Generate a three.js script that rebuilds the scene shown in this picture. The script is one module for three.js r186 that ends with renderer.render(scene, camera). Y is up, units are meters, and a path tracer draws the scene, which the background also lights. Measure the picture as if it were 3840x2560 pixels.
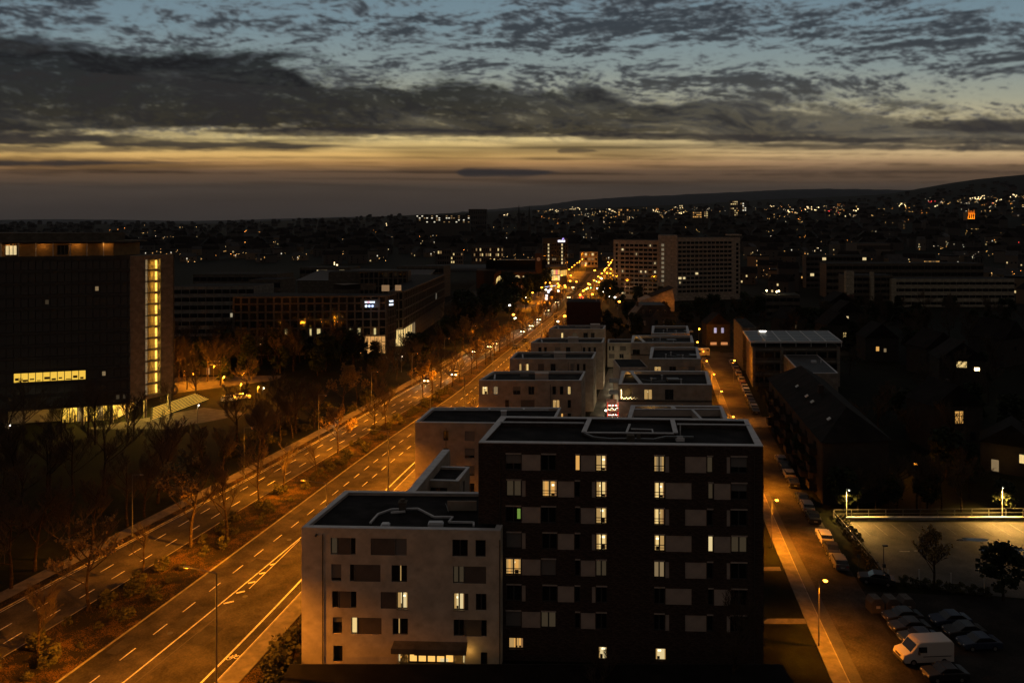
import * as THREE from 'three';
import { mergeGeometries } from 'three/addons/utils/BufferGeometryUtils.js';
import { RectAreaLightUniformsLib } from 'three/addons/lights/RectAreaLightUniformsLib.js';

// ---------------------------------------------------------------- numbers measured in the photograph (3840 x 2560 pixels)
// level camera 48 m above the street, lens shifted down; horizon at row 835, focal length 2773 pixels
const F = 2773, CU = 1920, CV = 835, HC = 48;
const scene = new THREE.Scene();
const camera = new THREE.PerspectiveCamera(2 * Math.atan(1725 / F) * 180 / Math.PI, 3840 / 3450, 0.3, 40000);
camera.position.set(0, HC, 0);
camera.setViewOffset(3840, 3450, 0, 890, 3840, 2560);
const renderer = new THREE.WebGLRenderer({ antialias: true });
renderer.toneMapping = THREE.LinearToneMapping;
renderer.toneMappingExposure = 1;
renderer.shadowMap.enabled = true;
RectAreaLightUniformsLib.init();

// ---------------------------------------------------------------- random numbers and noise
function rng(seed) { let s = seed >>> 0; return () => { s = (s + 0x6D2B79F5) | 0; let t = Math.imul(s ^ (s >>> 15), 1 | s); t = (t + Math.imul(t ^ (t >>> 7), 61 | t)) ^ t; return ((t ^ (t >>> 14)) >>> 0) / 4294967296; }; }
const perm = new Uint8Array(512), gx = new Float32Array(256), gy = new Float32Array(256);
{ const r = rng(11); const p = [...Array(256).keys()]; for (let i = 255; i > 0; i--) { const j = Math.floor(r() * (i + 1)); [p[i], p[j]] = [p[j], p[i]]; }
  for (let i = 0; i < 512; i++) perm[i] = p[i & 255]; for (let i = 0; i < 256; i++) { const a = r() * 6.2831853; gx[i] = Math.cos(a); gy[i] = Math.sin(a); } }
function noise(x, y) {
  const ix = Math.floor(x), iy = Math.floor(y), fx = x - ix, fy = y - iy, X = ix & 255, Y = iy & 255;
  const a = perm[X + perm[Y]], b = perm[X + 1 + perm[Y]], c = perm[X + perm[Y + 1]], d = perm[X + 1 + perm[Y + 1]];
  const u = fx * fx * fx * (fx * (fx * 6 - 15) + 10), v = fy * fy * fy * (fy * (fy * 6 - 15) + 10);
  const n0 = gx[a] * fx + gy[a] * fy, n1 = gx[b] * (fx - 1) + gy[b] * fy, n2 = gx[c] * fx + gy[c] * (fy - 1), n3 = gx[d] * (fx - 1) + gy[d] * (fy - 1);
  return 1.5 * (n0 + u * (n1 - n0) + v * (n2 - n0 + u * (n0 - n1 - n2 + n3)));
}
function fbm(x, y, o) { let s = 0, a = 0.5; for (let i = 0; i < o; i++) { s += a * noise(x, y); x = x * 2.03 + 17.1; y = y * 2.03 - 9.7; a *= 0.5; } return s; }
const ss = THREE.MathUtils.smoothstep, clamp = THREE.MathUtils.clamp, lerp = THREE.MathUtils.lerp;
const toLin = (c) => { c /= 255; return c <= 0.04045 ? c / 12.92 : Math.pow((c + 0.055) / 1.055, 2.4); };
const L3 = (r, g, b) => [toLin(r), toLin(g), toLin(b)];
function ramp(stops, t) { let i = 0; while (i < stops.length - 2 && t > stops[i + 1][0]) i++; const [a, A] = stops[i], [b, B] = stops[i + 1], k = clamp((t - a) / (b - a), 0, 1); return typeof A === 'number' ? A + (B - A) * k : [0, 1, 2].map((c) => A[c] + (B[c] - A[c]) * k); }

// ---------------------------------------------------------------- the dusk sky: glow low in the west, a long dark cloud bank, broken cloud above
const skyStops = [[-4000, L3(96, 84, 74)], [-1200, L3(98, 92, 88)], [-500, L3(98, 106, 112)], [-60, L3(112, 136, 150)], [90, L3(122, 146, 156)], [250, L3(142, 155, 152)], [365, L3(168, 168, 146)], [450, L3(204, 188, 142)], [525, L3(230, 202, 136)], [580, L3(224, 180, 108)], [610, L3(180, 136, 84)], [640, L3(108, 84, 63)], [700, L3(73, 63, 55)], [770, L3(62, 54, 49)], [835, L3(54, 49, 46)]];
const bankMid = [[-6000, -20], [-1300, 110], [0, 306], [800, 338], [1600, 392], [2200, 424], [2900, 455], [3840, 478], [5200, 300], [7500, 0], [14000, -20]];
const bankHalf = [[-6000, 540], [-1300, 380], [0, 180], [800, 146], [1600, 102], [2200, 86], [2900, 72], [3840, 66], [5200, 240], [7500, 520], [14000, 540]];
const bankDark = [[-3000, 0.96], [0, 0.97], [1500, 0.96], [2300, 0.93], [2900, 0.86], [3840, 0.8], [5500, 0.88], [14000, 0.95]];
function skyColor(U, V) {
  const right = ss(U, 1500, 3400) * (1 - ss(U, 4200, 7000));
  let c = ramp(skyStops, V);
  // away from the sunset the glow is paler, then gone
  const away = clamp(Math.abs(U - 1300) / 9000, 0, 1), low = ss(V, 360, 560) * (1 - ss(V, 610, 680));
  const pale = low * (0.30 * right + 0.9 * ss(away, 0.3, 1));
  const grey = (c[0] + c[1] + c[2]) / 3;
  c = [lerp(c[0], grey * 1.0, pale) * (1 - 0.10 * low * right - 0.5 * low * ss(away, 0.3, 0.9)), lerp(c[1], grey * 0.96, pale) * (1 - 0.10 * low * right - 0.5 * low * ss(away, 0.3, 0.9)), lerp(c[2], grey * 0.9, pale) * (1 - 0.10 * low * right - 0.5 * low * ss(away, 0.3, 0.9))];
  // thin streaks inside the glow
  const st = fbm(U * 0.0011 + 3, (V - U * 0.012) * 0.030, 4);
  const stw = ss(V, 420, 540) * (1 - ss(V, 650, 740));
  const st2 = fbm(U * 0.0007 + 40, (V - U * 0.008) * 0.075, 5);
  const k1 = 1 - stw * clamp(0.02 + 0.34 * ss(st, 0.0, 0.30) + 0.34 * ss(st2, 0.02, 0.28), 0, 0.6); c = c.map((x, i) => x * (i === 2 ? k1 * 0.98 + 0.02 : k1));
  const patch = 1 - low * clamp(0.05 - 0.95 * fbm(U * 0.0009 + 7, (V - U * 0.03) * 0.011, 4), 0, 0.5); c = c.map((x) => x * patch);
  // slow mottling of the low haze
  const hz = ss(V, 640, 700); const k2 = 1 + hz * 0.16 * fbm(U * 0.0012, V * 0.014, 3); c = c.map((x) => x * k2);
  // ---- upper broken cloud, combed into rows that fall to the right
  const per = 1 + 0.9 * (1 - ss(V, -200, 330));                                 // rows stand wider apart higher up
  const wx = fbm(U * 0.0016 + 5, V * 0.004 + 2, 3) * 150, wy = fbm(U * 0.002 - 8, V * 0.005 + 31, 3) * 60;
  const Ux = U + wx, Vx = V + wy - 0.10 * U;
  const big = fbm(Ux * 0.0009 / per + 2.3, Vx * 0.0036 / per + 7.7, 4);
  const med = fbm(Ux * 0.0042 / per, Vx * 0.0190 / per + 40, 5);
  const fine = fbm(Ux * 0.0125 / per, Vx * 0.058 / per + 11, 4);
  const tiny = fbm(Ux * 0.030, Vx * 0.105 + 5, 3), puff = Math.abs(fbm(Ux * 0.0085 / per + 60, Vx * 0.034 / per, 4));
  const hole = (u, v, su, sv, w) => w * Math.exp(-(((U - u) / su) ** 2) - (((V - v - 0.06 * (U - u)) / sv) ** 2));
  let cover = 0.245 + big * 0.72 + med * 0.95 + fine * 0.95 + tiny * 0.75 + (0.16 - puff) * 0.9
    - hole(1900, 20, 260, 80, 0.5) - hole(2650, 205, 420, 42, 0.5) - hole(1750, 205, 700, 28, 0.36) - hole(3750, 330, 260, 45, 0.55) - hole(3050, 430, 330, 28, 0.5) - hole(700, 20, 200, 60, 0.22) - hole(420, 150, 420, 26, 0.28) - hole(3100, 260, 300, 40, 0.2)
    + hole(2900, 330, 220, 55, 0.55) + hole(1500, 110, 500, 50, 0.22) + hole(2500, 90, 600, 40, 0.3) + hole(3500, 150, 500, 90, 0.22) + hole(3250, 310, 160, 30, 0.4) + hole(200, 90, 300, 60, 0.1);
  cover += 0.14 * ss(Math.abs(U - 1920), 2400, 5000);
  let a = (0.16 + 0.84 * ss(cover, -0.12, 0.56)) * (1 - ss(V, 470, 560));
  let cc = [0, 1, 2].map((i) => lerp(L3(96, 102, 107)[i], L3(44, 45, 51)[i], ss(cover, 0.05, 0.85)));
  const warm = ss(V, 240, 460) * (1 - ss(Math.abs(U - 1300), 3500, 6500)); cc = [cc[0] * (1 + 0.16 * warm), cc[1] * (1 + 0.04 * warm), cc[2] * (1 - 0.06 * warm)];
  const city = ss(Math.abs(U - 1920), 2600, 6000); cc = [0, 1, 2].map((i) => lerp(cc[i], L3(84, 70, 58)[i], 0.75 * Math.max(city, 1 - ss(V, -1500, -700))));   // cloud over the town takes the colour of its lamps
  a *= 0.90; c = c.map((x, i) => lerp(x, cc[i], a));
  // ---- the long dark bank
  const mid = ramp(bankMid, U), half = ramp(bankHalf, U), dk = ramp(bankDark, U);
  const rough = fbm(U * 0.0030 + 9, V * 0.008, 5), rough2 = fbm(U * 0.0011 - 4, V * 0.003 + 8, 3);
  const up = (mid - half) - V, dn = V - (mid + half);
  const dTop = up + rough * 120 + rough2 * 60 + fine * 50 + tiny * 36, dBot = dn + rough * 30 + fine * 22 + tiny * 14 + fbm(U * 0.0024, V * 0.03 + 3, 4) * 46;
  let b = (1 - ss(dTop, -34, 26)) * (1 - ss(dBot, -12, 16)) * dk;
  const outer = ss(Math.abs(U - 1920), 2400, 4500);       // away from the sunset the bank is lit from below by the town's lamps
  const inside = fbm(Ux * 0.0016, Vx * 0.010 + 60, 5);
  const grainy = 0.9 * fine + 0.8 * tiny;
  b *= 1 - clamp(0.02 + 0.30 * ss(grainy, 0.05, 0.5) + 1.5 * ss(inside, 0.10, 0.48) * ss(U, 2000, 3300) * (1 - ss(U, 5000, 7000)) + 0.10 * ss(inside, 0.16, 0.5), 0, 0.75);
  const bc = [0, 1, 2].map((i) => lerp(L3(lerp(25, 54, outer), lerp(25, 43, outer), lerp(27, 35, outer))[i], L3(70, 69, 68)[i], clamp(0.05 + inside * 0.8 + 0.66 * ss(U, 1900, 3400) * (1 - ss(U, 5000, 7000)), 0, 1)));
  c = c.map((x, i) => lerp(x, bc[i], clamp(b, 0, 1)));
  // ---- separate dark streaks and small clouds low in the glow
  const strip = (u0, u1, v0, slope, h, w, s) => {
    const t = (U - u0) / (u1 - u0), env = ss(t, 0, 0.14) * (1 - ss(t, 0.55, 1.0)); if (env <= 0) return 0;
    const d = Math.abs(V - (v0 + slope * (U - u0))) / (h * env + 0.1) + fbm(U * 0.005 + s, V * 0.05 + s, 4) * w; return (1 - ss(d, 0.45, 1.15)) * Math.min(1, env * 2);
  };
  let s = 0;
  s = Math.max(s, 0.96 * strip(-2600, 1250, 498, 0.008, 42, 1.1, 1), 0.9 * strip(300, 1450, 538, 0.010, 19, 1.1, 7), 0.8 * strip(700, 2300, 488, 0.010, 16, 1.1, 27), 0.9 * strip(-2600, 1280, 622, -0.004, 19, 0.7, 3), 0.6 * strip(-1500, 1000, 574, -0.006, 16, 1.0, 5), 0.92 * strip(1690, 2150, 646, 0.002, 19, 0.5, 9),
    0.8 * strip(2050, 3300, 505, 0.020, 17, 0.9, 13), 0.7 * strip(2750, 4500, 545, 0.010, 13, 0.9, 15), 0.75 * strip(1250, 2350, 498, 0.012, 9, 0.9, 17), 0.62 * strip(2080, 2270, 567, -0.01, 10, 0.7, 19), 0.75 * strip(3300, 5200, 470, 0.004, 26, 0.9, 21), 0.8 * strip(2800, 4600, 520, 0.012, 16, 0.9, 23));
  c = c.map((x, i) => lerp(x, L3(46, 43, 44)[i], s));
  return c;
}
function skyTexture() {
  const W = 4096, H = 2048, data = new Float32Array(W * H * 4), flat = L3(48, 45, 44);
  const at = (a, e) => {
    const A = Math.abs(a), g = A < 0.75 ? Math.tan(A) : Math.tan(0.75) + (A - 0.75) * 1.868, U = CU + F * Math.sign(a) * g;
    let V = CV - F * Math.tan(Math.min(e, 1.45)) / Math.cos(Math.min(A, 0.75)); if (V < -400) V = -400 - 700 * Math.log(1 + (-400 - V) / 700);
    return [U, V];
  };
  for (let r = 0; r < H; r++) {
    const e = ((r + 0.5) / H - 0.5) * Math.PI, step = e > 0.7 ? 4 : 1;
    for (let q = 0; q < W; q += step) {
      let c = flat;
      if (e > -0.004) {
        const z = ((q + 0.5) / W) * 2 * Math.PI - Math.PI; let a = z + Math.PI / 2; if (a > Math.PI) a -= 2 * Math.PI;
        const [U, V] = at(a, Math.max(e, 0)); c = skyColor(U, V);
        const m = ss(Math.abs(a), 2.3, 3.1); if (m > 0 && a < 0) { const [U2] = at(-a, Math.max(e, 0)), d = skyColor(U2, V); c = c.map((x, i) => lerp(x, d[i], m)); }
      }
      for (let k = 0; k < step; k++) { const o = (r * W + q + k) * 4; data[o] = c[0]; data[o + 1] = c[1]; data[o + 2] = c[2]; data[o + 3] = 1; }
    }
  }
  const t = new THREE.DataTexture(data, W, H, THREE.RGBAFormat, THREE.FloatType);
  t.mapping = THREE.EquirectangularReflectionMapping; t.magFilter = THREE.LinearFilter; t.minFilter = THREE.LinearFilter; t.needsUpdate = true; return t;
}
scene.background = skyTexture(); scene.environment = scene.background;
// the sun has set; only a last trace of soft warm light comes from the glow
const sun = new THREE.DirectionalLight(new THREE.Color(1, 0.72, 0.45), 0.03);
sun.position.set(-120, 60, -600); sun.target.position.set(0, 0, -150); sun.castShadow = true; sun.shadow.radius = 24;
Object.assign(sun.shadow.camera, { left: -400, right: 400, top: 300, bottom: -300, near: 1, far: 1600 });
scene.add(sun, sun.target);
// ---------------------------------------------------------------- helpers
const used = new Map();
function numbered(name) { const n = used.get(name) || 0; used.set(name, n + 1); return n ? name + '_' + String(n).padStart(3, '0') : name; }
function tag(o, label, category, group) { o.userData.label = label; o.userData.category = category; if (group) o.userData.group = group; return o; }
function thing(name, label, category, [x, y, z] = [0, 0, 0], turn = 0, group) {
  const o = new THREE.Group(); o.name = numbered(name); o.position.set(x, y, z); o.rotation.y = turn; scene.add(o); return tag(o, label, category, group);
}
function part(parent, name, geo, mat, [x, y, z] = [0, 0, 0], turn = 0) {
  const m = new THREE.Mesh(geo, mat); m.name = name; m.position.set(x, y, z); m.rotation.y = turn; parent.add(m); return m;
}
function structure(name, geo, mat, pos) { const m = part(scene, numbered(name), geo, mat, pos); m.userData.kind = 'structure'; return m; }
function stuff(o, label) { o.userData.kind = 'stuff'; if (label) o.userData.label = label; return o; }
function dup(root, [x, y, z], turn = 0, scale = 1, label, group) {
  const r = root.clone(); r.name = numbered(root.userData.base || root.name.replace(/_\d{3}$/, '')); r.userData = { ...root.userData }; r.position.set(x, y, z); r.rotation.y = turn; r.scale.setScalar(scale); scene.add(r);
  if (label) r.userData.label = label; if (group) r.userData.group = group; return r;
}
// pixel row and column of the photograph -> a point of the street level, as [x, depth]; and x at a known depth
const gp = (u, v) => { const Z = HC * F / (v - CV); return [(u - CU) / F * Z, Z]; };
const xAt = (u, Z) => (u - CU) / F * Z, yAt = (v, Z) => HC - (v - CV) / F * Z;

// uv in metres, projected along the main axis of each face
function uvm(g) {
  g = g.index ? g.toNonIndexed() : g; const p = g.attributes.position, uv = new Float32Array(p.count * 2); if (!g.attributes.normal) g.computeVertexNormals(); const n = g.attributes.normal;
  for (let i = 0; i < p.count; i++) {
    const ax = Math.abs(n.getX(i)), ay = Math.abs(n.getY(i)), az = Math.abs(n.getZ(i)), x = p.getX(i), y = p.getY(i), z = p.getZ(i);
    uv[2 * i] = ay > ax && ay > az ? x : ax > az ? z : x; uv[2 * i + 1] = ay > ax && ay > az ? z : y;
  }
  g.setAttribute('uv', new THREE.BufferAttribute(uv, 2)); return g;
}
const boxCache = new Map();
function box(w, h, d, x = 0, y = 0, z = 0) {          // centred on x and z, standing on y
  const key = [w, h, d, x, y, z].map((v) => v.toFixed(3)).join(); let g = boxCache.get(key);
  if (!g) { g = uvm(new THREE.BoxGeometry(w, h, d).translate(x, y + h / 2, z)); boxCache.set(key, g); } return g;
}
const merge = (list) => mergeGeometries(list.map((g) => { const h = g.index ? g.toNonIndexed() : g.clone(); for (const k of Object.keys(h.attributes)) if (!['position', 'normal', 'uv'].includes(k)) h.deleteAttribute(k); if (!h.attributes.uv) uvm(h); return h; }));
function bar(a, b, w, h = w) {                          // square bar between two points
  const A = new THREE.Vector3(...a), B = new THREE.Vector3(...b), d = B.clone().sub(A), L = d.length(), g = new THREE.BoxGeometry(w, h, L).translate(0, 0, L / 2);
  const m = new THREE.Matrix4().lookAt(B, A, Math.abs(d.y) > 0.99 * L ? new THREE.Vector3(1, 0, 0) : new THREE.Vector3(0, 1, 0)); m.setPosition(A); return uvm(g.applyMatrix4(m));
}
function rod(a, b, r0, r1 = r0, n = 8) { const A = new THREE.Vector3(...a), B = new THREE.Vector3(...b), d = B.clone().sub(A), L = d.length(); const g = new THREE.CylinderGeometry(r1, r0, L, n, 1).translate(0, L / 2, 0); g.applyQuaternion(new THREE.Quaternion().setFromUnitVectors(new THREE.Vector3(0, 1, 0), d.normalize())); return g.translate(...a); }
function prism(foot, h, y = 0) {                        // foot: [x, z] pairs, counter-clockwise seen from above
  const s = new THREE.Shape(foot.map(([x, z]) => new THREE.Vector2(x, -z))); return uvm(new THREE.ExtrudeGeometry(s, { depth: h, bevelEnabled: false }).rotateX(-Math.PI / 2).translate(0, y, 0));
}

// ---------------------------------------------------------------- procedural textures
function tile(period, x, y, o, s = 0) {                 // noise that repeats after `period` cells
  let v = 0, a = 0.5, p = period; const h = (i, j, P) => perm[(((i % P) + P) % P + perm[(((j % P) + P) % P + s) & 255]) & 511] / 255;
  for (let k = 0; k < o; k++) { const ix = Math.floor(x), iy = Math.floor(y), fx = x - ix, fy = y - iy, u = fx * fx * (3 - 2 * fx), w = fy * fy * (3 - 2 * fy);
    v += a * (lerp(lerp(h(ix, iy, p), h(ix + 1, iy, p), u), lerp(h(ix, iy + 1, p), h(ix + 1, iy + 1, p), u), w) * 2 - 1); x *= 2; y *= 2; p *= 2; a *= 0.55; }
  return v;
}
function tex(n, metres, fn, srgb = true) {              // fn(u, v in 0..1) -> [r, g, b] in 0..255
  const d = new Uint8Array(n * n * 4); for (let j = 0; j < n; j++) for (let i = 0; i < n; i++) { const c = fn(i / n, j / n), o = (j * n + i) * 4; d[o] = clamp(c[0], 0, 255); d[o + 1] = clamp(c[1], 0, 255); d[o + 2] = clamp(c[2], 0, 255); d[o + 3] = 255; }
  const t = new THREE.DataTexture(d, n, n); t.wrapS = t.wrapT = THREE.RepeatWrapping; t.magFilter = THREE.LinearFilter; t.minFilter = THREE.LinearMipmapLinearFilter; t.generateMipmaps = true; if (srgb) t.colorSpace = THREE.SRGBColorSpace; t.repeat.set(1 / metres, 1 / metres); t.needsUpdate = true; return t;
}
const grain = (n, metres, cells, lo, hi, s = 0, o = 5) => tex(n, metres, (u, v) => { const k = clamp(0.5 + tile(cells, u * cells, v * cells, o, s) * 0.6, 0, 1); return [0, 1, 2].map((i) => lerp(lo[i], hi[i], k)); });
const T = {
  stucco: grain(256, 6, 8, [205, 203, 200], [250, 249, 247], 3), asphalt: tex(512, 18, (u, v) => { const a = tile(6, u * 6, v * 6, 5, 1), f = tile(128, u * 128, v * 128, 2, 7), k = 165 + a * 95 + f * 42; return [k, k * 0.985, k * 0.97]; }),
  worn: tex(512, 7, (u, v) => { const a = tile(10, u * 10, v * 10, 4, 9), f = tile(90, u * 90, v * 90, 2, 3), k = 190 + a * 40 + f * 60; return [k, k, k]; }),
  litter: tex(512, 9, (u, v) => { const a = tile(7, u * 7, v * 7, 4, 21), f = tile(110, u * 110, v * 110, 2, 4), g = ss(f + a * 0.7, -0.05, 0.4); return [lerp(62, 186, g), lerp(56, 146, g), lerp(36, 84, g)]; }),
  grass: tex(512, 11, (u, v) => { const a = tile(6, u * 6, v * 6, 5, 31), f = tile(120, u * 120, v * 120, 2, 8), k = 120 + a * 90 + f * 50; return [k * 0.86, k, k * 0.5]; }),
  roof: grain(256, 8, 6, [120, 120, 124], [250, 250, 250], 13), bark: grain(128, 1.5, 6, [110, 100, 92], [240, 230, 220], 15), concrete: grain(256, 5, 7, [170, 168, 164], [248, 246, 242], 17), metal: grain(128, 4, 5, [205, 207, 210], [250, 250, 250], 19),
  brick: tex(512, 2, (u, v) => { const row = Math.floor(v * 26), x = u * 8 + (row % 2) * 0.5, fx = x - Math.floor(x), fy = v * 26 - row, id = perm[(Math.floor(x) % 8) * 31 + row & 255] / 255, j = fx < 0.05 || fy < 0.14; const k = 150 + id * 90 + tile(64, u * 64, v * 64, 2, 5) * 40; return j ? [190, 184, 176] : [k, k * 0.93, k * 0.90]; }),
};
function mat(name, r, g, b, rough = 0.85, extra = {}) { const m = new THREE.MeshPhysicalMaterial({ roughness: rough, specularIntensity: rough > 0.8 ? 0.25 : 1, ...extra }); m.color.setRGB(r, g, b); m.name = name; return m; }
function glow(name, r, g, b, k = 1) { const m = new THREE.MeshStandardMaterial({ roughness: 0.6 }); m.color.setRGB(0.06, 0.06, 0.06); m.emissive.setRGB(r, g, b); m.emissiveIntensity = k; m.name = name; return m; }
const M = {
  white: mat('white render', 0.66, 0.60, 0.51, 0.92, { map: T.stucco }), beige: mat('beige render', 0.42, 0.36, 0.30, 0.92, { map: T.stucco }), brick: mat('dark brown brick', 0.098, 0.080, 0.073, 0.9, { map: T.brick }),
  panel: mat('taupe facade panel', 0.56, 0.47, 0.40, 0.7, { map: T.metal }), brownPanel: mat('brown shutter panel', 0.135, 0.112, 0.098, 0.75, { map: T.metal }), shutter: mat('grey shutter slats', 0.16, 0.155, 0.15, 0.6), frame: mat('dark window frame', 0.045, 0.043, 0.042, 0.5), frameLight: mat('pale window frame', 0.5, 0.48, 0.44, 0.5),
  glass: mat('dark window glass', 0.012, 0.013, 0.014, 0.07), cap: mat('zinc parapet cap', 0.62, 0.63, 0.65, 0.5, { map: T.metal }), roof: mat('bitumen roof', 0.034, 0.033, 0.034, 0.95, { map: T.roof }), gravel: mat('green roof', 0.05, 0.052, 0.048, 1, { map: T.roof }),
  asphalt: mat('asphalt', 0.080, 0.073, 0.060, 0.85, { map: T.asphalt, bumpMap: T.worn, bumpScale: 0.01 }), pave: mat('paving', 0.15, 0.14, 0.13, 0.9, { map: T.concrete }), paint: mat('road paint', 0.72, 0.72, 0.70, 0.7, { map: T.worn }), seam: mat('tar seam', 0.03, 0.03, 0.03, 0.7), kerb: mat('kerb stone', 0.25, 0.24, 0.23, 0.85, { map: T.concrete }),
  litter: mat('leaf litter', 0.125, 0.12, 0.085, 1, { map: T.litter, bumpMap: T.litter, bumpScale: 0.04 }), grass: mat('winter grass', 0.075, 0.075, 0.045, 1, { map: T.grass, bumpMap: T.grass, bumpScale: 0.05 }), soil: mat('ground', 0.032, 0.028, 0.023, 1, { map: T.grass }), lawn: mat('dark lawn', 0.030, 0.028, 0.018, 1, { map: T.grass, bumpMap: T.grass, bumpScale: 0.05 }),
  terrace: mat('sooty render', 0.055, 0.046, 0.040, 0.95, { map: T.stucco }), concrete: mat('concrete', 0.30, 0.285, 0.26, 0.9, { map: T.concrete }), darkConcrete: mat('weathered concrete', 0.15, 0.135, 0.115, 0.9, { map: T.concrete }), steel: mat('grey steel', 0.16, 0.16, 0.16, 0.5, { metalness: 0.6 }), pole: mat('lamp post paint', 0.10, 0.10, 0.095, 0.55), whitePole: mat('galvanised post', 0.5, 0.5, 0.48, 0.5),  // terrace: low light of its surroundings is put into the dark render colour
  bark: mat('bark', 0.085, 0.068, 0.052, 0.95, { map: T.bark }), twig: mat('twigs', 0.075, 0.058, 0.042, 0.95), dry: mat('dry leaves', 0.20, 0.14, 0.055, 0.9, { side: THREE.DoubleSide }), evergreen: mat('evergreen leaves', 0.022, 0.030, 0.016, 0.9, { side: THREE.DoubleSide }), shrub: mat('shrub leaves', 0.045, 0.045, 0.022, 0.9, { side: THREE.DoubleSide }),
  tile: mat('dark roof tiles', 0.020, 0.017, 0.016, 0.9, { map: T.roof }), metalRoof: mat('standing seam roof', 0.20, 0.205, 0.21, 0.7, { map: T.metal }), slate: mat('slate roof', 0.04, 0.042, 0.046, 0.75, { map: T.roof }), farWall: mat('far house wall', 0.13, 0.115, 0.10, 0.95), farWall2: mat('far house wall grey', 0.075, 0.07, 0.066, 0.95), wood: mat('weathered wood', 0.12, 0.085, 0.055, 0.85),
  tyre: mat('tyre', 0.018, 0.018, 0.018, 0.9), rim: mat('rim', 0.4, 0.4, 0.4, 0.35, { metalness: 0.8 }), carGlass: mat('car glass', 0.01, 0.011, 0.012, 0.05), lens: mat('lamp lens off', 0.55, 0.55, 0.52, 0.15),
  lit: glow('lit room', 1.0, 0.70, 0.27, 0.86), litPale: glow('pale lit room', 1.0, 0.77, 0.38, 0.74), orange: glow('amber lit room', 1.0, 0.50, 0.12, 0.72), dim: glow('dim lit room', 1.0, 0.72, 0.4, 0.035), dim2: glow('dimly lit room', 1, 0.7, 0.35, 0.20), curtain: glow('backlit curtain', 1.0, 0.60, 0.20, 0.42), curtain2: glow('thick backlit curtain', 1.0, 0.52, 0.2, 0.22), roomLamp: glow('room lamp', 1, 0.85, 0.5, 2.2), green: glow('green lit room', 0.35, 0.6, 0.10, 0.4),
  office: glow('lit office', 1, 0.60, 0.07, 0.9), cool: glow('cool white light', 0.95, 0.98, 1.0, 1.0), sodium: glow('sodium lamp', 1, 0.32, 0.03, 11), warmLamp: glow('warm lamp', 1, 0.72, 0.32, 14), whiteLamp: glow('white lamp', 1, 0.93, 0.78, 12), tail: glow('tail light', 1, 0.05, 0.02, 5), head: glow('headlight', 1, 0.76, 0.42, 16),
};
const SODIUM = new THREE.Color(1, 0.285, 0.008), WARM = new THREE.Color(1, 0.52, 0.11), LED = new THREE.Color(1, 0.80, 0.46);
function spot([x, y, z], color, cd, angle = 1.2, to = [x, 0, z], pen = 0.6, r = 6) { const l = new THREE.SpotLight(color, cd, 0, angle, pen, 2); l.position.set(x, y, z); l.target.position.set(...to); l.castShadow = true; l.shadow.radius = r; l.name = numbered('lamp_light'); scene.add(l, l.target); return l; }
function point([x, y, z], color, cd, r = 8) { const l = new THREE.PointLight(color, cd, 0, 2); l.position.set(x, y, z); l.castShadow = true; l.shadow.radius = r; l.name = numbered('lamp_light'); scene.add(l); return l; }
function area([x, y, z], turn, w, h, color, k, pitch = 0) { const l = new THREE.RectAreaLight(color, k, w, h); l.position.set(x, y, z); l.rotation.set(pitch, turn + Math.PI, 0, 'YXZ'); l.name = numbered('panel_light'); scene.add(l); return l; }

// ---------------------------------------------------------------- buildings on a four-cornered footprint: [[x, depth] front left, front right, back right, back left]
// walls are real plates with openings; a window is frame > pane (> curtain), a facade panel fills an opening
const paneMat = { dark: M.glass, lit: M.lit, pale: M.litPale, orange: M.orange, dim: M.dim, dim2: M.dim2, green: M.green, office: M.office, cool: M.cool };
const winCache = new Map();
function windowFrame(w, h, t = 0.07, bars = null) {
  const key = w.toFixed(2) + h.toFixed(2) + t + (bars ?? ''); if (winCache.has(key)) return winCache.get(key);
  const d = 0.09, g = [box(w, t, d, 0, 0, 0), box(w, t, d, 0, h - t, 0), box(t, h - 2 * t, d, -w / 2 + t / 2, t, 0), box(t, h - 2 * t, d, w / 2 - t / 2, t, 0)];
  const n = bars ?? (w > 1.15 ? 1 : 0); for (let i = 1; i <= n; i++) g.push(box(t * 1.7, h - 2 * t, d, -w / 2 + (w * i) / (n + 1), t, 0));
  const m = merge(g); winCache.set(key, m); return m;
}
function onWall(b, A, B, s, t, d) { const L = Math.hypot(B[0] - A[0], B[1] - A[1]), ex = (B[0] - A[0]) / L, eZ = (B[1] - A[1]) / L; return [A[0] + ex * s - b.ox + eZ * d, t, -(A[1] + eZ * s) + b.oZ + ex * d]; }
const wallTurn = (A, B) => Math.atan2(B[1] - A[1], B[0] - A[0]);
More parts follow.
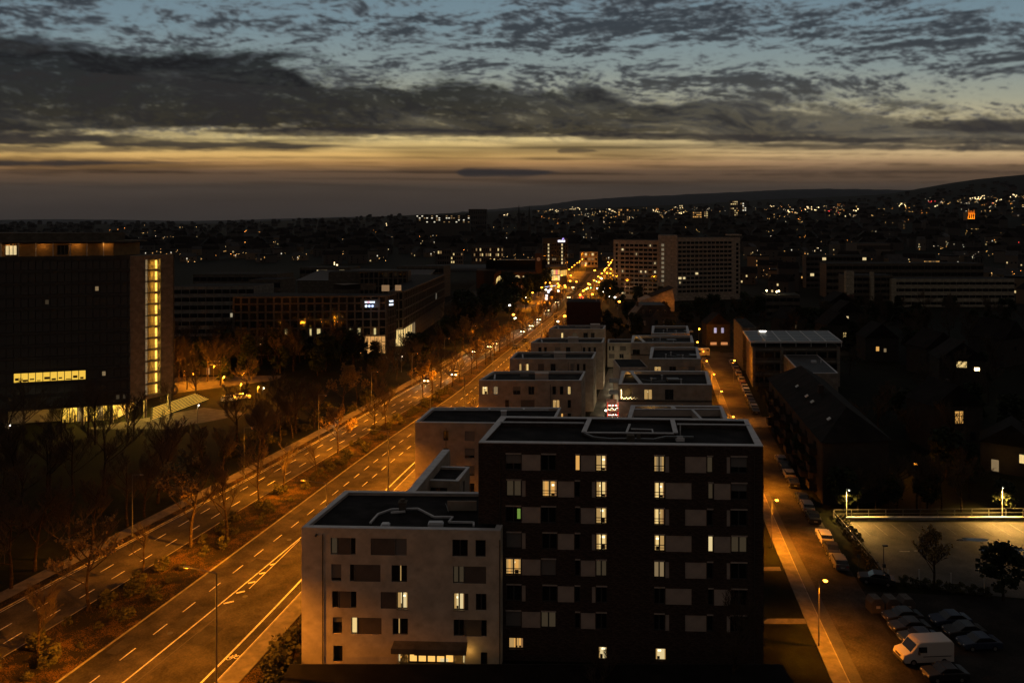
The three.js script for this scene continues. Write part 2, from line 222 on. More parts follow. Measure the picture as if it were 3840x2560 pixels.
function wall(b, A, B, y0, h, m, openings = [], opt = {}) {
  const L = Math.hypot(B[0] - A[0], B[1] - A[1]), th = opt.th ?? 0.35, turn = wallTurn(A, B), s0 = opt.inset ? th : 0, s1 = opt.inset ? L - th : L;
  const outline = opt.outline ?? [[s0, y0], [s1, y0], [s1, y0 + h], [s0, y0 + h]];
  const sh = new THREE.Shape(outline.map((p) => new THREE.Vector2(...p)));
  for (const o of openings) sh.holes.push(new THREE.Path([[o.s0, o.t0], [o.s0, o.t1], [o.s1, o.t1], [o.s1, o.t0]].map((p) => new THREE.Vector2(...p))));
  const w = part(b.o, opt.name ?? 'wall', uvm(new THREE.ExtrudeGeometry(sh, { depth: th, bevelEnabled: false }).translate(0, 0, -th)), m, onWall(b, A, B, 0, 0, 0), turn);
  for (const o of openings) {
    const ww = o.s1 - o.s0, hh = o.t1 - o.t0, kind = o.kind ?? 'dark';
    if (kind === 'panel' || kind === 'shut') { part(b.o, kind === 'shut' ? 'shutter' : 'panel', box(ww, hh, 0.06, 0, 0, 0), o.mat ?? (kind === 'shut' ? M.brownPanel : M.panel), onWall(b, A, B, (o.s0 + o.s1) / 2, o.t0, -0.075), turn); continue; }
    if (kind === 'hole') continue;
    const f = part(b.o, 'window', windowFrame(ww, hh, opt.frame ?? 0.09, o.bars), opt.frameMat ?? M.frame, onWall(b, A, B, (o.s0 + o.s1) / 2, o.t0, -0.2), turn);
    part(f, 'pane', box(ww - 0.06, hh - 0.06, 0.02, 0, 0.03, -0.01), paneMat[kind] ?? M.glass);
    if (o.blind) part(f, 'shutter', box(ww - 0.08, hh * o.blind, 0.03, 0, hh * (1 - o.blind) - 0.04, 0.065), M.shutter);
    if (o.curtain) for (const [c0, c1] of o.curtain) part(f, 'curtain', box((c1 - c0) * (ww - 0.2), hh - 0.2, 0.012, ((c0 + c1) / 2 - 0.5) * (ww - 0.2), 0.1, 0.012), M.curtain);
    if (['lit', 'pale', 'orange'].includes(kind) && ww > 0.9) { const v = Math.abs(Math.round((o.s0 * 31 + o.t0 * 17) * 3)); part(f, 'ceiling_lamp', box(0.26 + 0.1 * (v % 3), 0.2, 0.01, (v % 5 - 2) * ww * 0.11, hh * (0.66 + 0.04 * (v % 3)), 0.008), M.roomLamp); part(f, 'furniture', box(ww * (0.24 + 0.07 * (v % 4)), hh * (0.16 + 0.08 * (v % 3)), 0.01, (v % 2 ? 1 : -1) * ww * 0.2, 0.1, 0.006), M.wood); part(f, 'curtain', box(ww * (0.10 + 0.04 * (v % 3)), hh - 0.2, 0.012, -ww * 0.40 + 0.02, 0.1, 0.014), M.curtain); part(f, 'curtain', box(ww * (0.08 + 0.05 * (v % 2)), hh - 0.2, 0.012, ww * 0.40 - 0.02, 0.1, 0.014), v % 3 ? M.curtain : M.curtain2); }
    if (o.rail) { part(f, 'window_rail', box(ww, 0.07, 0.05, 0, hh * 0.36, 0.1), M.frame); part(f, 'window_rail', box(ww, 0.04, 0.05, 0, hh * 0.2, 0.1), M.frame); }
    if (o.bit) part(f, 'lit_plant_pane', box(ww * 0.2, hh * 0.62, 0.012, ww * 0.34, hh * 0.22, 0.012), M.green);
    if (o.sill) part(f, 'sill', box(ww + 0.06, 0.05, 0.28, 0, -0.052, 0.12), M.frame);
  }
  return w;
}
function building(name, label, foot, opt = {}) {        // opt: y0, h, mats, openings per wall, parapet
  const ox = foot[0][0], oZ = foot[0][1], y0 = opt.y0 ?? 0; const o = thing(name, label, 'building', [ox, y0, -oZ], 0, opt.group); const b = { o, ox, oZ, foot };
  return b;
}
const quadIn = (foot, d) => { const c = [0, 1].map((k) => foot.reduce((s, p) => s + p[k], 0) / foot.length); return foot.map((p) => { const v = [p[0] - c[0], p[1] - c[1]]; return [p[0] - Math.sign(v[0]) * d, p[1] - Math.sign(v[1]) * d]; }); };
const rel = (b, foot) => foot.map(([x, Z]) => [x - b.ox, -(Z - b.oZ)]);
function flatRoof(b, foot, h, opt = {}) {
  const inn = quadIn(foot, opt.w ?? 0.5);
  part(b.o, 'roof', prism(rel(b, quadIn(foot, 0.36)), 0.25, h - (opt.drop ?? 0.75)), opt.mat ?? M.roof);
  for (let i = 0; i < 4; i++) { const j = (i + 1) % 4, q = [foot[i], foot[j], inn[j], inn[i]]; part(b.o, 'parapet_cap', prism(rel(b, q), 0.09, h + 0.002), opt.cap ?? M.cap);
    if (opt.inner !== false) { const w0 = quadIn(foot, 0.36), w1 = quadIn(foot, (opt.w ?? 0.5) - 0.03); part(b.o, 'parapet', prism(rel(b, [w0[i], w0[j], w1[j], w1[i]]), (opt.drop ?? 0.75) - 0.27, h - (opt.drop ?? 0.75) + 0.26), opt.wall ?? M.panel); } }
  return inn;
}
// ---------------------------------------------------------------- ground, hills, streets
const ridgeRow = [[-4000, 838], [0, 838], [800, 838], [1500, 807], [1750, 797], [2000, 786], [2300, 776], [2600, 762], [2900, 747], [3150, 735], [3350, 722], [3500, 700], [3650, 678], [3840, 655], [4500, 610], [7000, 620]];
function terrain(x, Z) {                                 // height of the ground: level round the streets, rising to the wooded ridge in the north
  const r = Math.hypot(x, Z); if (r < 860 || Z < 100) return 0; const u = CU + F * clamp(x / Math.max(Z, 1), -2, 2);
  const top = HC + (CV - ramp(ridgeRow, u)) / F * 5000 * Math.sqrt(1 + (x / Z) ** 2) ** 0.2;
  const s = clamp((Z - 860) / 4140, 0, 1), k = Z < 5000 ? Math.pow(s, 1.3) : 1 - 0.8 * ss(Z, 5000, 7500);
  return top * k + (Z > 4000 && Z < 5600 ? 5 * fbm(x * 0.02, Z * 0.004, 3) : 0) + ss(Z, 900, 1500) * 5 * fbm(x * 0.004, Z * 0.004, 3);
}
{
  const rs = [0.01, 30, 60, 100, 150, 220, 320, 450, 620, 700, 800, 920, 1060, 1220, 1400, 1650, 1900, 2200, 2500, 2900, 3300, 3700, 4100, 4500, 4800, 5000, 5300, 5800, 6500, 7500, 9000, 14000], az = [];
  for (let a = -180; a < -45; a += 9) az.push(a); for (let a = -45; a < 45; a += 0.5) az.push(a); for (let a = 45; a <= 180; a += 9) az.push(a);
  const pos = [], uv = [], idx = [];
  for (const r of rs) for (const a of az) { const t = a * Math.PI / 180, x = r * Math.sin(t), Z = r * Math.cos(t); pos.push(x, terrain(x, Z), -Z); uv.push(x, Z); }
  const n = az.length; for (let i = 0; i < rs.length - 1; i++) for (let j = 0; j < n - 1; j++) { const a = i * n + j; idx.push(a, a + 1, a + n, a + 1, a + n + 1, a + n); }
  const g = new THREE.BufferGeometry(); g.setAttribute('position', new THREE.Float32BufferAttribute(pos, 3)); g.setAttribute('uv', new THREE.Float32BufferAttribute(uv, 2)); g.setIndex(idx); g.computeVertexNormals();
  structure('ground', g, M.soil);
}
function ridge(rows, Z0, depth, amp) {
  const pos = [], idx = [], K = 9; let n = 0;
  for (let u = rows[0][0]; u <= rows[rows.length - 1][0]; u += 12) {
    const y = yAt(ramp(rows, u), Z0) + amp * fbm(u * 0.03, Z0, 4);
    for (let k = 0; k < K; k++) { const t = k / (K - 1) * 2 - 1, Z = Z0 + t * depth, x = xAt(u, Z0); pos.push(x, (y + 30) * Math.pow(1 - t * t, 0.8) - 30 + (1 - t * t) * amp * fbm(u * 0.05, t * 3, 3), -Z); } n++;
  }
  for (let i = 0; i < n - 1; i++) for (let k = 0; k < K - 1; k++) { const a = i * K + k; idx.push(a, a + K, a + 1, a + 1, a + K, a + K + 1); }
  const g = new THREE.BufferGeometry(); g.setAttribute('position', new THREE.Float32BufferAttribute(pos, 3)); g.setIndex(idx); g.computeVertexNormals(); return g;
}
const forest = mat('far forest', 0.035, 0.042, 0.05, 1);  // blue of the distant haze is mixed into this forest colour
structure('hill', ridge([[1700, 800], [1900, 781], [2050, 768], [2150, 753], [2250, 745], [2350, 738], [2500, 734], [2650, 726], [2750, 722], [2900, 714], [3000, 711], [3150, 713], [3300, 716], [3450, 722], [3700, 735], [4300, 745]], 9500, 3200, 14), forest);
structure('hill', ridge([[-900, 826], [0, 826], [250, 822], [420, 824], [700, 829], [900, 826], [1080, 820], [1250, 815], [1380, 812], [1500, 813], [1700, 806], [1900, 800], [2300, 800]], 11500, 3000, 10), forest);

const smooth = (st) => (Z) => (ramp(st, Z - 14) + ramp(st, Z - 7) + 2 * ramp(st, Z) + ramp(st, Z + 7) + ramp(st, Z + 14)) / 6;
const EL = smooth([[40, -56.8], [50, -54.3], [77, -47.4], [97, -42.6], [126, -36], [155, -29.6], [175, -24.5], [207, -15.5], [262, -4.8], [330, 10], [407, 27], [480, 39], [560, 53], [680, 72], [800, 92]]);
const ER = smooth([[40, -38.5], [50, -36.6], [79, -30.4], [97.5, -27], [132, -21.4], [146, -18.4], [175, -12], [207, -4], [262, 6.5], [330, 21], [407, 37], [480, 50], [560, 66], [680, 88], [800, 108]]);
const LR = smooth([[40, -68], [50, -65], [81, -56.4], [100, -51.2], [117, -47.2], [139, -41.2], [175, -31], [203, -23], [244, -13.6], [300, 0], [360, 15], [407, 22.5], [480, 36], [560, 50], [680, 68], [800, 88]]);
const LL = smooth([[40, -77.5], [50, -74.5], [92, -63.3], [118, -55.6], [138, -49.6], [175, -39.4], [217, -28.7], [258, -18.5], [300, -8.6], [360, 6], [407, 13.5], [480, 28], [560, 42], [680, 60], [800, 80]]);
const PL = smooth([[50, 29], [77, 33.4], [103.4, 37.8], [110, 39], [160, 48], [236, 62.4], [275, 69]]), KL = smooth([[50, 30.9], [77, 35.3], [89, 37.1], [111, 41], [160, 50], [236, 64.4], [275, 71]]), PM = smooth([[50, 32.2], [77, 36.7], [97.5, 40], [120, 43.6], [160, 51], [236, 66], [275, 73]]), RR = smooth([[50, 35.2], [77, 40], [106, 45.1], [133, 49.9], [160, 55], [200, 63], [236, 71], [275, 78]]);
function strip(fa, fb, z0, z1, y, step = 4) {            // a sheet between two edge curves x(Z)
  const pos = [], uv = [], idx = []; let n = 0;
  for (let Z = z0; Z <= z1 + 1e-6; Z = Math.min(Z + step, Z >= z1 ? Z + 1 : z1)) { const a = fa(Z), b = fb(Z); pos.push(a, y, -Z, b, y, -Z); uv.push(a, Z, b, Z); n++; if (Z >= z1) break; }
  for (let i = 0; i < n - 1; i++) { const a = i * 2; idx.push(a, a + 1, a + 2, a + 1, a + 3, a + 2); }
  const g = new THREE.BufferGeometry(); g.setAttribute('position', new THREE.Float32BufferAttribute(pos, 3)); g.setAttribute('uv', new THREE.Float32BufferAttribute(uv, 2)); g.setIndex(idx); g.computeVertexNormals(); return g;
}
function raised(fa, fb, z0, z1, y0, y1, step = 4) {      // the same with side faces: verge, pavement, kerb
  const top = strip(fa, fb, z0, z1, y1, step), sides = [];
  for (const [f, s] of [[fa, 1], [fb, -1]]) { const pos = [], idx = []; let n = 0; for (let Z = z0; Z <= z1 + 1e-6; Z += step) { pos.push(f(Z), y0, -Z, f(Z), y1, -Z); n++; } for (let i = 0; i < n - 1; i++) { const a = 2 * i; s > 0 ? idx.push(a, a + 1, a + 2, a + 1, a + 3, a + 2) : idx.push(a, a + 2, a + 1, a + 1, a + 2, a + 3); }
    const g = new THREE.BufferGeometry(); g.setAttribute('position', new THREE.Float32BufferAttribute(pos, 3)); g.setIndex(idx); g.computeVertexNormals(); sides.push(uvm(g)); }
  return merge([top, ...sides]);
}
const off = (f, d) => (Z) => f(Z) + d;
const poly = (pts, y) => { const s = new THREE.Shape(pts.map(([x, Z]) => new THREE.Vector2(x, Z))); return uvm(new THREE.ShapeGeometry(s).rotateX(-Math.PI / 2).translate(0, y, 0)); };
// wide dark lawn west of the road, grass east of it
structure('lawn', strip((Z) => LL(Z) - 90, off(LL, -4.4), 40, 300, 0.010, 10), M.lawn);
const roadOut = structure('road', strip(EL, ER, 40, 700, 0.012), M.asphalt), roadIn = structure('road', strip(LL, LR, 40, 700, 0.012), M.asphalt);
structure('station_square', poly([[-40, 430], [6, 400], [30, 480], [70, 700], [120, 690], [66, 480], [80, 470], [140, 700], [140, 760], [-20, 700]], 0.008), M.asphalt);
const median = structure('median', raised(off(LR, 0.16), off(EL, -0.16), 44, 400, 0, 0.13), M.litter);
structure('kerb', merge([raised(LR, off(LR, 0.16), 44, 400, 0, 0.15), raised(off(EL, -0.16), EL, 44, 400, 0, 0.15)]), M.kerb);
structure('pavement', merge([raised(off(ER, 0.15), off(ER, 2.4), 44, 262, 0, 0.11), raised(off(LL, -4.4), off(LL, -1.9), 44, 300, 0, 0.06)]), M.pave);
structure('kerb', merge([raised(ER, off(ER, 0.15), 44, 262, 0, 0.13), raised(off(LL, -0.16), LL, 44, 300, 0, 0.13)]), M.kerb);
structure('verge', merge([strip(off(LL, -1.9), off(LL, -0.16), 44, 300, 0.05), strip(off(ER, 2.4), (Z) => Math.min(ER(Z) + 9, -23.6 + (Z > 92 ? (Z - 92) * 0.22 : 0)), 44, 126, 0.03)]), M.litter);
// painted marks on the road out of the picture and into it
const dashG = box(0.15, 0.004, 2.4), thin = box(0.12, 0.004, 2.2);
function dash(road, f, Z, g = dashG, m = M.paint) { const d = part(road, 'lane_dash', g, m, [f(Z), 0.015, -Z], Math.atan2(f(Z + 1) - f(Z - 1), -2) + Math.PI); return d; }
for (let Z = 52; Z < 400; Z += Z < 118 ? 5.05 : 4.4) { dash(roadOut, off(EL, 3.35), Z); if (Z > 113) dash(roadOut, off(EL, 6.75), Z); }
for (let Z = 60; Z < 330; Z += 5.1) { dash(roadIn, off(LR, -2.6), Z); dash(roadIn, off(LR, -5.7), Z + 2); }
part(roadOut, 'lane_line', strip(off(EL, 6.68), off(EL, 6.88), 44, 113, 0.017), M.paint);
part(roadOut, 'lane_line', strip((Z) => EL(Z) + 6.95 + (112 - Z) * 0.075, (Z) => EL(Z) + 7.07 + (112 - Z) * 0.075, 97, 112, 0.017, 2), M.paint);
for (let k = 0; k < 5; k++) { const Z = 93.5 + k * 2.6, w = 0.25 + 0.075 * (112 - Z) * 0.7; part(roadOut, 'hatch_mark', box(w, 0.004, 0.35), M.paint, [EL(Z) + 7.0 + w / 2, 0.016, -Z], 0.5); }
part(roadOut, 'cycle_lane_line', strip(off(ER, -1.72), off(ER, -1.46), 44, 262, 0.017), M.paint);
part(roadOut, 'edge_line', strip(off(ER, -0.22), off(ER, -0.12), 44, 160, 0.017), M.paint);
part(roadOut, 'tar_seam', strip((Z) => EL(Z) + 8.0 + 0.02 * (Z - 77), (Z) => EL(Z) + 8.11 + 0.02 * (Z - 77), 44, 92, 0.0165), M.seam);
part(roadIn, 'edge_line', strip(off(LL, 0.25), off(LL, 0.37), 44, 300, 0.017), M.paint);
{ // bicycle symbol on the cycle lane
  const Z = 81.6, x = ER(Z) - 0.8, ring = (dx, dz) => new THREE.RingGeometry(0.24, 0.32, 20).rotateX(-Math.PI / 2).translate(dx, 0, dz), b2 = (a, b) => bar([a[0], 0, a[1]], [b[0], 0, b[1]], 0.07, 0.004);
  const g = merge([ring(-0.42, 0), ring(0.42, 0), b2([-0.42, 0], [-0.12, -0.42]), b2([-0.12, -0.42], [0.3, -0.42]), b2([0.3, -0.42], [0.42, 0]), b2([-0.42, 0], [0.04, 0]), b2([0.04, 0], [0.3, -0.42]), b2([0.04, 0], [-0.14, -0.5]), b2([0.3, -0.42], [0.26, -0.6]), b2([0.12, -0.6], [0.28, -0.6])]);
  part(roadOut, 'bicycle_symbol', g, M.paint, [x, 0.02, -Z], 0.25);
}
for (const [dx, Z, w, d] of [[1.4, 84, 1.6, 3.4], [4.9, 90, 1.2, 5], [9.6, 86, 2.2, 4], [5.2, 104, 2.4, 3], [2.0, 122, 1.4, 5], [8.4, 118, 1.6, 4], [10.2, 98, 1.1, 6], [4.2, 140, 2, 4]]) part(roadOut, 'asphalt_repair', box(w, 0.002, d), mat('patched asphalt', 0.05, 0.048, 0.045, 0.85, { map: T.asphalt }), [EL(Z) + dx, 0.0135, -Z], -0.24);
for (const [dx, Z] of [[5.1, 86.5], [8.8, 95], [1.8, 99], [5.4, 112], [9, 125]]) part(roadOut, 'manhole_cover', new THREE.CylinderGeometry(0.34, 0.34, 0.006, 18), M.seam, [EL(Z) + dx, 0.0185, -Z]);
// the side street east of the flats
const side = structure('side_street', strip(KL, RR, 50, 276, 0.012), M.asphalt);
part(side, 'asphalt_repair', strip(off(KL, 0.1), PM, 50, 132, 0.016), mat('dark repair asphalt', 0.055, 0.052, 0.05, 0.8, { map: T.asphalt }));
structure('pavement', raised(PL, off(KL, -0.14), 50, 274, 0, 0.12), M.pave); structure('kerb', raised(off(KL, -0.14), KL, 50, 274, 0, 0.13), M.kerb);
structure('parking_bay', strip(RR, off(RR, 2.4), 50, 262, 0.009), mat('bay asphalt', 0.07, 0.066, 0.062, 0.9, { map: T.asphalt }));
structure('verge', strip(off(RR, 2.4), off(RR, 7.2), 98, 240, 0.011), M.lawn);
structure('cross_street', poly([[70, 262], [125, 268], [125, 278], [68, 272]], 0.014), M.asphalt); structure('driveway', poly([[51.5, 172], [70, 176], [70, 184], [53, 181]], 0.018), M.pave);
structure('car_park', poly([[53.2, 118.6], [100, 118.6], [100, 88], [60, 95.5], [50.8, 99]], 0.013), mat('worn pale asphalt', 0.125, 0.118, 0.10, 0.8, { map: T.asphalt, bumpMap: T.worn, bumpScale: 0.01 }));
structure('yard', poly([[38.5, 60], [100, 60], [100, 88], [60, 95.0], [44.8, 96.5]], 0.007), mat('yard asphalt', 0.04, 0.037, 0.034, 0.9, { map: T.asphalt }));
structure('courtyard_path', strip((Z) => 19.6 + (Z - 185) * 0.21, (Z) => 23.2 + (Z - 185) * 0.21, 142, 244, 0.014), M.pave);
structure('garden', poly([[28, 60], [30.2, 60], [39.4, 112], [47, 160], [44, 160], [30.3, 95]], 0.009), M.lawn);
structure('garden_path', merge([poly([[28.6, 88.5], [36.4, 88.5], [36.7, 89.7], [28.8, 89.7]], 0.013), poly([[29, 102], [37.2, 102], [37.4, 103.2], [29.2, 103.2]], 0.013)]), M.pave);
// ---------------------------------------------------------------- the flats in front: white block and dark brick block
const U6 = 0.01958, U7 = 0.0195;                         // metres per unit of the two close-ups of the facades
{
  const foot = [[-22.9, 80.4], [-1.23, 79.6], [0.4, 90.9], [-20.7, 91.5]], h = 14.8;
  const b = building('white_apartment_building', 'white rendered five-storey apartment block with dark brown shutters beside the main road', foot);
  const X = (x) => (x - 45) * U6, Y = (y) => h - (y - 718) * 0.0195, W = [];
  const add = (x0, x1, y0, y1, kind, o = {}) => W.push({ s0: X(x0), s1: X(x1) - 0.005, t0: Y(y1), t1: Y(y0), kind, ...o });
  const rows = [[768, 862], [915, 1010], [1065, 1158], [1210, 1302]];
  const R = (k, list) => list.forEach(([x0, x1, kind, o]) => add(x0, x1, ...rows[k], kind, o));
  R(0, [[208, 246, 'dim'], [246, 320, 'shut'], [320, 348, 'dark'], [432, 568, 'shut'], [568, 633, 'dark', { blind: 0.99 }], [886, 972, 'dark'], [1014, 1071, 'dark']]);
  R(1, [[212, 268, 'dark', { blind: 0.8 }], [316, 340, 'dark'], [340, 487, 'shut'], [548, 635, 'dark', { curtain: [[0.5, 0.62]] }], [890, 952, 'dim'], [952, 1073, 'shut']]);
  R(2, [[216, 252, 'dark'], [252, 320, 'shut'], [320, 353, 'dark'], [488, 578, 'shut'], [578, 640, 'pale', { curtain: [[0, 0.3]], sill: 1 }], [892, 955, 'pale', { sill: 1, curtain: [[0.0, 0.22]] }], [955, 975, 'shut'], [1016, 1075, 'dark']]);
  R(3, [[219, 273, 'dark', { blind: 0.3 }], [323, 358, 'lit'], [358, 493, 'shut'], [554, 640, 'dark', { curtain: [[0.36, 0.5]] }], [893, 952, 'dark'], [952, 1045, 'shut'], [1045, 1077, 'dark']]);
  W.push({ s0: X(223), s1: X(275), t0: 0.35, t1: Y(1368), kind: 'dark', bars: 0 }, { s0: X(1043), s1: X(1080), t0: Y(1462), t1: Y(1388), kind: 'dark' }, { s0: X(585), s1: X(955), t0: 0.02, t1: 2.3, kind: 'hole' });
  const [A, B, C, D] = foot;
  wall(b, A, B, 0, h, M.white, W); wall(b, B, C, 0, h, M.white, [], { inset: 1 }); wall(b, C, D, 0, h, M.white); wall(b, D, A, 0, h, M.white, [0, 1, 2, 3].flatMap((k) => [{ s0: 2.2, s1: 3.6, t0: 2.4 + k * 2.9, t1: 4.1 + k * 2.9, kind: 'dark' }, { s0: 6.5, s1: 8.2, t0: 2.4 + k * 2.9, t1: 4.1 + k * 2.9, kind: k % 2 ? 'dark' : 'shut' }]), { inset: 1 });
  flatRoof(b, foot, h, { w: 0.62, drop: 0.55 });
  const at = (x, y, hh = 0) => { const v = 1500 + y * 0.676, Z = (HC - h - hh) * F / (v - CV); return [xAt(1100 + x * 0.676, Z) - b.ox, h - 0.28 + hh, -(Z - b.oZ)]; };
  // lit entrance porch in the ground floor
  const sx = X(585), ex = X(955), cx = (sx + ex) / 2, q = (s, t, d) => onWall(b, A, B, s, t, d), turn = wallTurn(A, B);
  part(b.o, 'canopy', box(X(970) - X(562), 0.4, 1.6), M.darkConcrete, q((X(562) + X(970)) / 2, 2.4, 0.81), turn); part(b.o, 'canopy_fascia', box(X(970) - X(562) + 0.02, 0.55, 0.08), M.darkConcrete, q((X(562) + X(970)) / 2, 2.33, 1.66), turn);
  part(b.o, 'porch_wall', box(ex - sx + 0.6, 3.0, 0.1), mat('porch wood lining', 0.42, 0.30, 0.17, 0.6), q(cx, 0.02, -3.0), turn); part(b.o, 'porch_floor', box(ex - sx, 0.02, 3.2), M.pave, q(cx, 0.02, -1.4), turn); part(b.o, 'porch_ceiling', box(ex - sx + 0.6, 0.1, 2.6), M.white, q(cx, 2.45, -1.66), turn);
  for (const s of [sx - 0.02, ex + 0.02]) part(b.o, 'porch_side', box(0.2, 2.6, 2.7), M.white, q(s, 0.03, -1.7), turn);
  for (const s of [sx + 0.12, ex - 0.12]) part(b.o, 'porch_light', box(0.1, 1.5, 0.06), M.litPale, q(s, 0.5, -0.2), turn);
  const dr = part(b.o, 'entrance_door', windowFrame(5.0, 2.2, 0.12, 4), M.frame, q(cx - 0.1, 0.05, -0.75), turn); part(dr, 'pane', box(4.8, 2.0, 0.02, 0, 0.1, -0.03), glow('entrance window light', 1, 0.52, 0.12, 1.15)); part(dr, 'notice_board', box(3.4, 0.3, 0.03, -0.2, 0.75, 0.01), M.wood); part(dr, 'door_leaf', box(0.9, 0.35, 0.03, 1.4, 0.15, 0.01), M.litPale);
  for (let k = 0; k < 3; k++) part(b.o, 'mailbox_row', box(3.4, 0.3, 0.2), M.wood, q(cx - 0.4, 0.3 + k * 0.5, -2.8), turn);
  const lamp = q(cx, 2.2, -1.2); point([lamp[0] + b.ox, lamp[1], lamp[2] - b.oZ], WARM, 26, 10); const l2 = q(ex + 0.5, 1.9, 0.7); point([l2[0] + b.ox, l2[1], l2[2] - b.oZ], WARM, 1.6, 8);
  part(b.o, 'rain_pipe', merge([rod([0, 0, 0], [0, h - 0.6, 0], 0.05)]), M.frame, q(X(164), 0, 0.08), turn); part(b.o, 'rain_pipe', rod([0, 0, 0], [0, h - 0.9, 0], 0.05), M.frame, q(X(1148), 0, 0.08), turn);
  part(b.o, 'overflow_spout', box(0.18, 0.18, 0.45), M.frame, q(X(130), h - 0.75, 0.2), turn);
  // pipes, vent and skylights on the roof
  const pipe = (pts, hh = 0.25, w = 0.2) => { for (let i = 0; i < pts.length - 1; i++) part(b.o, 'roof_pipe', bar(at(...pts[i], hh), at(...pts[i + 1], hh), w, 0.18), M.cap); };
  pipe([[425, 668], [470, 618], [545, 592], [690, 588], [780, 634], [885, 634], [862, 662], [1000, 664], [1000, 684]]); pipe([[540, 610], [620, 604]], 0.3);
  { const p = at(606, 606); part(b.o, 'chimney', merge([box(0.75, 1.1, 0.75), box(1.0, 0.12, 1.0, 0, 1.1, 0), rod([0, 1.2, 0], [0, 1.5, 0], 0.28)]), M.darkConcrete, p); }
  for (const [x, y, w] of [[510, 690, 0.75], [790, 682, 1.5]]) part(b.o, 'skylight', merge([box(w + 0.2, 0.3, 0.8), box(w, 0.14, 0.62, 0, 0.3, 0)]), mat('skylight dome', 0.5, 0.52, 0.55, 0.3), at(x, y));
  part(b.o, 'roof_terrace_wall', box(3.4, 1.1, 0.2), M.beige, at(935, 598)); part(b.o, 'terrace_rail', bar(at(845, 560, 0.6), at(860, 605, 0.6), 0.06), M.steel);
}
{
  const foot = [[-3.69, 81.2], [27.2, 79.9], [29.0, 90.9], [-1.4, 92.3]], h = 23.8;
  const b = building('brick_apartment_building', 'dark red brick eight-storey apartment block with pale panels between its windows', foot);
  const X = (x) => (x - 65) * U7, Yr = (k) => h - 1.17 - k * 2.867, W = [], TALL = 1.76;
  const add = (k, x0, x1, kind, o = {}) => W.push({ s0: X(x0), s1: X(x1) - 0.006, t0: Yr(k) - TALL, t1: Yr(k), kind, ...o });
  const lit = (a = []) => ({ curtain: a.length ? a : undefined, sill: 1, rail: 1 });
  const odd = [[218, 307, 'dark'], [309, 415, 'panel'], [417, 503, 'dark'], [608, 638, 'dark'], [640, 722, 'panel'], [724, 787, 'dark'], [1047, 1108, 'dark'], [1110, 1132, 'panel'], [1220, 1338, 'panel'], [1340, 1375, 'dark'], [1449, 1468, 'panel'], [1470, 1563, 'dark']];
  const even = [[222, 308, 'dark'], [310, 331, 'panel'], [424, 509, 'dark'], [511, 604, 'panel'], [606, 638, 'dark'], [702, 723, 'panel'], [725, 788, 'dark'], [1049, 1109, 'dark'], [1111, 1256, 'panel'], [1346, 1377, 'dark'], [1379, 1471, 'panel'], [1473, 1563, 'dark']];
  const over = { 0: { 218: ['dark', { blind: 0.55 }], 608: ['orange', {}], 724: ['lit', lit([[0, 0.16], [0.1, 0.4]])], 1047: ['dim2', lit([[0, 0.2], [0.8, 1]])], 1340: ['dim', {}], 1470: ['dark', { blind: 0.6 }] },
    1: { 222: ['dim', {}], 424: ['orange', lit([[0.35, 0.62]])], 725: ['lit', lit([[0.02, 0.3]])], 1049: ['lit', lit()], 1346: ['dim', {}], 1473: ['dark', { blind: 0.45 }] },
    2: { 218: ['dark', { bit: 1 }], 724: ['lit', lit([[0.05, 0.4]])], 1047: ['lit', lit([[0.6, 0.95]])] }, 3: { 222: ['dark', { blind: 0.9 }], 725: ['lit', lit([[0.0, 0.22]])], 1049: ['lit', lit([[0.55, 0.98]])], 1346: ['pale', { bars: 0 }], 1473: ['dim', {}] },
    4: { 218: ['orange', lit([[0.3, 0.6]])], 417: ['dark', { blind: 0.95 }], 724: ['dim', {}], 1047: ['dim2', {}] }, 6: { 218: ['dark', { blind: 0.9 }], 417: ['dim', {}] } };
  for (let k = 0; k < 7; k++) for (const [x0, x1, kind] of k % 2 ? even : odd) { const [kk, oo] = over[k]?.[x0] ?? [kind, {}]; add(k, x0, x1, kk, oo); }
  W.push({ s0: X(235), s1: X(320), t0: Yr(7) - 1.25, t1: Yr(7) - 0.05, kind: 'orange', sill: 1, curtain: [[0.1, 0.35], [0.6, 0.72]] }, { s0: X(738), s1: X(790), t0: 0.35, t1: 1.75, kind: 'pale', bars: 0 }, { s0: X(1055), s1: X(1117), t0: 0.4, t1: 1.72, kind: 'pale', bars: 0 });
  const [A, B, C, D] = foot, L = Math.hypot(B[0] - A[0], B[1] - A[1]);
  for (const o of W) if (o.kind !== 'panel' && o.t1 > 4) part(b.o, 'lintel', box(o.s1 - o.s0, 0.14, 0.05), M.panel, onWall(b, A, B, (o.s0 + o.s1) / 2, o.t1 + 0.004, 0.028), wallTurn(A, B));
  wall(b, A, B, 0, h, M.brick, W, { outline: [[2.56, 0.02], [L, 0.02], [L, h], [0, h], [0, 14.92], [2.56, 14.92]] });
  const sideW = [0, 1, 2, 3, 4, 5, 6].flatMap((k) => [{ s0: 2, s1: 3.4, t0: Yr(k) - TALL, t1: Yr(k), kind: 'dark' }, { s0: 6.2, s1: 8.2, t0: Yr(k) - TALL, t1: Yr(k), kind: 'dark' }]);
  wall(b, B, C, 0, h, M.brick, sideW, { inset: 1 }); wall(b, C, D, 0, h, M.brick); wall(b, D, A, 14.92, h - 14.92, M.brick, [], { inset: 1 });
  flatRoof(b, foot, h, { w: 0.7, drop: 0.65, wall: M.brick });
  const turn = wallTurn(A, B); for (const [s, t] of [[X(187), 0], [X(1600), 0]]) part(b.o, 'rain_pipe', rod([0, t, 0], [0, h - 1, 0], 0.05), M.frame, onWall(b, A, B, s, t, 0.08), turn);
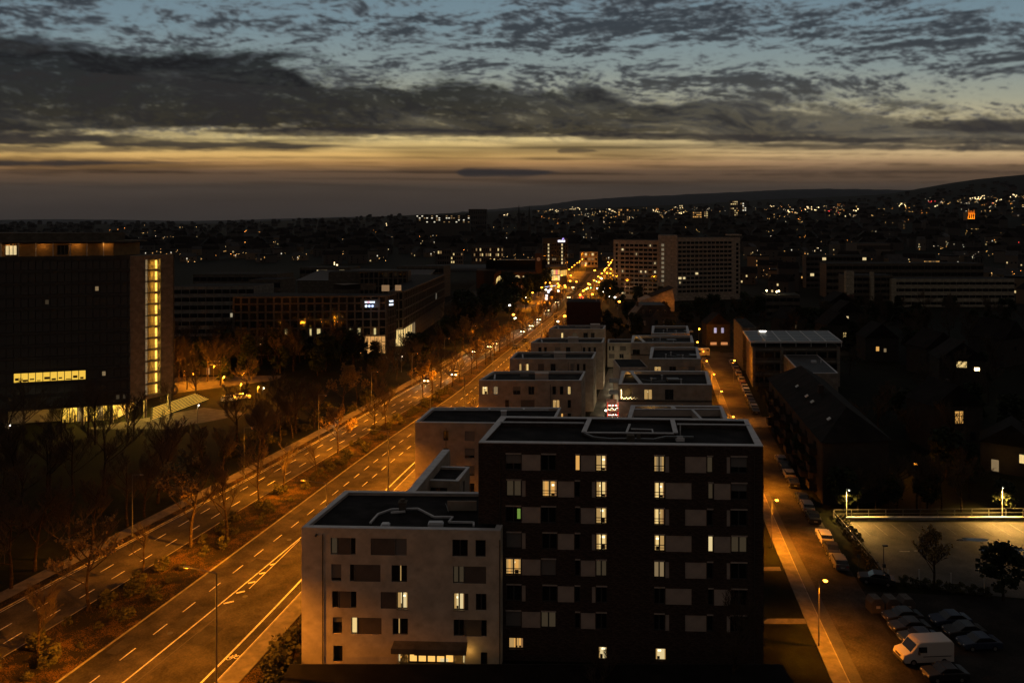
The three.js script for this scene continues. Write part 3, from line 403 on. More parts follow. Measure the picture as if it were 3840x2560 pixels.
  const at = (x, y, hh = 0) => { const v = 1500 + y * 0.676, Z = (HC - h - hh) * F / (v - CV); return [xAt(1750 + x * 0.676, Z) - b.ox, h + hh, -(Z - b.oZ)]; };
  // double rear parapet and the raised frame round the roof terraces
  const rail = (p, q, w = 0.5, hh = 0.12, name = 'parapet_cap') => { const a = at(...p, hh), c = at(...q, hh); part(b.o, name, bar(a, c, w, 0.12), M.cap); const u = bar([a[0], a[1] - 0.42, a[2]], [c[0], c[1] - 0.42, c[2]], w * 0.7, 0.70); part(b.o, 'parapet', u, M.brick); };
  rail([186, 122], [652, 127], 0.3); rail([1168, 133], [1568, 138], 0.3); rail([684, 101], [650, 178], 0.55, 0.14); rail([1141, 105], [1160, 182], 0.55, 0.14); rail([662, 180], [1150, 184], 0.28, 0.13); rail([905, 134], [888, 178], 0.25, 0.1); rail([912, 160], [1032, 163], 0.16, 0.1); rail([1030, 164], [1034, 180], 0.16, 0.1);
  const pipe = (pts) => { for (let i = 0; i < pts.length - 1; i++) part(b.o, 'roof_pipe', bar(at(...pts[i], 0.05), at(...pts[i + 1], 0.05), 0.26, 0.2), M.steel); };
  pipe([[655, 186], [705, 207], [800, 216], [890, 214], [1040, 218], [1105, 204], [1260, 206]]);
  part(b.o, 'chimney', merge([box(0.8, 0.9, 0.8), box(0.4, 1.0, 0.4, 0.9, 0, 0)]), M.darkConcrete, at(910, 236, -0.4)); part(b.o, 'skylight', merge([box(0.9, 0.4, 0.6), box(0.7, 0.12, 0.45, 0, 0.4, 0)]), mat('skylight dome pale', 0.7, 0.72, 0.76, 0.35), at(1184, 226, -0.4)); part(b.o, 'vent_pipe', rod([0, 0, 0], [0, 1.3, 0], 0.07), M.cap, at(1186, 196, -0.4));
}
// ---------------------------------------------------------------- wing between the white block and the next one, with its stair box
{
  const foot = [[-14.4, 92.4], [-13.3, 92.4], [-9.5, 114], [-10.6, 114]], h = 13.0, b = building('connecting_wing', 'narrow pale wing running back from the white block towards the next one', foot), [A, B, C, D] = foot;
  wall(b, A, B, 0, h, M.beige); wall(b, B, C, 0, h, M.beige, [{ s0: 17, s1: 18, t0: 9.6, t1: 11.4 }], { inset: 1 }); wall(b, C, D, 0, h, M.beige); wall(b, D, A, 0, h, M.beige, [{ s0: 12, s1: 13, t0: 9.6, t1: 11.4 }, { s0: 16, s1: 17.6, t0: 9.6, t1: 11.4 }, { s0: 12, s1: 13, t0: 6.6, t1: 8.4 }], { inset: 1 });
  part(b.o, 'roof', prism(rel(b, quadIn(foot, 0.1)), 0.1, h + 0.002), M.cap);
  const f2 = [[-13.2, 103], [-7.4, 102.6], [-6.2, 108.6], [-12.1, 109]], c = building('stair_box', 'small flat-roofed stair tower standing against the narrow wing', f2), hh = 12.1; wall(c, f2[0], f2[1], 0, hh, M.beige, [{ s0: 1.8, s1: 4.2, t0: 10.2, t1: 11.2 }]); wall(c, f2[1], f2[2], 0, hh, M.beige, [{ s0: 2.4, s1: 3.2, t0: 9.4, t1: 11.2 }], { inset: 1 }); wall(c, f2[2], f2[3], 0, hh, M.beige); wall(c, f2[3], f2[0], 0, hh, M.beige, [], { inset: 1 }); flatRoof(c, f2, hh, { w: 0.5, drop: 0.5 });
}
// ---------------------------------------------------------------- the two rows of pale four-storey blocks behind
function rowBlock(name, label, foot, front, opt = {}) {
  const h = opt.h ?? 13.4, b = building(name, label, foot, { group: opt.group }), [A, B, C, D] = foot, m = opt.mat ?? M.beige;
  wall(b, A, B, 0, h, m, front); wall(b, B, C, 0, h, m, opt.right ?? [0, 1, 2].map((k) => ({ s0: 4, s1: 5.4, t0: h - 3 - k * 2.95, t1: h - 1.2 - k * 2.95, kind: 'dark' })), { inset: 1 }); wall(b, C, D, 0, h, m); wall(b, D, A, 0, h, m, (h > 10 ? [0, 1, 2] : []).map((k) => ({ s0: 3, s1: 4.6, t0: h - 3 - k * 2.95, t1: h - 1.2 - k * 2.95, kind: k === 1 && opt.glow ? 'orange' : 'dark' })), { inset: 1 });
  flatRoof(b, foot, h, { w: opt.w ?? 0.5, drop: opt.drop ?? 0.7, cap: opt.cap ?? M.cap }); return b;
}
// openings read from a close-up: list of [x0, x1, row, kind], x in photograph columns
function frontRow(foot, h, list, rowTop = 1.1, tall = 1.75, step = 2.95) {
  const [A, B] = foot, L = Math.hypot(B[0] - A[0], B[1] - A[1]), u0 = CU + F * A[0] / A[1], u1 = CU + F * B[0] / B[1];
  return list.map(([x0, x1, k, kind = 'dark', o = {}]) => ({ s0: clamp((x0 - u0) / (u1 - u0) * L, 0.5, L - 1), s1: clamp((x1 - u0) / (u1 - u0) * L, 1, L - 0.5), t1: h - rowTop - k * step, t0: h - rowTop - k * step - tall, kind, ...o }));
}
const ca = (x) => 1900 + x * 0.287, cb = (x) => 2300 + x * 0.287, c6 = (x) => 1100 + x * 0.676;
{
  const H = 13.4, cl = (o) => ({ curtain: [[0.0, 0.42], [0.56, 1]], ...o });
  let f = [[-16.8, 128], [7.2, 127], [9.2, 138.3], [-15, 138.4]];
  const b0 = rowBlock('apartment_block', 'pale four-storey block with a roof frame of grey metal just behind the brick block', f, frontRow(f, H, [0, 1, 2, 3].flatMap((k) => [[c6(833), c6(861), k, 'dark'], [c6(953), c6(1006), k, 'dark', { blind: [0.95, 0.7, 0.85, 0][k], curtain: k === 3 ? [[0.3, 0.5]] : undefined }]]), 1.35, 1.7, 3.0), { w: 0.55 });
  part(b0.o, 'parapet_cap', box(22, 0.14, 0.3), M.cap, [12.6, H - 0.05, -8.6]); for (const x of [6.2, 12.6, 19]) part(b0.o, 'parapet_cap', box(0.4, 0.13, 1.4), M.cap, [x, H - 0.04, -9.3]);
  part(b0.o, 'vent_box', merge([box(1.0, 0.9, 1.0), box(1.15, 0.1, 1.15, 0, 0.9, 0)]), M.cap, [15.3, H - 0.4, -6]);
  part(b0.o, 'rain_pipe', rod([0, 0, 0], [0, H - 0.8, 0], 0.05), M.frame, onWall(b0, f[0], f[1], 5.4, 0, 0.08));
  const rowL = [
    [[[-7.3, 162], [15.2, 162], [17.1, 172], [-4.5, 172]], [[ca(85), ca(180), 0, 'dark', { blind: 0.5 }], [ca(285), ca(362), 0], [ca(598), ca(645), 0], [ca(695), ca(742), 0], [ca(798), ca(838), 0, 'lit', { curtain: [[0.2, 0.8]] }], [ca(185), ca(365), 1, 'shut'], [ca(602), ca(694), 1, 'orange', cl()], [ca(798), ca(842), 1], [ca(702), ca(742), 2, 'orange'], [ca(798), ca(842), 2], [1806, 1830, 0, 'lit'], [1850, 1868, 0, 'dim2'], [ca(-20), ca(30), 1]], 'pale block with an amber curtained window, first of the row behind the connecting wing'],
    [[[-0.6, 188], [20.7, 188], [22.6, 198], [1.2, 198]], [[ca(163), ca(196), 0, 'lit', { curtain: [[0, 1]] }], [ca(248), ca(288), 0, 'lit', { curtain: [[0, 0.5]] }], [ca(410), ca(488), 0, 'shut'], [ca(574), ca(640), 0], [ca(835), ca(875), 0, 'dark', { blind: 0.9 }], [ca(917), ca(952), 0], [ca(997), ca(1033), 0]], 'pale block with two narrow lit windows at its road end'],
    [[[5.4, 213], [26.3, 213], [27.9, 222], [8, 222]], [[ca(415), ca(455), 0], [ca(490), ca(525), 0], [ca(632), ca(700), 0, 'dark', { blind: 0.9 }], [ca(775), ca(832), 0], [ca(995), ca(1030), 0], [ca(1065), ca(1100), 0], [ca(1137), ca(1168), 0]], 'pale block with all its upper windows dark beside the low link'],
    [[[12, 241], [30.1, 241], [31.6, 249], [14.7, 249]], [[ca(712), ca(742), 0, 'lit'], [ca(862), ca(922), 0, 'dim'], [ca(1003), ca(1058), 0], [ca(1103), ca(1150), 0]], 'last pale block of the road row, one narrow lit window, below the dark red wall'],
  ];
  rowL.forEach(([foot, list, label], i) => {
    const b = rowBlock('apartment_block', label, foot, frontRow(foot, H, list, 1.25, 1.8), { group: 'row of pale blocks along the main road' }), w = foot[1][0] - foot[0][0];
    part(b.o, 'stair_hatch', merge([box(2.9, 1.5, 2.6), box(3.1, 0.1, 2.8, 0, 1.5, 0)]), M.panel, [w * [0.62, 0.61, 0.6, 0.86][i], H - 0.5, -3.6]); part(b.o, 'green_roof', box(w * 0.42, 0.06, 5), M.gravel, [w * 0.3, H - 0.44, -5]); part(b.o, 'green_roof', box(w * 0.26, 0.06, 5), M.gravel, [w * 0.84, H - 0.44, -5]);
    part(b.o, 'roof_ridge', box(0.35, 0.3, 5), M.cap, [3.4, H - 0.42, -5.2]); part(b.o, 'rain_pipe', rod([0, 0, 0], [0, H - 0.8, 0], 0.06), M.frame, onWall(b, foot[0], foot[1], w * 0.7, 0, 0.09));
    part(b.o, 'solar_panel', new THREE.BoxGeometry(2, 0.06, 1.2).rotateX(0.4), M.glass, [w * 0.45, H - 0.1, -6]);
  });
  f = [[31.8, 246], [43, 246], [44, 254], [33, 254]];
  rowBlock('link_block', 'short pale link block joining the two rows across the courtyard', f, frontRow(f, 8, [[ca(1310), ca(1340), 0], [ca(1380), ca(1405), 0], [ca(1480), ca(1560), 0, 'shut'], [ca(1312), ca(1410), 1, 'shut'], [ca(1475), ca(1530), 1]], 1.0, 1.5, 2.6), { h: 8, right: [] });
  // east row: blocks with a roof terrace cut into the courtyard end
  const fence = (b, H2) => part(b.o, 'roof_pipe', merge([bar([6, H2 - 0.2, -6], [8, H2 - 0.2, -4], 0.2), bar([8, H2 - 0.2, -4], [11, H2 - 0.2, -4.2], 0.2), box(2.6, 0.5, 2, 13, H2 - 0.45, -6), box(0.9, 0.3, 0.7, 9, H2 - 0.45, -7)]), M.steel);
  f = [[19.6, 127], [37.5, 127], [39.7, 139.6], [22.5, 140]];
  const r0 = rowBlock('terrace_block', 'pale block with wide metal frames round sunken roof terraces, nearest the brick block', f, [], { w: 0.75, drop: 1.5, group: 'row of pale blocks along the side street' });
  part(r0.o, 'parapet_cap', box(17, 0.14, 0.45), M.cap, [11.2, H - 0.06, -10.2]); part(r0.o, 'parapet', box(17, 1.4, 0.25), M.panel, [11.2, H - 1.46, -10.2]); part(r0.o, 'parapet_cap', box(0.8, 0.14, 2.4), M.cap, [10.6, H - 0.055, -11.3]); part(r0.o, 'parapet_cap', box(0.5, 0.14, 6), M.cap, [13.8, H - 0.055, -6.6]); part(r0.o, 'parapet', box(0.3, 1.4, 6), M.panel, [13.8, H - 1.46, -6.6]);
  part(r0.o, 'lit_wall', box(7.4, 0.9, 0.08), M.beige, [6.6, H - 1.1, -12.2]); point([26, H - 0.5, -138.2], WARM, 2.0, 5);
  const east = [
    [[[22.8, 158.2], [42.7, 157.6], [45.6, 172.4], [25.6, 172.5]], [[cb(92), cb(240), 0, 'hole'], [cb(404), cb(512), 0, 'orange', cl()], [cb(678), cb(790), 0]], 'pale block with a fairy-lit loggia and an amber window'],
    [[[34.9, 187.8], [48, 187.7], [51.6, 205.4], [38.6, 205.4]], [[cb(538), cb(628), 0, 'orange', cl()], [cb(735), cb(822), 0], [cb(985), cb(1072), 0, 'dark', { blind: 0.9 }]], 'narrower pale block with a double amber window and white roof vents'],
    [[[34.3, 213], [52.5, 213], [55.3, 227], [37, 227]], [[cb(245), cb(350), 0]], 'pale block with a lit roof terrace next to the link'],
    [[[43.6, 231], [55.6, 231], [59, 248], [47, 248]], [], 'last pale block of the side street row with a bright rear parapet'],
  ];
  east.forEach(([foot, list, label], i) => {
    const b = rowBlock('terrace_block', label, foot, frontRow(foot, H, list, i === 0 ? 1.0 : 1.9, i === 0 ? 2.2 : 1.75), { w: 0.8, drop: 0.9, group: 'row of pale blocks along the side street' }), w = foot[1][0] - foot[0][0]; fence(b, H);
    if (i === 0 || i === 2) { part(b.o, 'parapet_cap', box(0.8, 0.14, foot[2][1] - foot[1][1] - 1), M.cap, [3.6 + (i ? 0.4 : 1.3), H + 0.0, -(foot[2][1] - foot[1][1]) / 2]); part(b.o, 'terrace_wall', box(2.6, 0.7, 0.1), M.beige, [4.2, H - 0.72, -(foot[2][1] - foot[1][1]) + 1.2]); point([foot[3][0] + 1.8, H - 0.2, -foot[3][1] + 2.0], WARM, 3.5, 5); }
    part(b.o, 'cornice', box(w + 0.1, 0.35, 0.12), M.darkConcrete, onWall(b, foot[0], foot[1], w / 2, H - 3.6, 0.06), wallTurn(foot[0], foot[1]));
    for (const [x, z] of [[w * 0.4, -5], [w * 0.55, -8], [w * 0.72, -4]]) part(b.o, 'roof_vent', merge([rod([0, 0, 0], [0, 0.9, 0], 0.14), rod([0, 0.9, 0], [0, 1.05, 0], 0.26)]), M.cap, [x, H - 0.65, z]);
    if (i === 0) { // loggia with a string of small warm lights
      const p0 = 0.6, p1 = 4.0, y0 = H - 3.15; part(b.o, 'loggia_back', box(3.9, 2.4, 0.1), M.beige, [2.3, y0, -1.6]); part(b.o, 'loggia_floor', box(3.9, 0.1, 1.5), M.pave, [2.3, y0 - 0.1, -0.95]);
      for (let k = 0; k < 13; k++) part(b.o, 'fairy_light', new THREE.OctahedronGeometry(0.08), M.warmLamp, [p0 + (p1 - p0) * k / 12, y0 + 0.25 + 0.16 * Math.sin(k * 2.1), 0.06]); for (let k = 0; k < 6; k++) part(b.o, 'fairy_light', new THREE.OctahedronGeometry(0.08), M.warmLamp, [p0, y0 + 0.5 + k * 0.3, 0.05]); point([foot[0][0] + 1.6, y0 + 1, -foot[0][1] + 0.5], WARM, 1.6, 4);
    }
    if (i === 1) { const lo = part(b.o, 'side_wing', box(7.4, 11, 11), M.panel, [-3.75, 0, -7]); part(lo, 'roof', box(6.8, 0.05, 10.4, 0, 11, 0), M.roof); part(lo, 'window', box(5.4, 1.9, 0.06, -0.4, 8.0, 5.51), M.glass); part(lo, 'balcony', merge([box(2.6, 0.15, 1.4), box(2.6, 1.0, 0.06, 0, 0.15, 0.67)]), M.cap, [-5.0, 7.2, 5.4]); part(lo, 'balcony', merge([box(2.6, 0.15, 1.4), box(2.6, 1.0, 0.06, 0, 0.15, 0.67)]), M.cap, [-5.0, 4.2, 5.4]); }
  });
  // balcony stack wrapped in coloured lights at the courtyard corner of the nearest terrace block
  const bal = thing('festive_balcony', 'balcony pair wrapped in bright red and white fairy lights above the courtyard path', 'balcony', [21.4, 6.2, -157.6]);
  for (let k = 0; k < 2; k++) { const y = k * 2.0; part(bal, 'floor', box(2.2, 0.15, 1.8, 0, y, 0), M.concrete); part(bal, 'railing', merge([box(2.2, 0.06, 0.06, 0, y + 1.0, 0.88), box(0.06, 1, 0.06, -1.07, y, 0.88), box(0.06, 1, 0.06, 1.07, y, 0.88), box(0.06, 1, 0.06, 0, y, 0.88)]), M.steel); part(bal, 'back_wall', box(2.2, 1.84, 0.12, 0, y + 0.152, -0.9), mat('pink plaster', 0.5, 0.28, 0.22, 0.9));
    for (let q = 0; q < 10; q++) { part(bal, 'fairy_light', new THREE.OctahedronGeometry(0.075), q % 3 ? M.whiteLamp : M.tail, [-1.05 + q * 0.233, y + 1.1 + 0.05 * Math.sin(q * 3), 0.92]); part(bal, 'fairy_light', new THREE.OctahedronGeometry(0.06), q % 2 ? M.whiteLamp : M.warmLamp, [-1.0 + q * 0.22, y + 0.35 + 0.25 * Math.sin(q * 5), 0.92]); } for (let q = 0; q < 5; q++) for (const x of [-1.1, 1.1]) part(bal, 'fairy_light', new THREE.OctahedronGeometry(0.07), M.tail, [x, y + 0.2 + q * 0.36, 0.93]); }
  part(bal, 'pillar', merge([box(0.2, 6.2, 0.2, -1, -6.2, 0.8), box(0.2, 6.2, 0.2, 1, -6.2, 0.8)]), M.concrete); point([21.4, 8.4, -156.3], new THREE.Color(1, 0.55, 0.3), 3.5, 8);
}
// ---------------------------------------------------------------- the tower the picture is taken from stands behind the camera and shades the gardens
{
  const b = thing('camera_side_tower', 'tall dark apartment tower that the view looks out from', 'building', [19, 0, 12]); part(b, 'wall', box(44, 60, 22), M.darkConcrete); for (let k = 1; k < 20; k++) part(b, 'floor_band', box(44.2, 0.4, 22.2, 0, k * 3, 0), M.concrete);
}
// ---------------------------------------------------------------- the high-rise slab west of the road
{
  const foot = [[-152, 161], [-92, 178], [-86.3, 188.8], [-140, 196]], h = 40, y0 = 4.6;
  const b = building('office_tower', 'dark high-rise slab with a glowing yellow stair slot and a lit lobby under it', foot), [A, B, C, D] = foot, dark = mat('dark tower cladding', 0.062, 0.055, 0.048, 0.8, { map: T.concrete }), stone = mat('tower end wall', 0.26, 0.22, 0.18, 0.9, { map: T.concrete });
  const L = Math.hypot(B[0] - A[0], B[1] - A[1]), Le = Math.hypot(C[0] - B[0], C[1] - B[1]), tA = wallTurn(A, B), tB = wallTurn(B, C), FH = (h - y0) / 12.2;
  part(b.o, 'core', prism(rel(b, [[-151, 161.9], [-93.9, 179.5], [-88.1, 189.2], [-139.6, 195.2]]), h - y0 - 0.6, y0 + 0.3), dark);
  // front: spandrel bands and single windows between them
  const sOf = (u) => { let lo = 0, hi = L; for (let i = 0; i < 40; i++) { const m = (lo + hi) / 2, x = A[0] + (B[0] - A[0]) * m / L, Z = A[1] + (B[1] - A[1]) * m / L; (CU + F * x / Z < u) ? lo = m : hi = m; } return lo; };
  const cell = 1.5, s00 = sOf(-20), n = Math.floor((L - s00 - 0.4) / cell); const wg = box(cell - 0.14, 2.1, 0.05);
  for (let k = 0; k < 13; k++) part(b.o, 'spandrel', box(L, k === 12 ? 1.0 : FH - 2.12, 0.34), dark, onWall(b, A, B, L / 2, y0 + k * FH - 0.3, -0.18), tA);
  let count = 0; const blind = mat('office glass with blinds', 0.052, 0.047, 0.042, 0.4); const litRow = [sOf(48), sOf(327)];
  for (let k = 0; k < 12; k++) for (let i = 0; i < n; i++) {
    const s = L - 0.6 - (i + 0.5) * cell, y = y0 + k * FH + FH - 2.4, lit = k === 2 && s > litRow[0] && s < litRow[1] && i !== 17, other = (k === 9 && i === 4) ? M.dim2 : (k === 8 && Math.abs(s - sOf(172)) < 0.7) ? M.dim : (k === 2 && Math.abs(s - sOf(390)) < 0.7) ? M.dim2 : (k === 0 && Math.abs(s - sOf(450)) < 2.2) ? M.dim : null;
    if (count < 285 || lit || other) { const w = part(b.o, 'window', wg, lit ? M.office : blind, onWall(b, A, B, s, y, -0.28), tA); count++; if (other) part(w, 'lit_pane', box(0.7, 1.0, 0.03, 0.1, 0.6, 0.03), other); if (lit) { part(w, 'mullion', box(0.12, 2.1, 0.1, cell / 2, 0, 0.06), M.frame); part(w, 'desk', box(0.7 + 0.4 * ((i * 7) % 3) / 2, 0.2 + 0.12 * ((i * 5) % 4), 0.03, -0.1 + 0.1 * (i % 3), 0.12 + 0.3 * (i % 2), 0.04), M.wood); } }
  }
  // end wall with the stair slot
  const c0 = 4.05, c1 = 8.3, top = h - 1.0;
  wall(b, B, C, y0, h - y0, stone, [{ s0: c0, s1: c1, t0: y0 + 0.5, t1: top, kind: 'hole' }], { th: 1.7 });
  wall(b, C, D, y0, h - y0, dark); wall(b, D, A, y0, h - y0, dark);
  const q = (s, t, d) => onWall(b, B, C, s, t, d), fh = (top - y0 - 0.5) / 12, tube = glow('stair light tube', 1, 0.56, 0.09, 1.7);
  for (let k = 0; k < 12; k++) {
    const y = y0 + 0.5 + k * fh; part(b.o, 'landing', box(c1 - c0, 0.22, 1.5), stone, q((c0 + c1) / 2, y, -0.85), tB);
    const f = part(b.o, 'stair_window', windowFrame(1.5, fh - 0.3, 0.09, 1), M.frameLight, q(c0 + 0.8, y + 0.23, -1.3), tB); part(f, 'pane', box(1.4, fh - 0.4, 0.02, 0, 0.05, -0.02), M.dim2); part(f, 'transom', box(1.4, 0.07, 0.1, 0, 1.5, 0), M.frameLight);
    part(b.o, 'stair_wall', box(1.9, fh - 0.26, 0.12), mat('ochre stair wall', 0.5, 0.36, 0.16, 0.8), q(c0 + 2.6, y + 0.23, -1.5), tB); part(b.o, 'light_tube', box(0.62, fh - 0.7, 0.08), tube, q(c1 - 0.62, y + 0.35, -0.95), tB);
    part(b.o, 'railing', merge([box(c1 - c0, 0.05, 0.05, 0, 0.95, 0), ...[-1.4, -0.7, 0, 0.7, 1.4].map((x) => box(0.04, 0.95, 0.04, x, 0, 0))]), M.steel, q((c0 + c1) / 2, y + 0.22, -0.15), tB);
    const p = q(c1 - 0.8, y + 1.5, -0.55); point([p[0] + b.ox, p[1], p[2] - b.oZ], new THREE.Color(1, 0.58, 0.10), 3.4, 6);
  }
  // columns, lobby glass and the lit soffit below
  for (const [s, w] of [[sOf(305), A], [sOf(415), A], [L - 0.8, A]]) part(b.o, 'column', rod([0, 0, 0], [0, y0, 0], 0.38, 0.38, 12), M.concrete, onWall(b, A, B, s, 0, -0.7)); for (const s of [4.5, Le - 1]) part(b.o, 'column', rod([0, 0, 0], [0, y0, 0], 0.38, 0.38, 12), M.concrete, q(s, 0, -0.7));
  part(b.o, 'soffit', prism(rel(b, quadIn(foot, 0.3)), 0.14, y0 + 0.02), M.white);
  const l0 = sOf(215), l1 = L - 3.4; for (let k = 0; k < 11; k++) { const w = (l1 - l0) / 11, f = part(b.o, 'lobby_window', windowFrame(w, y0 - 0.3, 0.1, k % 2), M.frame, onWall(b, A, B, l0 + (k + 0.5) * w, 0.1, -3.2), tA); part(f, 'pane', box(w - 0.1, y0 - 0.5, 0.03, 0, 0.1, -0.05), k % 4 === 3 ? M.dim2 : M.office); part(f, 'furniture', box(w * 0.5, 0.7 + 0.5 * (k % 3), 0.05, w * 0.1 * (k % 2), 0.1, 0.06), M.wood); }
  part(b.o, 'lobby_core', prism(rel(b, [[-120, 176], [-97, 182], [-97, 192], [-122, 190]]), y0 - 0.2, 0.1), M.white);
  for (const s of [sOf(260), sOf(360), L - 2.4]) { const p = onWall(b, A, B, s, y0 - 0.5, -1.4); point([p[0] + b.ox, p[1], p[2] - b.oZ], new THREE.Color(1, 0.58, 0.09), 90, 14); } for (const s of [2.5, 7, 10.5]) { const p = q(s, y0 - 0.5, -1.8); point([p[0] + b.ox, p[1], p[2] - b.oZ], new THREE.Color(1, 0.58, 0.09), 130, 14); }
  // roof storey with a wide eave
  const pf = [[-152, 165], [-97.5, 180.8], [-95, 188.5], [-146, 193]], pv = { o: b.o, ox: b.ox, oZ: b.oZ }, tP = wallTurn(pf[0], pf[1]), LP = Math.hypot(pf[1][0] - pf[0][0], pf[1][1] - pf[0][1]), och = mat('ochre roof storey', 0.30, 0.19, 0.085, 0.85, { map: T.stucco });
  part(b.o, 'roof', prism(rel(b, quadIn(foot, 0.2)), 0.2, h - 0.25), M.roof); part(b.o, 'roof_storey', prism(rel(b, pf), 3.0, h), och); part(b.o, 'eave', prism(rel(b, quadIn(pf, -1.3)), 0.35, h + 3.3), M.darkConcrete); part(b.o, 'plant_room', prism(rel(b, quadIn(pf, 2.5)), 1.9, h + 3.66), M.darkConcrete);
  for (let k = 0; k < 12; k++) { const s = LP - 2 - k * 3.6; part(b.o, 'roof_post', box(0.16, 3.28, 0.16), M.frameLight, onWall(pv, pf[0], pf[1], s, h + 0.01, 0.95), tP); if ([2, 5, 6, 7].includes(k)) { const w = part(b.o, 'window', windowFrame(2.4, 2.3, 0.08, 2), M.frame, onWall(pv, pf[0], pf[1], s - 1.8, h + 0.35, 0.06), tP); part(w, 'pane', box(2.3, 2.2, 0.03, 0, 0.05, -0.03), k === 6 || k === 5 ? M.litPale : k === 3 ? M.dim2 : M.glass); if (k === 6) part(w, 'curtain', box(0.7, 2.1, 0.03, 0.2, 0.1, 0.02), M.brownPanel); } if (k >= 8) part(b.o, 'vent_slot', box(1.2, 0.5, 0.08), M.glass, onWall(pv, pf[0], pf[1], s - 1.8, h + 1.5, 0.05), tP); }
  for (const s of [LP - 1.6, LP - 8, LP - 15, LP - 22, LP - 29, LP - 36, LP - 43]) { const p = onWall(pv, pf[0], pf[1], s, h + 2.6, 1.1); point([p[0] + b.ox, p[1], p[2] - b.oZ], new THREE.Color(1, 0.46, 0.10), 5, 6); }
}
// lit steps leading down from the tower, and the low gatehouse beside the drive
{
  const st = thing('lit_steps', 'long flight of steps with glowing yellow treads beside the office tower', 'stairs', [-88.2, 0, -180.4], Math.atan2(21, 5.3)); const riser = glow('step light strip', 1, 0.55, 0.07, 1.3);
  for (let k = 0; k < 8; k++) { const a = k * 0.7, L = 21.6 - a; part(st, 'step', box(L, 0.17 * (k + 1), 0.55, a + L / 2, 0.01, -k * 0.56), M.asphalt); part(st, 'step_light', box(L - 0.4, 0.07, 0.04, a + L / 2, 0.17 * k + 0.08, -k * 0.56 + 0.3), riser); }
  for (const [x, Z] of [[-86.6, 183], [-84.8, 190], [-83, 197], [-82.2, 201]]) point([x + 1.6, 1.6, -Z], new THREE.Color(1, 0.55, 0.10), 9, 10);
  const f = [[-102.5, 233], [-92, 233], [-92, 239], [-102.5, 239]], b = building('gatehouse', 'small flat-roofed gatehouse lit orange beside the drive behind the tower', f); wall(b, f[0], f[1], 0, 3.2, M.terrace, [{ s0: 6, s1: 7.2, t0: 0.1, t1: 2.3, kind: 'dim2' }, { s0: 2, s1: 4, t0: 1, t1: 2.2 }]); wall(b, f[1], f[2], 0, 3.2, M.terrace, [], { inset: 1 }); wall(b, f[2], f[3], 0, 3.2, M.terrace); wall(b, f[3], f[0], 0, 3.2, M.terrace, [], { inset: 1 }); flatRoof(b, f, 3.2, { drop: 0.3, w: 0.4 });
  structure('drive', poly([[-112, 206], [-98, 206], [-84, 216], [-72, 226], [-72, 233], [-90, 231], [-110, 229]], 0.022), M.pave); structure('forecourt', poly([[-100, 172], [-80, 172], [-66, 186], [-80, 192]], 0.02), M.pave);
}
// ---------------------------------------------------------------- office blocks with a stone grid
const gridStone = mat('grid stone', 0.17, 0.14, 0.115, 0.9, { map: T.concrete }), gridStone2 = gridStone;
function gridFace(b, A, B, y0, y1, rows, cols, m, lit = {}, from = 0, budget = 300) {
  const L = Math.hypot(B[0] - A[0], B[1] - A[1]), t = wallTurn(A, B), cw = (L - from) / cols, rh = (y1 - y0) / rows;
  for (let i = 0; i <= cols; i++) part(b.o, 'pier', box(0.62, y1 - y0, 0.4), m, onWall(b, A, B, clamp(from + i * cw, 0.31, L - 0.31), y0, 0.2), t);
  for (let k = 0; k <= rows; k++) part(b.o, 'floor_band', box(L - from, 0.55, 0.34), m, onWall(b, A, B, (L + from) / 2, y0 + k * rh - (k === rows ? 0.552 : 0), 0.19), t);
  for (let k = 0; k < rows; k++) for (let i = 0; i < cols; i++) { const key = k + '_' + i, l = lit[key]; part(b.o, 'window', box(l ? (cw - 0.7) * (l[1] ?? 1) : cw - 0.62, rh - 0.56, 0.04), l ? l[0] : M.glass, onWall(b, A, B, from + (i + 0.5) * cw, y0 + k * rh + 0.55, 0.03), t); }
}
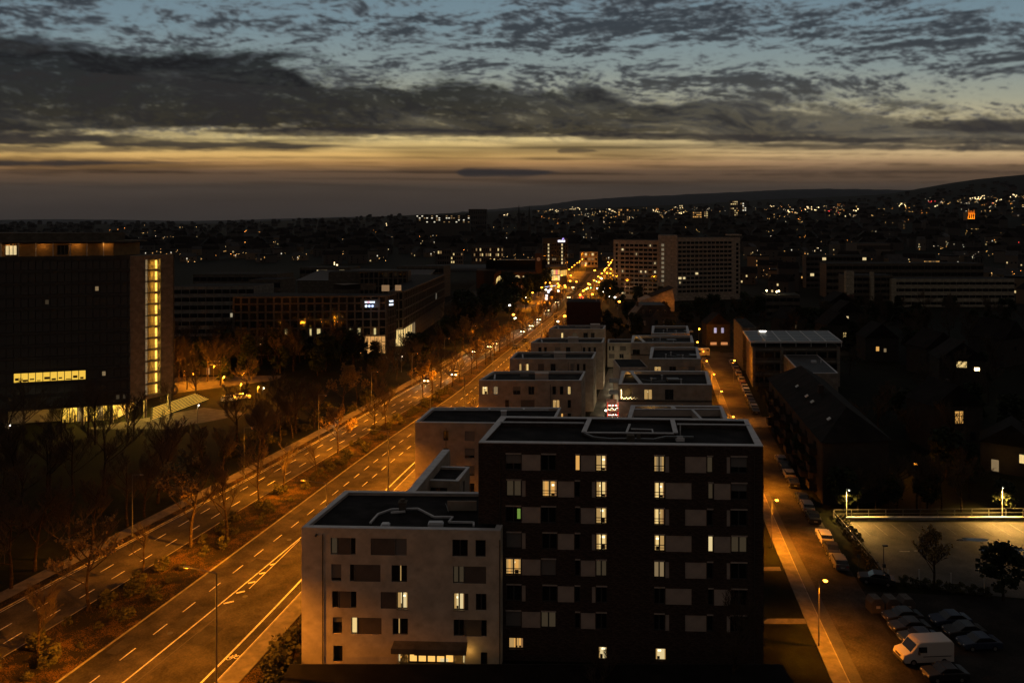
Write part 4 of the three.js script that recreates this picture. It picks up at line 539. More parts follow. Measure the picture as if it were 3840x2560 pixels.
{
  const f = [[-100.5, 266], [-45.9, 271], [-44, 279], [-98, 284]], H = 21.4;
  const b = building('grid_office', 'long dark office block with a stone grid facade under a glowing sign', f); part(b.o, 'core', prism(rel(b, f), H - 0.3), M.darkConcrete); part(b.o, 'roof', prism(rel(b, quadIn(f, 0.4)), 0.12, H - 0.29), M.roof);
  const g1 = glow('office strip light', 1, 0.80, 0.34, 0.6), lit = { '2_9': [g1, 0.3], '2_10': [g1, 0.55], '2_13': [g1, 0.4], '2_14': [g1, 0.5], '2_15': [g1, 0.45], '2_17': [g1, 0.35], '2_6': [g1, 0.4], '1_8': [g1, 0.25], '1_3': [g1, 0.6], '1_4': [g1, 0.4] };
  gridFace(b, f[0], f[1], 0.6, H, 7, 19, gridStone, lit); gridFace(b, f[1], f[2], 4.2, H, 6, 4, gridStone);
  { const L = Math.hypot(54.6, 5), t = wallTurn(f[0], f[1]), warm = glow('lit foyer', 1, 0.50, 0.15, 0.62); for (let k = 0; k < 7; k++) { const w = part(b.o, 'foyer_window', box(1.15, 6.2, 0.06), warm, onWall(b, f[0], f[1], L - 9.1 + k * 1.32, 0.3, 0.46), t); part(w, 'mullion', box(0.12, 6.2, 0.12, 0.66, 0, 0), M.frame); part(w, 'stair', box(1.1, 0.25, 0.1, 0, 1 + k * 0.5, 0.04), M.wood); } }
  point([-51, 4, -266], new THREE.Color(1, 0.5, 0.14), 40, 16);
  const sg = thing('roof_sign', 'two-line glowing white and blue sign at the top of the grid office', 'sign', [-53.6, 17.2, -269.4], 0.09); part(sg, 'backing', box(7.2, 3.2, 0.1, 1.9, -0.2, -0.2), M.frame); const wht = glow('sign letters white', 0.75, 0.85, 1, 1.7), pink = glow('sign letters rose', 1, 0.55, 0.65, 1.5), blu = glow('sign letters blue', 0.5, 0.62, 1, 1.7);
  for (let k = 0; k < 8; k++) part(sg, 'sign_letter', box(0.36, 0.62, 0.1), k === 2 || k === 3 ? pink : wht, [0.1 + k * 0.46, 1.55, 0]); for (let k = 0; k < 3; k++) part(sg, 'sign_letter', new THREE.CylinderGeometry(0.46, 0.46, 0.1, 16).rotateX(Math.PI / 2), k ? blu : wht, [0.4 + k * 1.15, 0.45, 0]);
  const sg2 = thing('roof_sign', 'short white two-bar sign round the corner of the grid office', 'sign', [-45.1, 17.2, -273.3], 0.7); for (let k = 0; k < 2; k++) for (let i = 0; i < 4; i++) part(sg2, 'sign_letter', box(0.36, 0.62, 0.1), wht, [-0.5 + i * 0.45, 0.3 + k * 1.25, 0.5]); part(sg2, 'backing', box(2.4, 3, 0.1, 0.2, -0.1, 0.38), M.frame);
  point([-50, 17.6, -266.5], new THREE.Color(0.7, 0.8, 1), 6, 12);
}
{
  const f = [[-47.6, 283], [-42.4, 288], [-35, 380], [-52, 384]], H = 21.4; const b = building('corner_office', 'grid office block with a bright two-storey entrance hall at its corner', f); part(b.o, 'core', prism(rel(b, f), H - 0.3), M.darkConcrete); part(b.o, 'roof', prism(rel(b, quadIn(f, 0.4)), 0.12, H - 0.29), M.roof);
  gridFace(b, f[0], f[1], 6.8, H, 4, 3, gridStone2); gridFace(b, f[1], f[2], 6.8, H, 4, 30, gridStone, { '2_14': [M.dim2, 0.4], '1_22': [glow('white office', 1, 0.9, 0.7, 0.8), 0.8] });
  const hall = glow('entrance hall light', 1, 0.70, 0.26, 0.72), [A, B, C] = f, t1 = wallTurn(A, B), t2 = wallTurn(B, C); for (let k = 0; k < 6; k++) { const w = part(b.o, 'hall_window', box(1.0, 6.2, 0.05), hall, onWall(b, A, B, 0.7 + k * 1.16, 0.3, 0.05), t1); part(w, 'mullion', box(0.13, 6.2, 0.14, 0.58, 0, 0.03), k % 2 ? M.frame : gridStone2); } for (let k = 0; k < 7; k++) { const w = part(b.o, 'hall_window', box(2.6, 6.2, 0.05), k > 4 ? M.dim2 : hall, onWall(b, B, C, 2 + k * 3.0, 0.3, 0.05), t2); part(w, 'mullion', box(0.3, 6.2, 0.2, 1.5, 0, 0.03), gridStone2); }
  point([-43.5, 3.5, -283], new THREE.Color(1, 0.68, 0.24), 60, 16); point([-38, 3, -296], new THREE.Color(1, 0.68, 0.24), 40, 16);
  const g = [[-60, 300], [-44.5, 306], [-38.5, 392], [-66, 396]], c = building('rear_grid_office', 'taller grid office wing rising behind the entrance hall block', g); part(c.o, 'core', prism(rel(c, [[-82, 330], [-47, 334], [-47, 344], [-82, 342]]), 26), M.darkConcrete); gridFace({ o: c.o, ox: c.ox, oZ: c.oZ }, [-68, 328.5], [-47, 332], 16, 26.4, 3, 10, gridStone); part(c.o, 'roof', prism(rel(c, [[-81.5, 330.5], [-47.5, 334.5], [-47.5, 343.5], [-81.5, 341.5]]), 0.1, 26.02), M.roof);
  const p2 = thing('roof_pavilion', 'lit curved roof pavilion on top of the grid office', 'pavilion', [-66, 21.4, -290]); part(p2, 'curved_wall', new THREE.CylinderGeometry(8, 8, 2.2, 24, 1, false, 2.4, 1.5).translate(0, 1.1, 0), gridStone2); part(p2, 'screen', box(6, 2.6, 0.3, 9, 0, -3), gridStone2); part(p2, 'lit_window', box(3, 2.4, 0.2, 16, -0.4, -2), glow('pavilion window light', 1, 0.6, 0.3, 0.22)); part(p2, 'lit_window', box(2.4, 2.4, 0.2, 21, -0.4, -2), glow('pavilion window light', 1, 0.6, 0.3, 0.22)); part(p2, 'roof_lamp', new THREE.OctahedronGeometry(0.35), M.sodium, [21.6, -0.6, -1]); point([-44.4, 21.2, -288], SODIUM, 25, 6);
}
const canopyGlass = mat('canopy glass', 0.06, 0.062, 0.07, 0.45);
function ribbonBlock(name, label, x0, x1, Z, depth, h, rows, m, opt = {}) {   // plain block with dark window ribbons cut by piers
  const f = [[x0, Z], [x1, Z + (opt.skew ?? 0)], [x1 + depth * 0.2, Z + depth], [x0 + depth * 0.2, Z + depth]], b = building(name, label, f, { y0: opt.y0 ?? 0, group: opt.group }), t = wallTurn(f[0], f[1]), L = Math.hypot(x1 - x0, opt.skew ?? 0), rh = (h - 0.8) / rows;
  part(b.o, 'wall', prism(rel(b, f), h), m); part(b.o, 'roof', prism(rel(b, quadIn(f, 0.5)), 0.08, h + 0.01), M.roof); const n = opt.cols ?? Math.max(2, Math.round(L / 3.4)), cw = L / n, r = rng(Math.round(x0 * 7 + Z));
  for (let k = 0; k < rows; k++) for (let i = 0; i < n; i++) { const v = r(), lit = v < (opt.lit ?? 0.02); part(b.o, 'window', box(cw - (opt.gap ?? 0.3), rh * (opt.fill ?? 0.5), 0.08), lit ? (opt.litMat ?? M.litPale) : M.glass, onWall(b, f[0], f[1], (i + 0.5) * cw, k * rh + rh * 0.35, 0.03), t); }
  return b;
}
// offices and halls behind the tower
ribbonBlock('ribbon_office', 'pale terraced office with window ribbons just behind the tower', -143, -110, 312, 18, 21, 6, M.concrete, { lit: 0.05, litMat: glow('white ribbon light', 1, 0.85, 0.55, 0.35), skew: 3 });
ribbonBlock('upper_office', 'small pale office block with two lit windows beside the ribbon office', -120, -106, 338, 14, 22, 5, M.darkConcrete, { lit: 0.06 });
ribbonBlock('low_office', 'low office with a long roof edge behind the ribbon office', -152, -112, 352, 16, 23.5, 6, M.darkConcrete, { lit: 0.02 });
{ const b = thing('exhibition_hall', 'wide hall with a pale ribbed metal roof behind the offices', 'building', [-122, 0, -420]); part(b, 'wall', prism([[0, 0], [72, 6], [72, -56], [0, -60]], 15), M.darkConcrete); const rg = new THREE.BufferGeometry(); for (let k = 0; k < 12; k++) part(b, 'roof_rib', new THREE.BoxGeometry(74, 0.5, 4.6).rotateX(-0.04).translate(0, 0, 0), M.metalRoof, [36, 15.2 + k * 0.25, 0 - k * 4.8], -0.083); part(b, 'roof', prism([[0, 0], [72, 6], [72, -56], [0, -60]], 0.3, 15.02), M.slate); }
ribbonBlock('far_office', 'long low office with a row of lit windows above the hall roof', -135, -103, 470, 16, 19.5, 4, M.darkConcrete, { lit: 0.12 }); ribbonBlock('far_office', 'long low office with dark square windows above the hall roof', -74, -44, 474, 16, 20, 4, M.darkConcrete, { lit: 0.02 });
// ---------------------------------------------------------------- the wide slab office on the hill side of the road
{
  const H = 37.7, stone = mat('slab office stone', 0.50, 0.43, 0.37, 0.92, { map: T.concrete }); const b = building('slab_office', 'wide pale twelve-storey office slab with two wings and a blank stair tower', [[64.5, 470], [91.5, 456]]);
  const wing = (A, B, n, s0, s1, litList, hh) => { const L = Math.hypot(B[0] - A[0], B[1] - A[1]), t = wallTurn(A, B), nx = -(B[1] - A[1]) / L * -1, f = [A, B, [B[0] + 2.5, B[1] + 14], [A[0] + 2.5, A[1] + 14]]; part(b.o, 'wall', prism(rel(b, f), hh), stone); part(b.o, 'roof', prism(rel(b, quadIn(f, 0.6)), 0.1, hh + 0.01), M.roof); const cw = (s1 - s0) / n;
    for (let k = 0; k < 12; k++) { const y = hh - 4.0 - k * 2.72; for (let i = 0; i < n; i++) { const l = litList[k + '_' + i], w = part(b.o, 'window', box(cw - 0.5, 1.45, 0.1), l && l > 0 ? M.dim : M.glass, onWall(b, A, B, s0 + (i + 0.5) * cw, y, 0.02), t); if (l) part(w, 'lit_pane', box((cw - 0.6) * Math.abs(l), 1.3, 0.06, 0, 0.07, 0.04), M.litPale); } part(b.o, 'floor_band', box(s1 - s0 + 0.6, 0.35, 0.2), stone, onWall(b, A, B, (s0 + s1) / 2, y - 0.6, 0.1), t); }
    return { A, B, t, L }; };
  const w1 = wing([64.5, 470], [91.2, 457], 8, 4.6, 28.4, { '1_0': 0.5, '0_6': 0.2, '6_0': 0.2, '6_4': 0.35, '6_5': 0.35, '6_7': 0.4, '11_0': 0.5, '2_3': 0.12, '4_7': 0.2 }, H - 0.6), w2 = wing([101, 455], [143.6, 465], 13, 1.2, 38, { '7_4': 0.8, '8_0': 0.9, '8_1': 0.7, '9_0': 0.2 }, H + 1.2);
  part(b.o, 'stair_tower', prism(rel(b, [[90.6, 455.4], [101.6, 454], [104, 468], [93, 470]]), H + 2.6), stone); for (let k = 0; k < 12; k++) { part(b.o, 'stair_window', box(1.6, 1.6, 0.1), k === 1 ? M.lit : k < 3 ? M.dim : glow('stair landing light', 1, 0.8, 0.5, 0.16), onWall(b, [90.6, 455.4], [101.6, 454], 2.3, 1.5 + k * 2.72 + 2, 0.04), wallTurn([90.6, 455.4], [101.6, 454])); part(b.o, 'corner_window', box(1.4, 1.8, 0.1), M.glass, onWall(b, w1.A, w1.B, 2.2, 3 + k * 2.72, 0.03), w1.t); part(b.o, 'corner_window', box(1.6, 1.8, 0.1), M.glass, onWall(b, w2.A, w2.B, w2.L - 2, 3.6 + k * 2.72, 0.03), w2.t); }
  part(b.o, 'roof_canopy', prism(rel(b, [[137, 463], [144.6, 464.8], [146, 478], [138, 478]]), 0.8, H + 2.2), stone);
  const low = thing('annex_hall', 'low hall with a pale lit gable in front of the slab office', 'building', [70, 0, -400]); part(low, 'wall', prism([[0, 0], [18, 0], [18, -12], [0, -12]], 6), stone); { const s = new THREE.Shape([[0, 0], [18, 0], [17, 6.5], [6, 2]].map((p) => new THREE.Vector2(...p))); part(low, 'gable', uvm(new THREE.ExtrudeGeometry(s, { depth: 12, bevelEnabled: false }).translate(0, 6, -12)), stone); part(low, 'roof', new THREE.BoxGeometry(13, 0.3, 13).rotateZ(0.38).translate(11.4, 10.5, -6), M.roof); } point([84, 5, -394], SODIUM, 60, 12);
}
// dark red building and mansard villa between the rows and the slab office
{ const b = thing('red_wall_building', 'plain dark red blank-walled building behind the last pale block', 'building', [21, 0, -285]); part(b, 'wall', prism([[0, 0], [13.2, 0], [14.5, -12], [1, -12]], 17.3), mat('dark red render', 0.045, 0.024, 0.021, 0.9, { map: T.stucco })); part(b, 'roof', prism([[0.3, -0.3], [12.9, -0.3], [14, -11.6], [1.3, -11.6]], 0.15, 17.31), M.roof); part(b, 'vent_pipe', rod([0, 0, 0], [0, 1.5, 0], 0.1), M.cap, [12, 17.4, -4]); }
{ const b = thing('mansard_villa', 'dark villa with a steep mansard roof, small dormers and a front gable', 'building', [52.5, 0, -322]); part(b, 'wall', prism([[0, 0], [19, 0], [19, -12], [0, -12]], 7), M.farWall2); const s = new THREE.Shape([[0, 0], [19, 0], [14.5, 5.2], [4.5, 5.2]].map((p) => new THREE.Vector2(...p))); part(b, 'roof', uvm(new THREE.ExtrudeGeometry(s, { depth: 12.4, bevelEnabled: false }).translate(0, 7, -12.2)), M.slate);
  for (let k = 0; k < 4; k++) { const d = part(b, 'dormer', merge([box(0.9, 1.2, 1), new THREE.CylinderGeometry(0.45, 0.45, 1, 12, 1, false, 0, Math.PI).rotateX(Math.PI / 2).rotateZ(Math.PI / 2).translate(0, 1.2, 0)]), M.farWall, [4.6 + k * 3.2, 8.6, 0.1]); part(d, 'window', box(0.5, 0.9, 0.06, 0, 0.2, 0.52), M.glass); }
  const gs = new THREE.Shape([[0, 0], [4.4, 0], [4.4, 6.6], [2.2, 10.2], [0, 6.6]].map((p) => new THREE.Vector2(...p))); const g = part(b, 'front_gable', uvm(new THREE.ExtrudeGeometry(gs, { depth: 1, bevelEnabled: false })), M.farWall2, [8, 0, 0.05]); part(g, 'window', box(1.3, 1.7, 0.06, 2.2, 4, 1.02), M.glass); for (const x of [2.5, 5.2, 14, 16.5]) part(b, 'window', windowFrame(1.2, 1.8, 0.1, 1), M.frameLight, [x, 3.4, 0.06]); for (const x of [3, 15]) part(b, 'chimney', box(0.9, 2, 0.9), M.brick, [x, 11.2, -5]); }
// ---------------------------------------------------------------- modern hall with a glass roof canopy east of the side street
{
  const f = [[70.5, 217], [96, 217], [101, 237], [75, 237]], b = building('glass_roof_hall', 'modern hall with a raised glazed canopy roof beside the side street', f), h = 11.6; part(b.o, 'wall', prism(rel(b, f), h), M.darkConcrete); part(b.o, 'roof', prism(rel(b, quadIn(f, 0.4)), 0.1, h + 0.01), M.roof); const can = quadIn(f, -0.6), q = (s, t) => [lerp(lerp(can[0][0], can[1][0], s), lerp(can[3][0], can[2][0], s), t) - b.ox, h + 1.5, -(lerp(lerp(can[0][1], can[1][1], s), lerp(can[3][1], can[2][1], s), t) - b.oZ)];
  for (let k = 0; k <= 6; k++) { part(b.o, 'canopy_beam', bar(q(k / 6, 0), q(k / 6, 1), 0.35, 0.4), M.cap); part(b.o, 'canopy_post', rod([q(k / 6, 0.02)[0], h, q(k / 6, 0.02)[2]], q(k / 6, 0.02), 0.1), M.cap); } for (let k = 0; k < 6; k++) for (let j = 0; j < 7; j++) { const c = [q(k / 6 + 0.012, j / 7 + 0.01), q((k + 1) / 6 - 0.012, j / 7 + 0.01), q((k + 1) / 6 - 0.012, (j + 1) / 7 - 0.01), q(k / 6 + 0.012, (j + 1) / 7 - 0.01)]; part(b.o, 'canopy_pane', prism(c.map((p) => [p[0], p[2]]), 0.05, h + 1.55), canopyGlass); } part(b.o, 'canopy_beam', bar(q(0, 0), q(1, 0), 0.35, 0.5), M.cap); part(b.o, 'canopy_beam', bar(q(0, 1), q(1, 1), 0.35, 0.5), M.cap);
  const t = wallTurn(f[0], f[1]); for (let k = 0; k < 3; k++) { for (let i = 0; i < 8; i++) part(b.o, 'window', box(2.6, 1.7, 0.08), M.glass, onWall(b, f[0], f[1], 2 + i * 3.1, 1.2 + k * 3.6, 0.03), t); part(b.o, 'floor_band', box(25.6, 0.5, 0.3), M.concrete, onWall(b, f[0], f[1], 12.8, 3.4 + k * 3.6, 0.16), t); } for (const s of [0.4, 8.6, 25.2]) part(b.o, 'pier', box(0.8, h, 0.6), M.concrete, onWall(b, f[0], f[1], s, 0, 0.31), t); part(b.o, 'canopy_lamp', box(2, 0.1, 0.5), M.whiteLamp, [q(0.22, 0.9)[0], h + 1.85, q(0.22, 0.9)[2]]);
  const f2 = [[74.3, 190], [83.9, 190], [89.3, 216], [79.4, 216]], c = building('low_annex', 'windowless low annex with a plain sloping-edge roof in front of the glazed hall', f2); part(c.o, 'wall', prism(rel(c, f2), 9.3), M.concrete); part(c.o, 'roof', prism(rel(c, quadIn(f2, 0.35)), 0.1, 9.31), M.slate); for (let i = 0; i < 4; i++) { const j = (i + 1) % 4, n = quadIn(f2, 0.35); part(c.o, 'parapet_cap', prism(rel(c, [f2[i], f2[j], n[j], n[i]]), 0.14, 9.305), M.cap); } part(c.o, 'roof_vent', merge([box(1.2, 0.6, 0.9), rod([2, 0, 0], [2, 0.8, 0], 0.15)]), M.cap, [9, 9.4, -14]);
  const f3 = [[75, 240], [79.4, 240], [83, 262], [78.6, 262]], d = building('street_corner_house', 'tall plain house end wall at the far corner of the side street', f3); part(d.o, 'wall', prism(rel(d, f3), 14), M.darkConcrete); part(d.o, 'roof', prism(rel(d, quadIn(f3, 0.3)), 0.1, 14.01), M.roof); for (let k = 0; k < 3; k++) part(d.o, 'window', box(1.2, 1.7, 0.08), M.glass, onWall(d, f3[0], f3[1], 2, 3 + k * 3.3, 0.03), wallTurn(f3[0], f3[1]));
}
// ---------------------------------------------------------------- long terraced house with balconies along the side street, and dark houses beyond
{
  const f = [[53, 126], [65, 127.4], [74, 176], [62, 178]], h = 10.6, b = building('balcony_terrace', 'dark pitched-roof terrace with stacked balconies facing the side street', f); const [A, B, C, D] = f;
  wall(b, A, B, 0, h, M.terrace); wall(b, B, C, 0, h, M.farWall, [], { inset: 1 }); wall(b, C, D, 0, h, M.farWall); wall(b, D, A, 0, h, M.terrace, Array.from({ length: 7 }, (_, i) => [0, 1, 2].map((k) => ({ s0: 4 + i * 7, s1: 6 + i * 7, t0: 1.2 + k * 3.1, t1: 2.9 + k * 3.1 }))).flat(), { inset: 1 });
  const rx = (B[0] - A[0]) / 2, r = [[A[0] - 0.5, h, A[1] - 0.4], [B[0] + 0.5, h, B[1] - 0.4], [C[0] + 0.5, h, C[1] + 0.4], [D[0] - 0.5, h, D[1] + 0.4], [(A[0] + B[0]) / 2 + 1.1, h + 4.4, (A[1] + B[1]) / 2 + 6], [(C[0] + D[0]) / 2 - 1.1, h + 4.4, (C[1] + D[1]) / 2 - 6]].map(([x, y, Z]) => [x - b.ox, y, -(Z - b.oZ)]);
  const tri = (...i) => i.flatMap((k) => r[k]); const g = new THREE.BufferGeometry(); g.setAttribute('position', new THREE.Float32BufferAttribute([...tri(0, 4, 5), ...tri(0, 5, 3), ...tri(1, 2, 5), ...tri(1, 5, 4)].flat(), 3)); g.computeVertexNormals(); const M2 = M.tile.clone(); M2.side = THREE.DoubleSide; part(b.o, 'roof', uvm(g), M2); const g2 = new THREE.BufferGeometry(); g2.setAttribute('position', new THREE.Float32BufferAttribute(tri(0, 1, 4), 3)); g2.computeVertexNormals(); part(b.o, 'hip', uvm(g2), M2); const g3 = new THREE.BufferGeometry(); g3.setAttribute('position', new THREE.Float32BufferAttribute(tri(2, 3, 5), 3)); g3.computeVertexNormals(); part(b.o, 'hip', uvm(g3), M2);
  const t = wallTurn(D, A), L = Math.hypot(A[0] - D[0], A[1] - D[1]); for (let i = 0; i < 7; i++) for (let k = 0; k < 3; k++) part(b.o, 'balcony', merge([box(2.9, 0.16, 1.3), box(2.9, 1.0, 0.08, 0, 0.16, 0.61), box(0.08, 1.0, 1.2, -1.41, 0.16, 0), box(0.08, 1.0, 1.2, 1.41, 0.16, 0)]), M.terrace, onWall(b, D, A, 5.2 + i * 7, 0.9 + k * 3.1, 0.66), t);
  for (const k of [0.12, 0.36, 0.45, 0.62]) part(b.o, 'skylight', new THREE.BoxGeometry(0.7, 0.12, 1.1).rotateZ(0.65), M.whitePole, [lerp(r[0][0], r[3][0], k) + 3.0, h + 2.45, lerp(r[0][2], r[3][2], k)], -0.18); part(b.o, 'chimney', box(0.9, 1.6, 0.9), M.brick, [8, h + 3.8, -20]);
}
function house(name, label, x, Z, turn, w, d, h, rise, wallM, roofM, wins = [], group) {      // gabled house; wins: [face 0 front, x, y, w, h, material]
  const o = thing(name, label, 'house', [x, terrain(x, Z), -Z], turn, group); part(o, 'wall', box(w, h, d), wallM); const s = new THREE.Shape([[-w / 2 - 0.3, 0], [w / 2 + 0.3, 0], [0, rise]].map((p) => new THREE.Vector2(...p))); part(o, 'roof', uvm(new THREE.ExtrudeGeometry(s, { depth: d + 0.6, bevelEnabled: false }).translate(0, h + 0.01, -d / 2 - 0.3)), roofM);
  for (const [sx, y, ww, hh, m, side = 0, z = 0] of wins) part(o, 'window', box(side ? 0.08 : ww, hh, side ? ww : 0.08), m, side ? [side * (w / 2 + 0.02), y, z] : [sx, y, d / 2 + 0.02]); part(o, 'chimney', box(0.7, 1.5, 0.7), M.brick, [w * 0.2, h + rise * 0.62, -d * 0.2]); return o;
}
{
  const dw = mat('dark house wall', 0.05, 0.045, 0.04, 0.95, { map: T.stucco });
  const H = (label, u, v, hgt, w, d, turn, wins, rise = 4.5, m = dw) => { const [x, Z] = gp(u, v); return house('villa', label, x, Z, turn, w, d, hgt, rise, m, M.tile, wins); };
  const h1 = H('tall dark villa with one amber cross-barred window beyond the car park', 3540, 1668, 9.5, 11, 9, 0.1, [[0.2, 5.9, 1.75, 2.5, M.orange], [-3.4, 2.2, 1.2, 1.8, M.glass], [3.4, 2.2, 1.2, 1.8, M.glass]]); part(h1, 'window_bar', merge([box(0.12, 2.5, 0.1, 0.2, 5.9, 4.6), box(1.75, 0.12, 0.1, 0.2, 7.4, 4.6)]), M.frame); part(h1, 'bay', merge([box(3.2, 4.2, 1.2)]), dw, [0, 0, 5.05]);
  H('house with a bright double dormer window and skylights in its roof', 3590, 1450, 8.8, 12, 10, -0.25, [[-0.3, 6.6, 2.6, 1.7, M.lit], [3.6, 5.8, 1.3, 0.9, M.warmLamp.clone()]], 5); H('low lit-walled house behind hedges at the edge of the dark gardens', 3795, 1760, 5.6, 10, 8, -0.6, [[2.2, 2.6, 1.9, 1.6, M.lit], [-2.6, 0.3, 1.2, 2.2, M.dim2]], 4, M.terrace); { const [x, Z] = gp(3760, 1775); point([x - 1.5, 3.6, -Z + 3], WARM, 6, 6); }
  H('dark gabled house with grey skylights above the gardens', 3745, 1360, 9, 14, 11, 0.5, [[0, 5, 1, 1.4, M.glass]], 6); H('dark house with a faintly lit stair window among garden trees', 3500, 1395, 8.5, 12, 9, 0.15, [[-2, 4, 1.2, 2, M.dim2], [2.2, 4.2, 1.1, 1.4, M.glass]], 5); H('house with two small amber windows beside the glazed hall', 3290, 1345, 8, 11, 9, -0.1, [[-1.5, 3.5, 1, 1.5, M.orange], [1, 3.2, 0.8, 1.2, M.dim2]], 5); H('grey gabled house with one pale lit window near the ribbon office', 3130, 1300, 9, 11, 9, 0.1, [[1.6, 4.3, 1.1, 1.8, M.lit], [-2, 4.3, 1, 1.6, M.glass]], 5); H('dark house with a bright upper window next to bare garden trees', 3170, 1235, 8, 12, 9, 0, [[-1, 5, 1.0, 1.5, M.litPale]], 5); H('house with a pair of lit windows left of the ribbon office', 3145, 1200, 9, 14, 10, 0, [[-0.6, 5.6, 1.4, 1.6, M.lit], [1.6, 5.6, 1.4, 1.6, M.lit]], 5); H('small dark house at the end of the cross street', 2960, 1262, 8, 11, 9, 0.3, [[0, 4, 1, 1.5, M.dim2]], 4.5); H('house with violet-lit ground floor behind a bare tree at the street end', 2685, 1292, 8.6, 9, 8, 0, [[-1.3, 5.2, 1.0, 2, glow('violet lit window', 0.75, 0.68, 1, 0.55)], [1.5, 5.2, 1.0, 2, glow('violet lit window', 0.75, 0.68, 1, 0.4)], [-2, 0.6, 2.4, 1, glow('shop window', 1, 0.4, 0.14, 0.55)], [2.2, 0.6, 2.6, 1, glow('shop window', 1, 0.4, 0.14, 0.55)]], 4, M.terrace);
  { const [x, Z] = gp(2685, 1292); point([x, 3, -Z + 7], SODIUM, 6, 8); }
}
// flat block with rooftop lights near the ribbon office; long office with ribbons on the east edge
ribbonBlock('flat_block', 'flat-roofed block with bright rooftop lamps left of the ribbon office', 128, 145, 372, 16, 11.5, 3, M.darkConcrete, { lit: 0.03 }); for (const [x, y, Z] of [[134, 12, 374], [136.5, 12, 378], [131, 12, 380]]) { const o = thing('roof_lamp', 'bright lamp standing on the flat block roof', 'lamp', [x, y - 0.4, -Z], 0, 'lamps on the flat block roof'); part(o, 'post', rod([0, 0, 0], [0, 1.2, 0], 0.06), M.pole); part(o, 'lamp_head', new THREE.OctahedronGeometry(0.5), M.warmLamp, [0, 1.5, 0]); }
point([134, 15, -376], new THREE.Color(1, 0.75, 0.3), 60, 10);
{
  const stone = mat('ribbon stone', 0.50, 0.46, 0.37, 0.92, { map: T.concrete }); const b = ribbonBlock('long_ribbon_office', 'long four-storey office with continuous window ribbons at the eastern edge', 217, 287, 422, 15, 15.9, 4, stone, { cols: 19, fill: 0.42, gap: 0.25, lit: 0.03 });
  const c = ribbonBlock('stair_wing_office', 'taller office wing with blank end fins next to the long ribbon office', 189.5, 217, 421, 14, 18, 5, M.darkConcrete, { cols: 8, lit: 0.03 }); for (const [x, w, h] of [[-0.2, 4.6, 20.6], [14.2, 1.6, 20], [25.6, 2.8, 16.2]]) part(c.o, 'fin', box(w, h, 2.2), stone, [x + w / 2, 0, 1.15]); part(c.o, 'mural', box(4.2, 7, 0.06), mat('pink mural', 0.30, 0.12, 0.11, 0.9), [2.1, 0.2, 2.29]);
  ribbonBlock('rear_long_office', 'long dark office roof line behind the ribbon office', 200, 300, 470, 20, 22, 5, M.darkConcrete, { lit: 0.012, cols: 24 }); ribbonBlock('row_of_flats', 'row of flats with many small windows above the office roofs', 215, 262, 540, 14, 24, 6, M.farWall2, { cols: 16, lit: 0.06 });
}
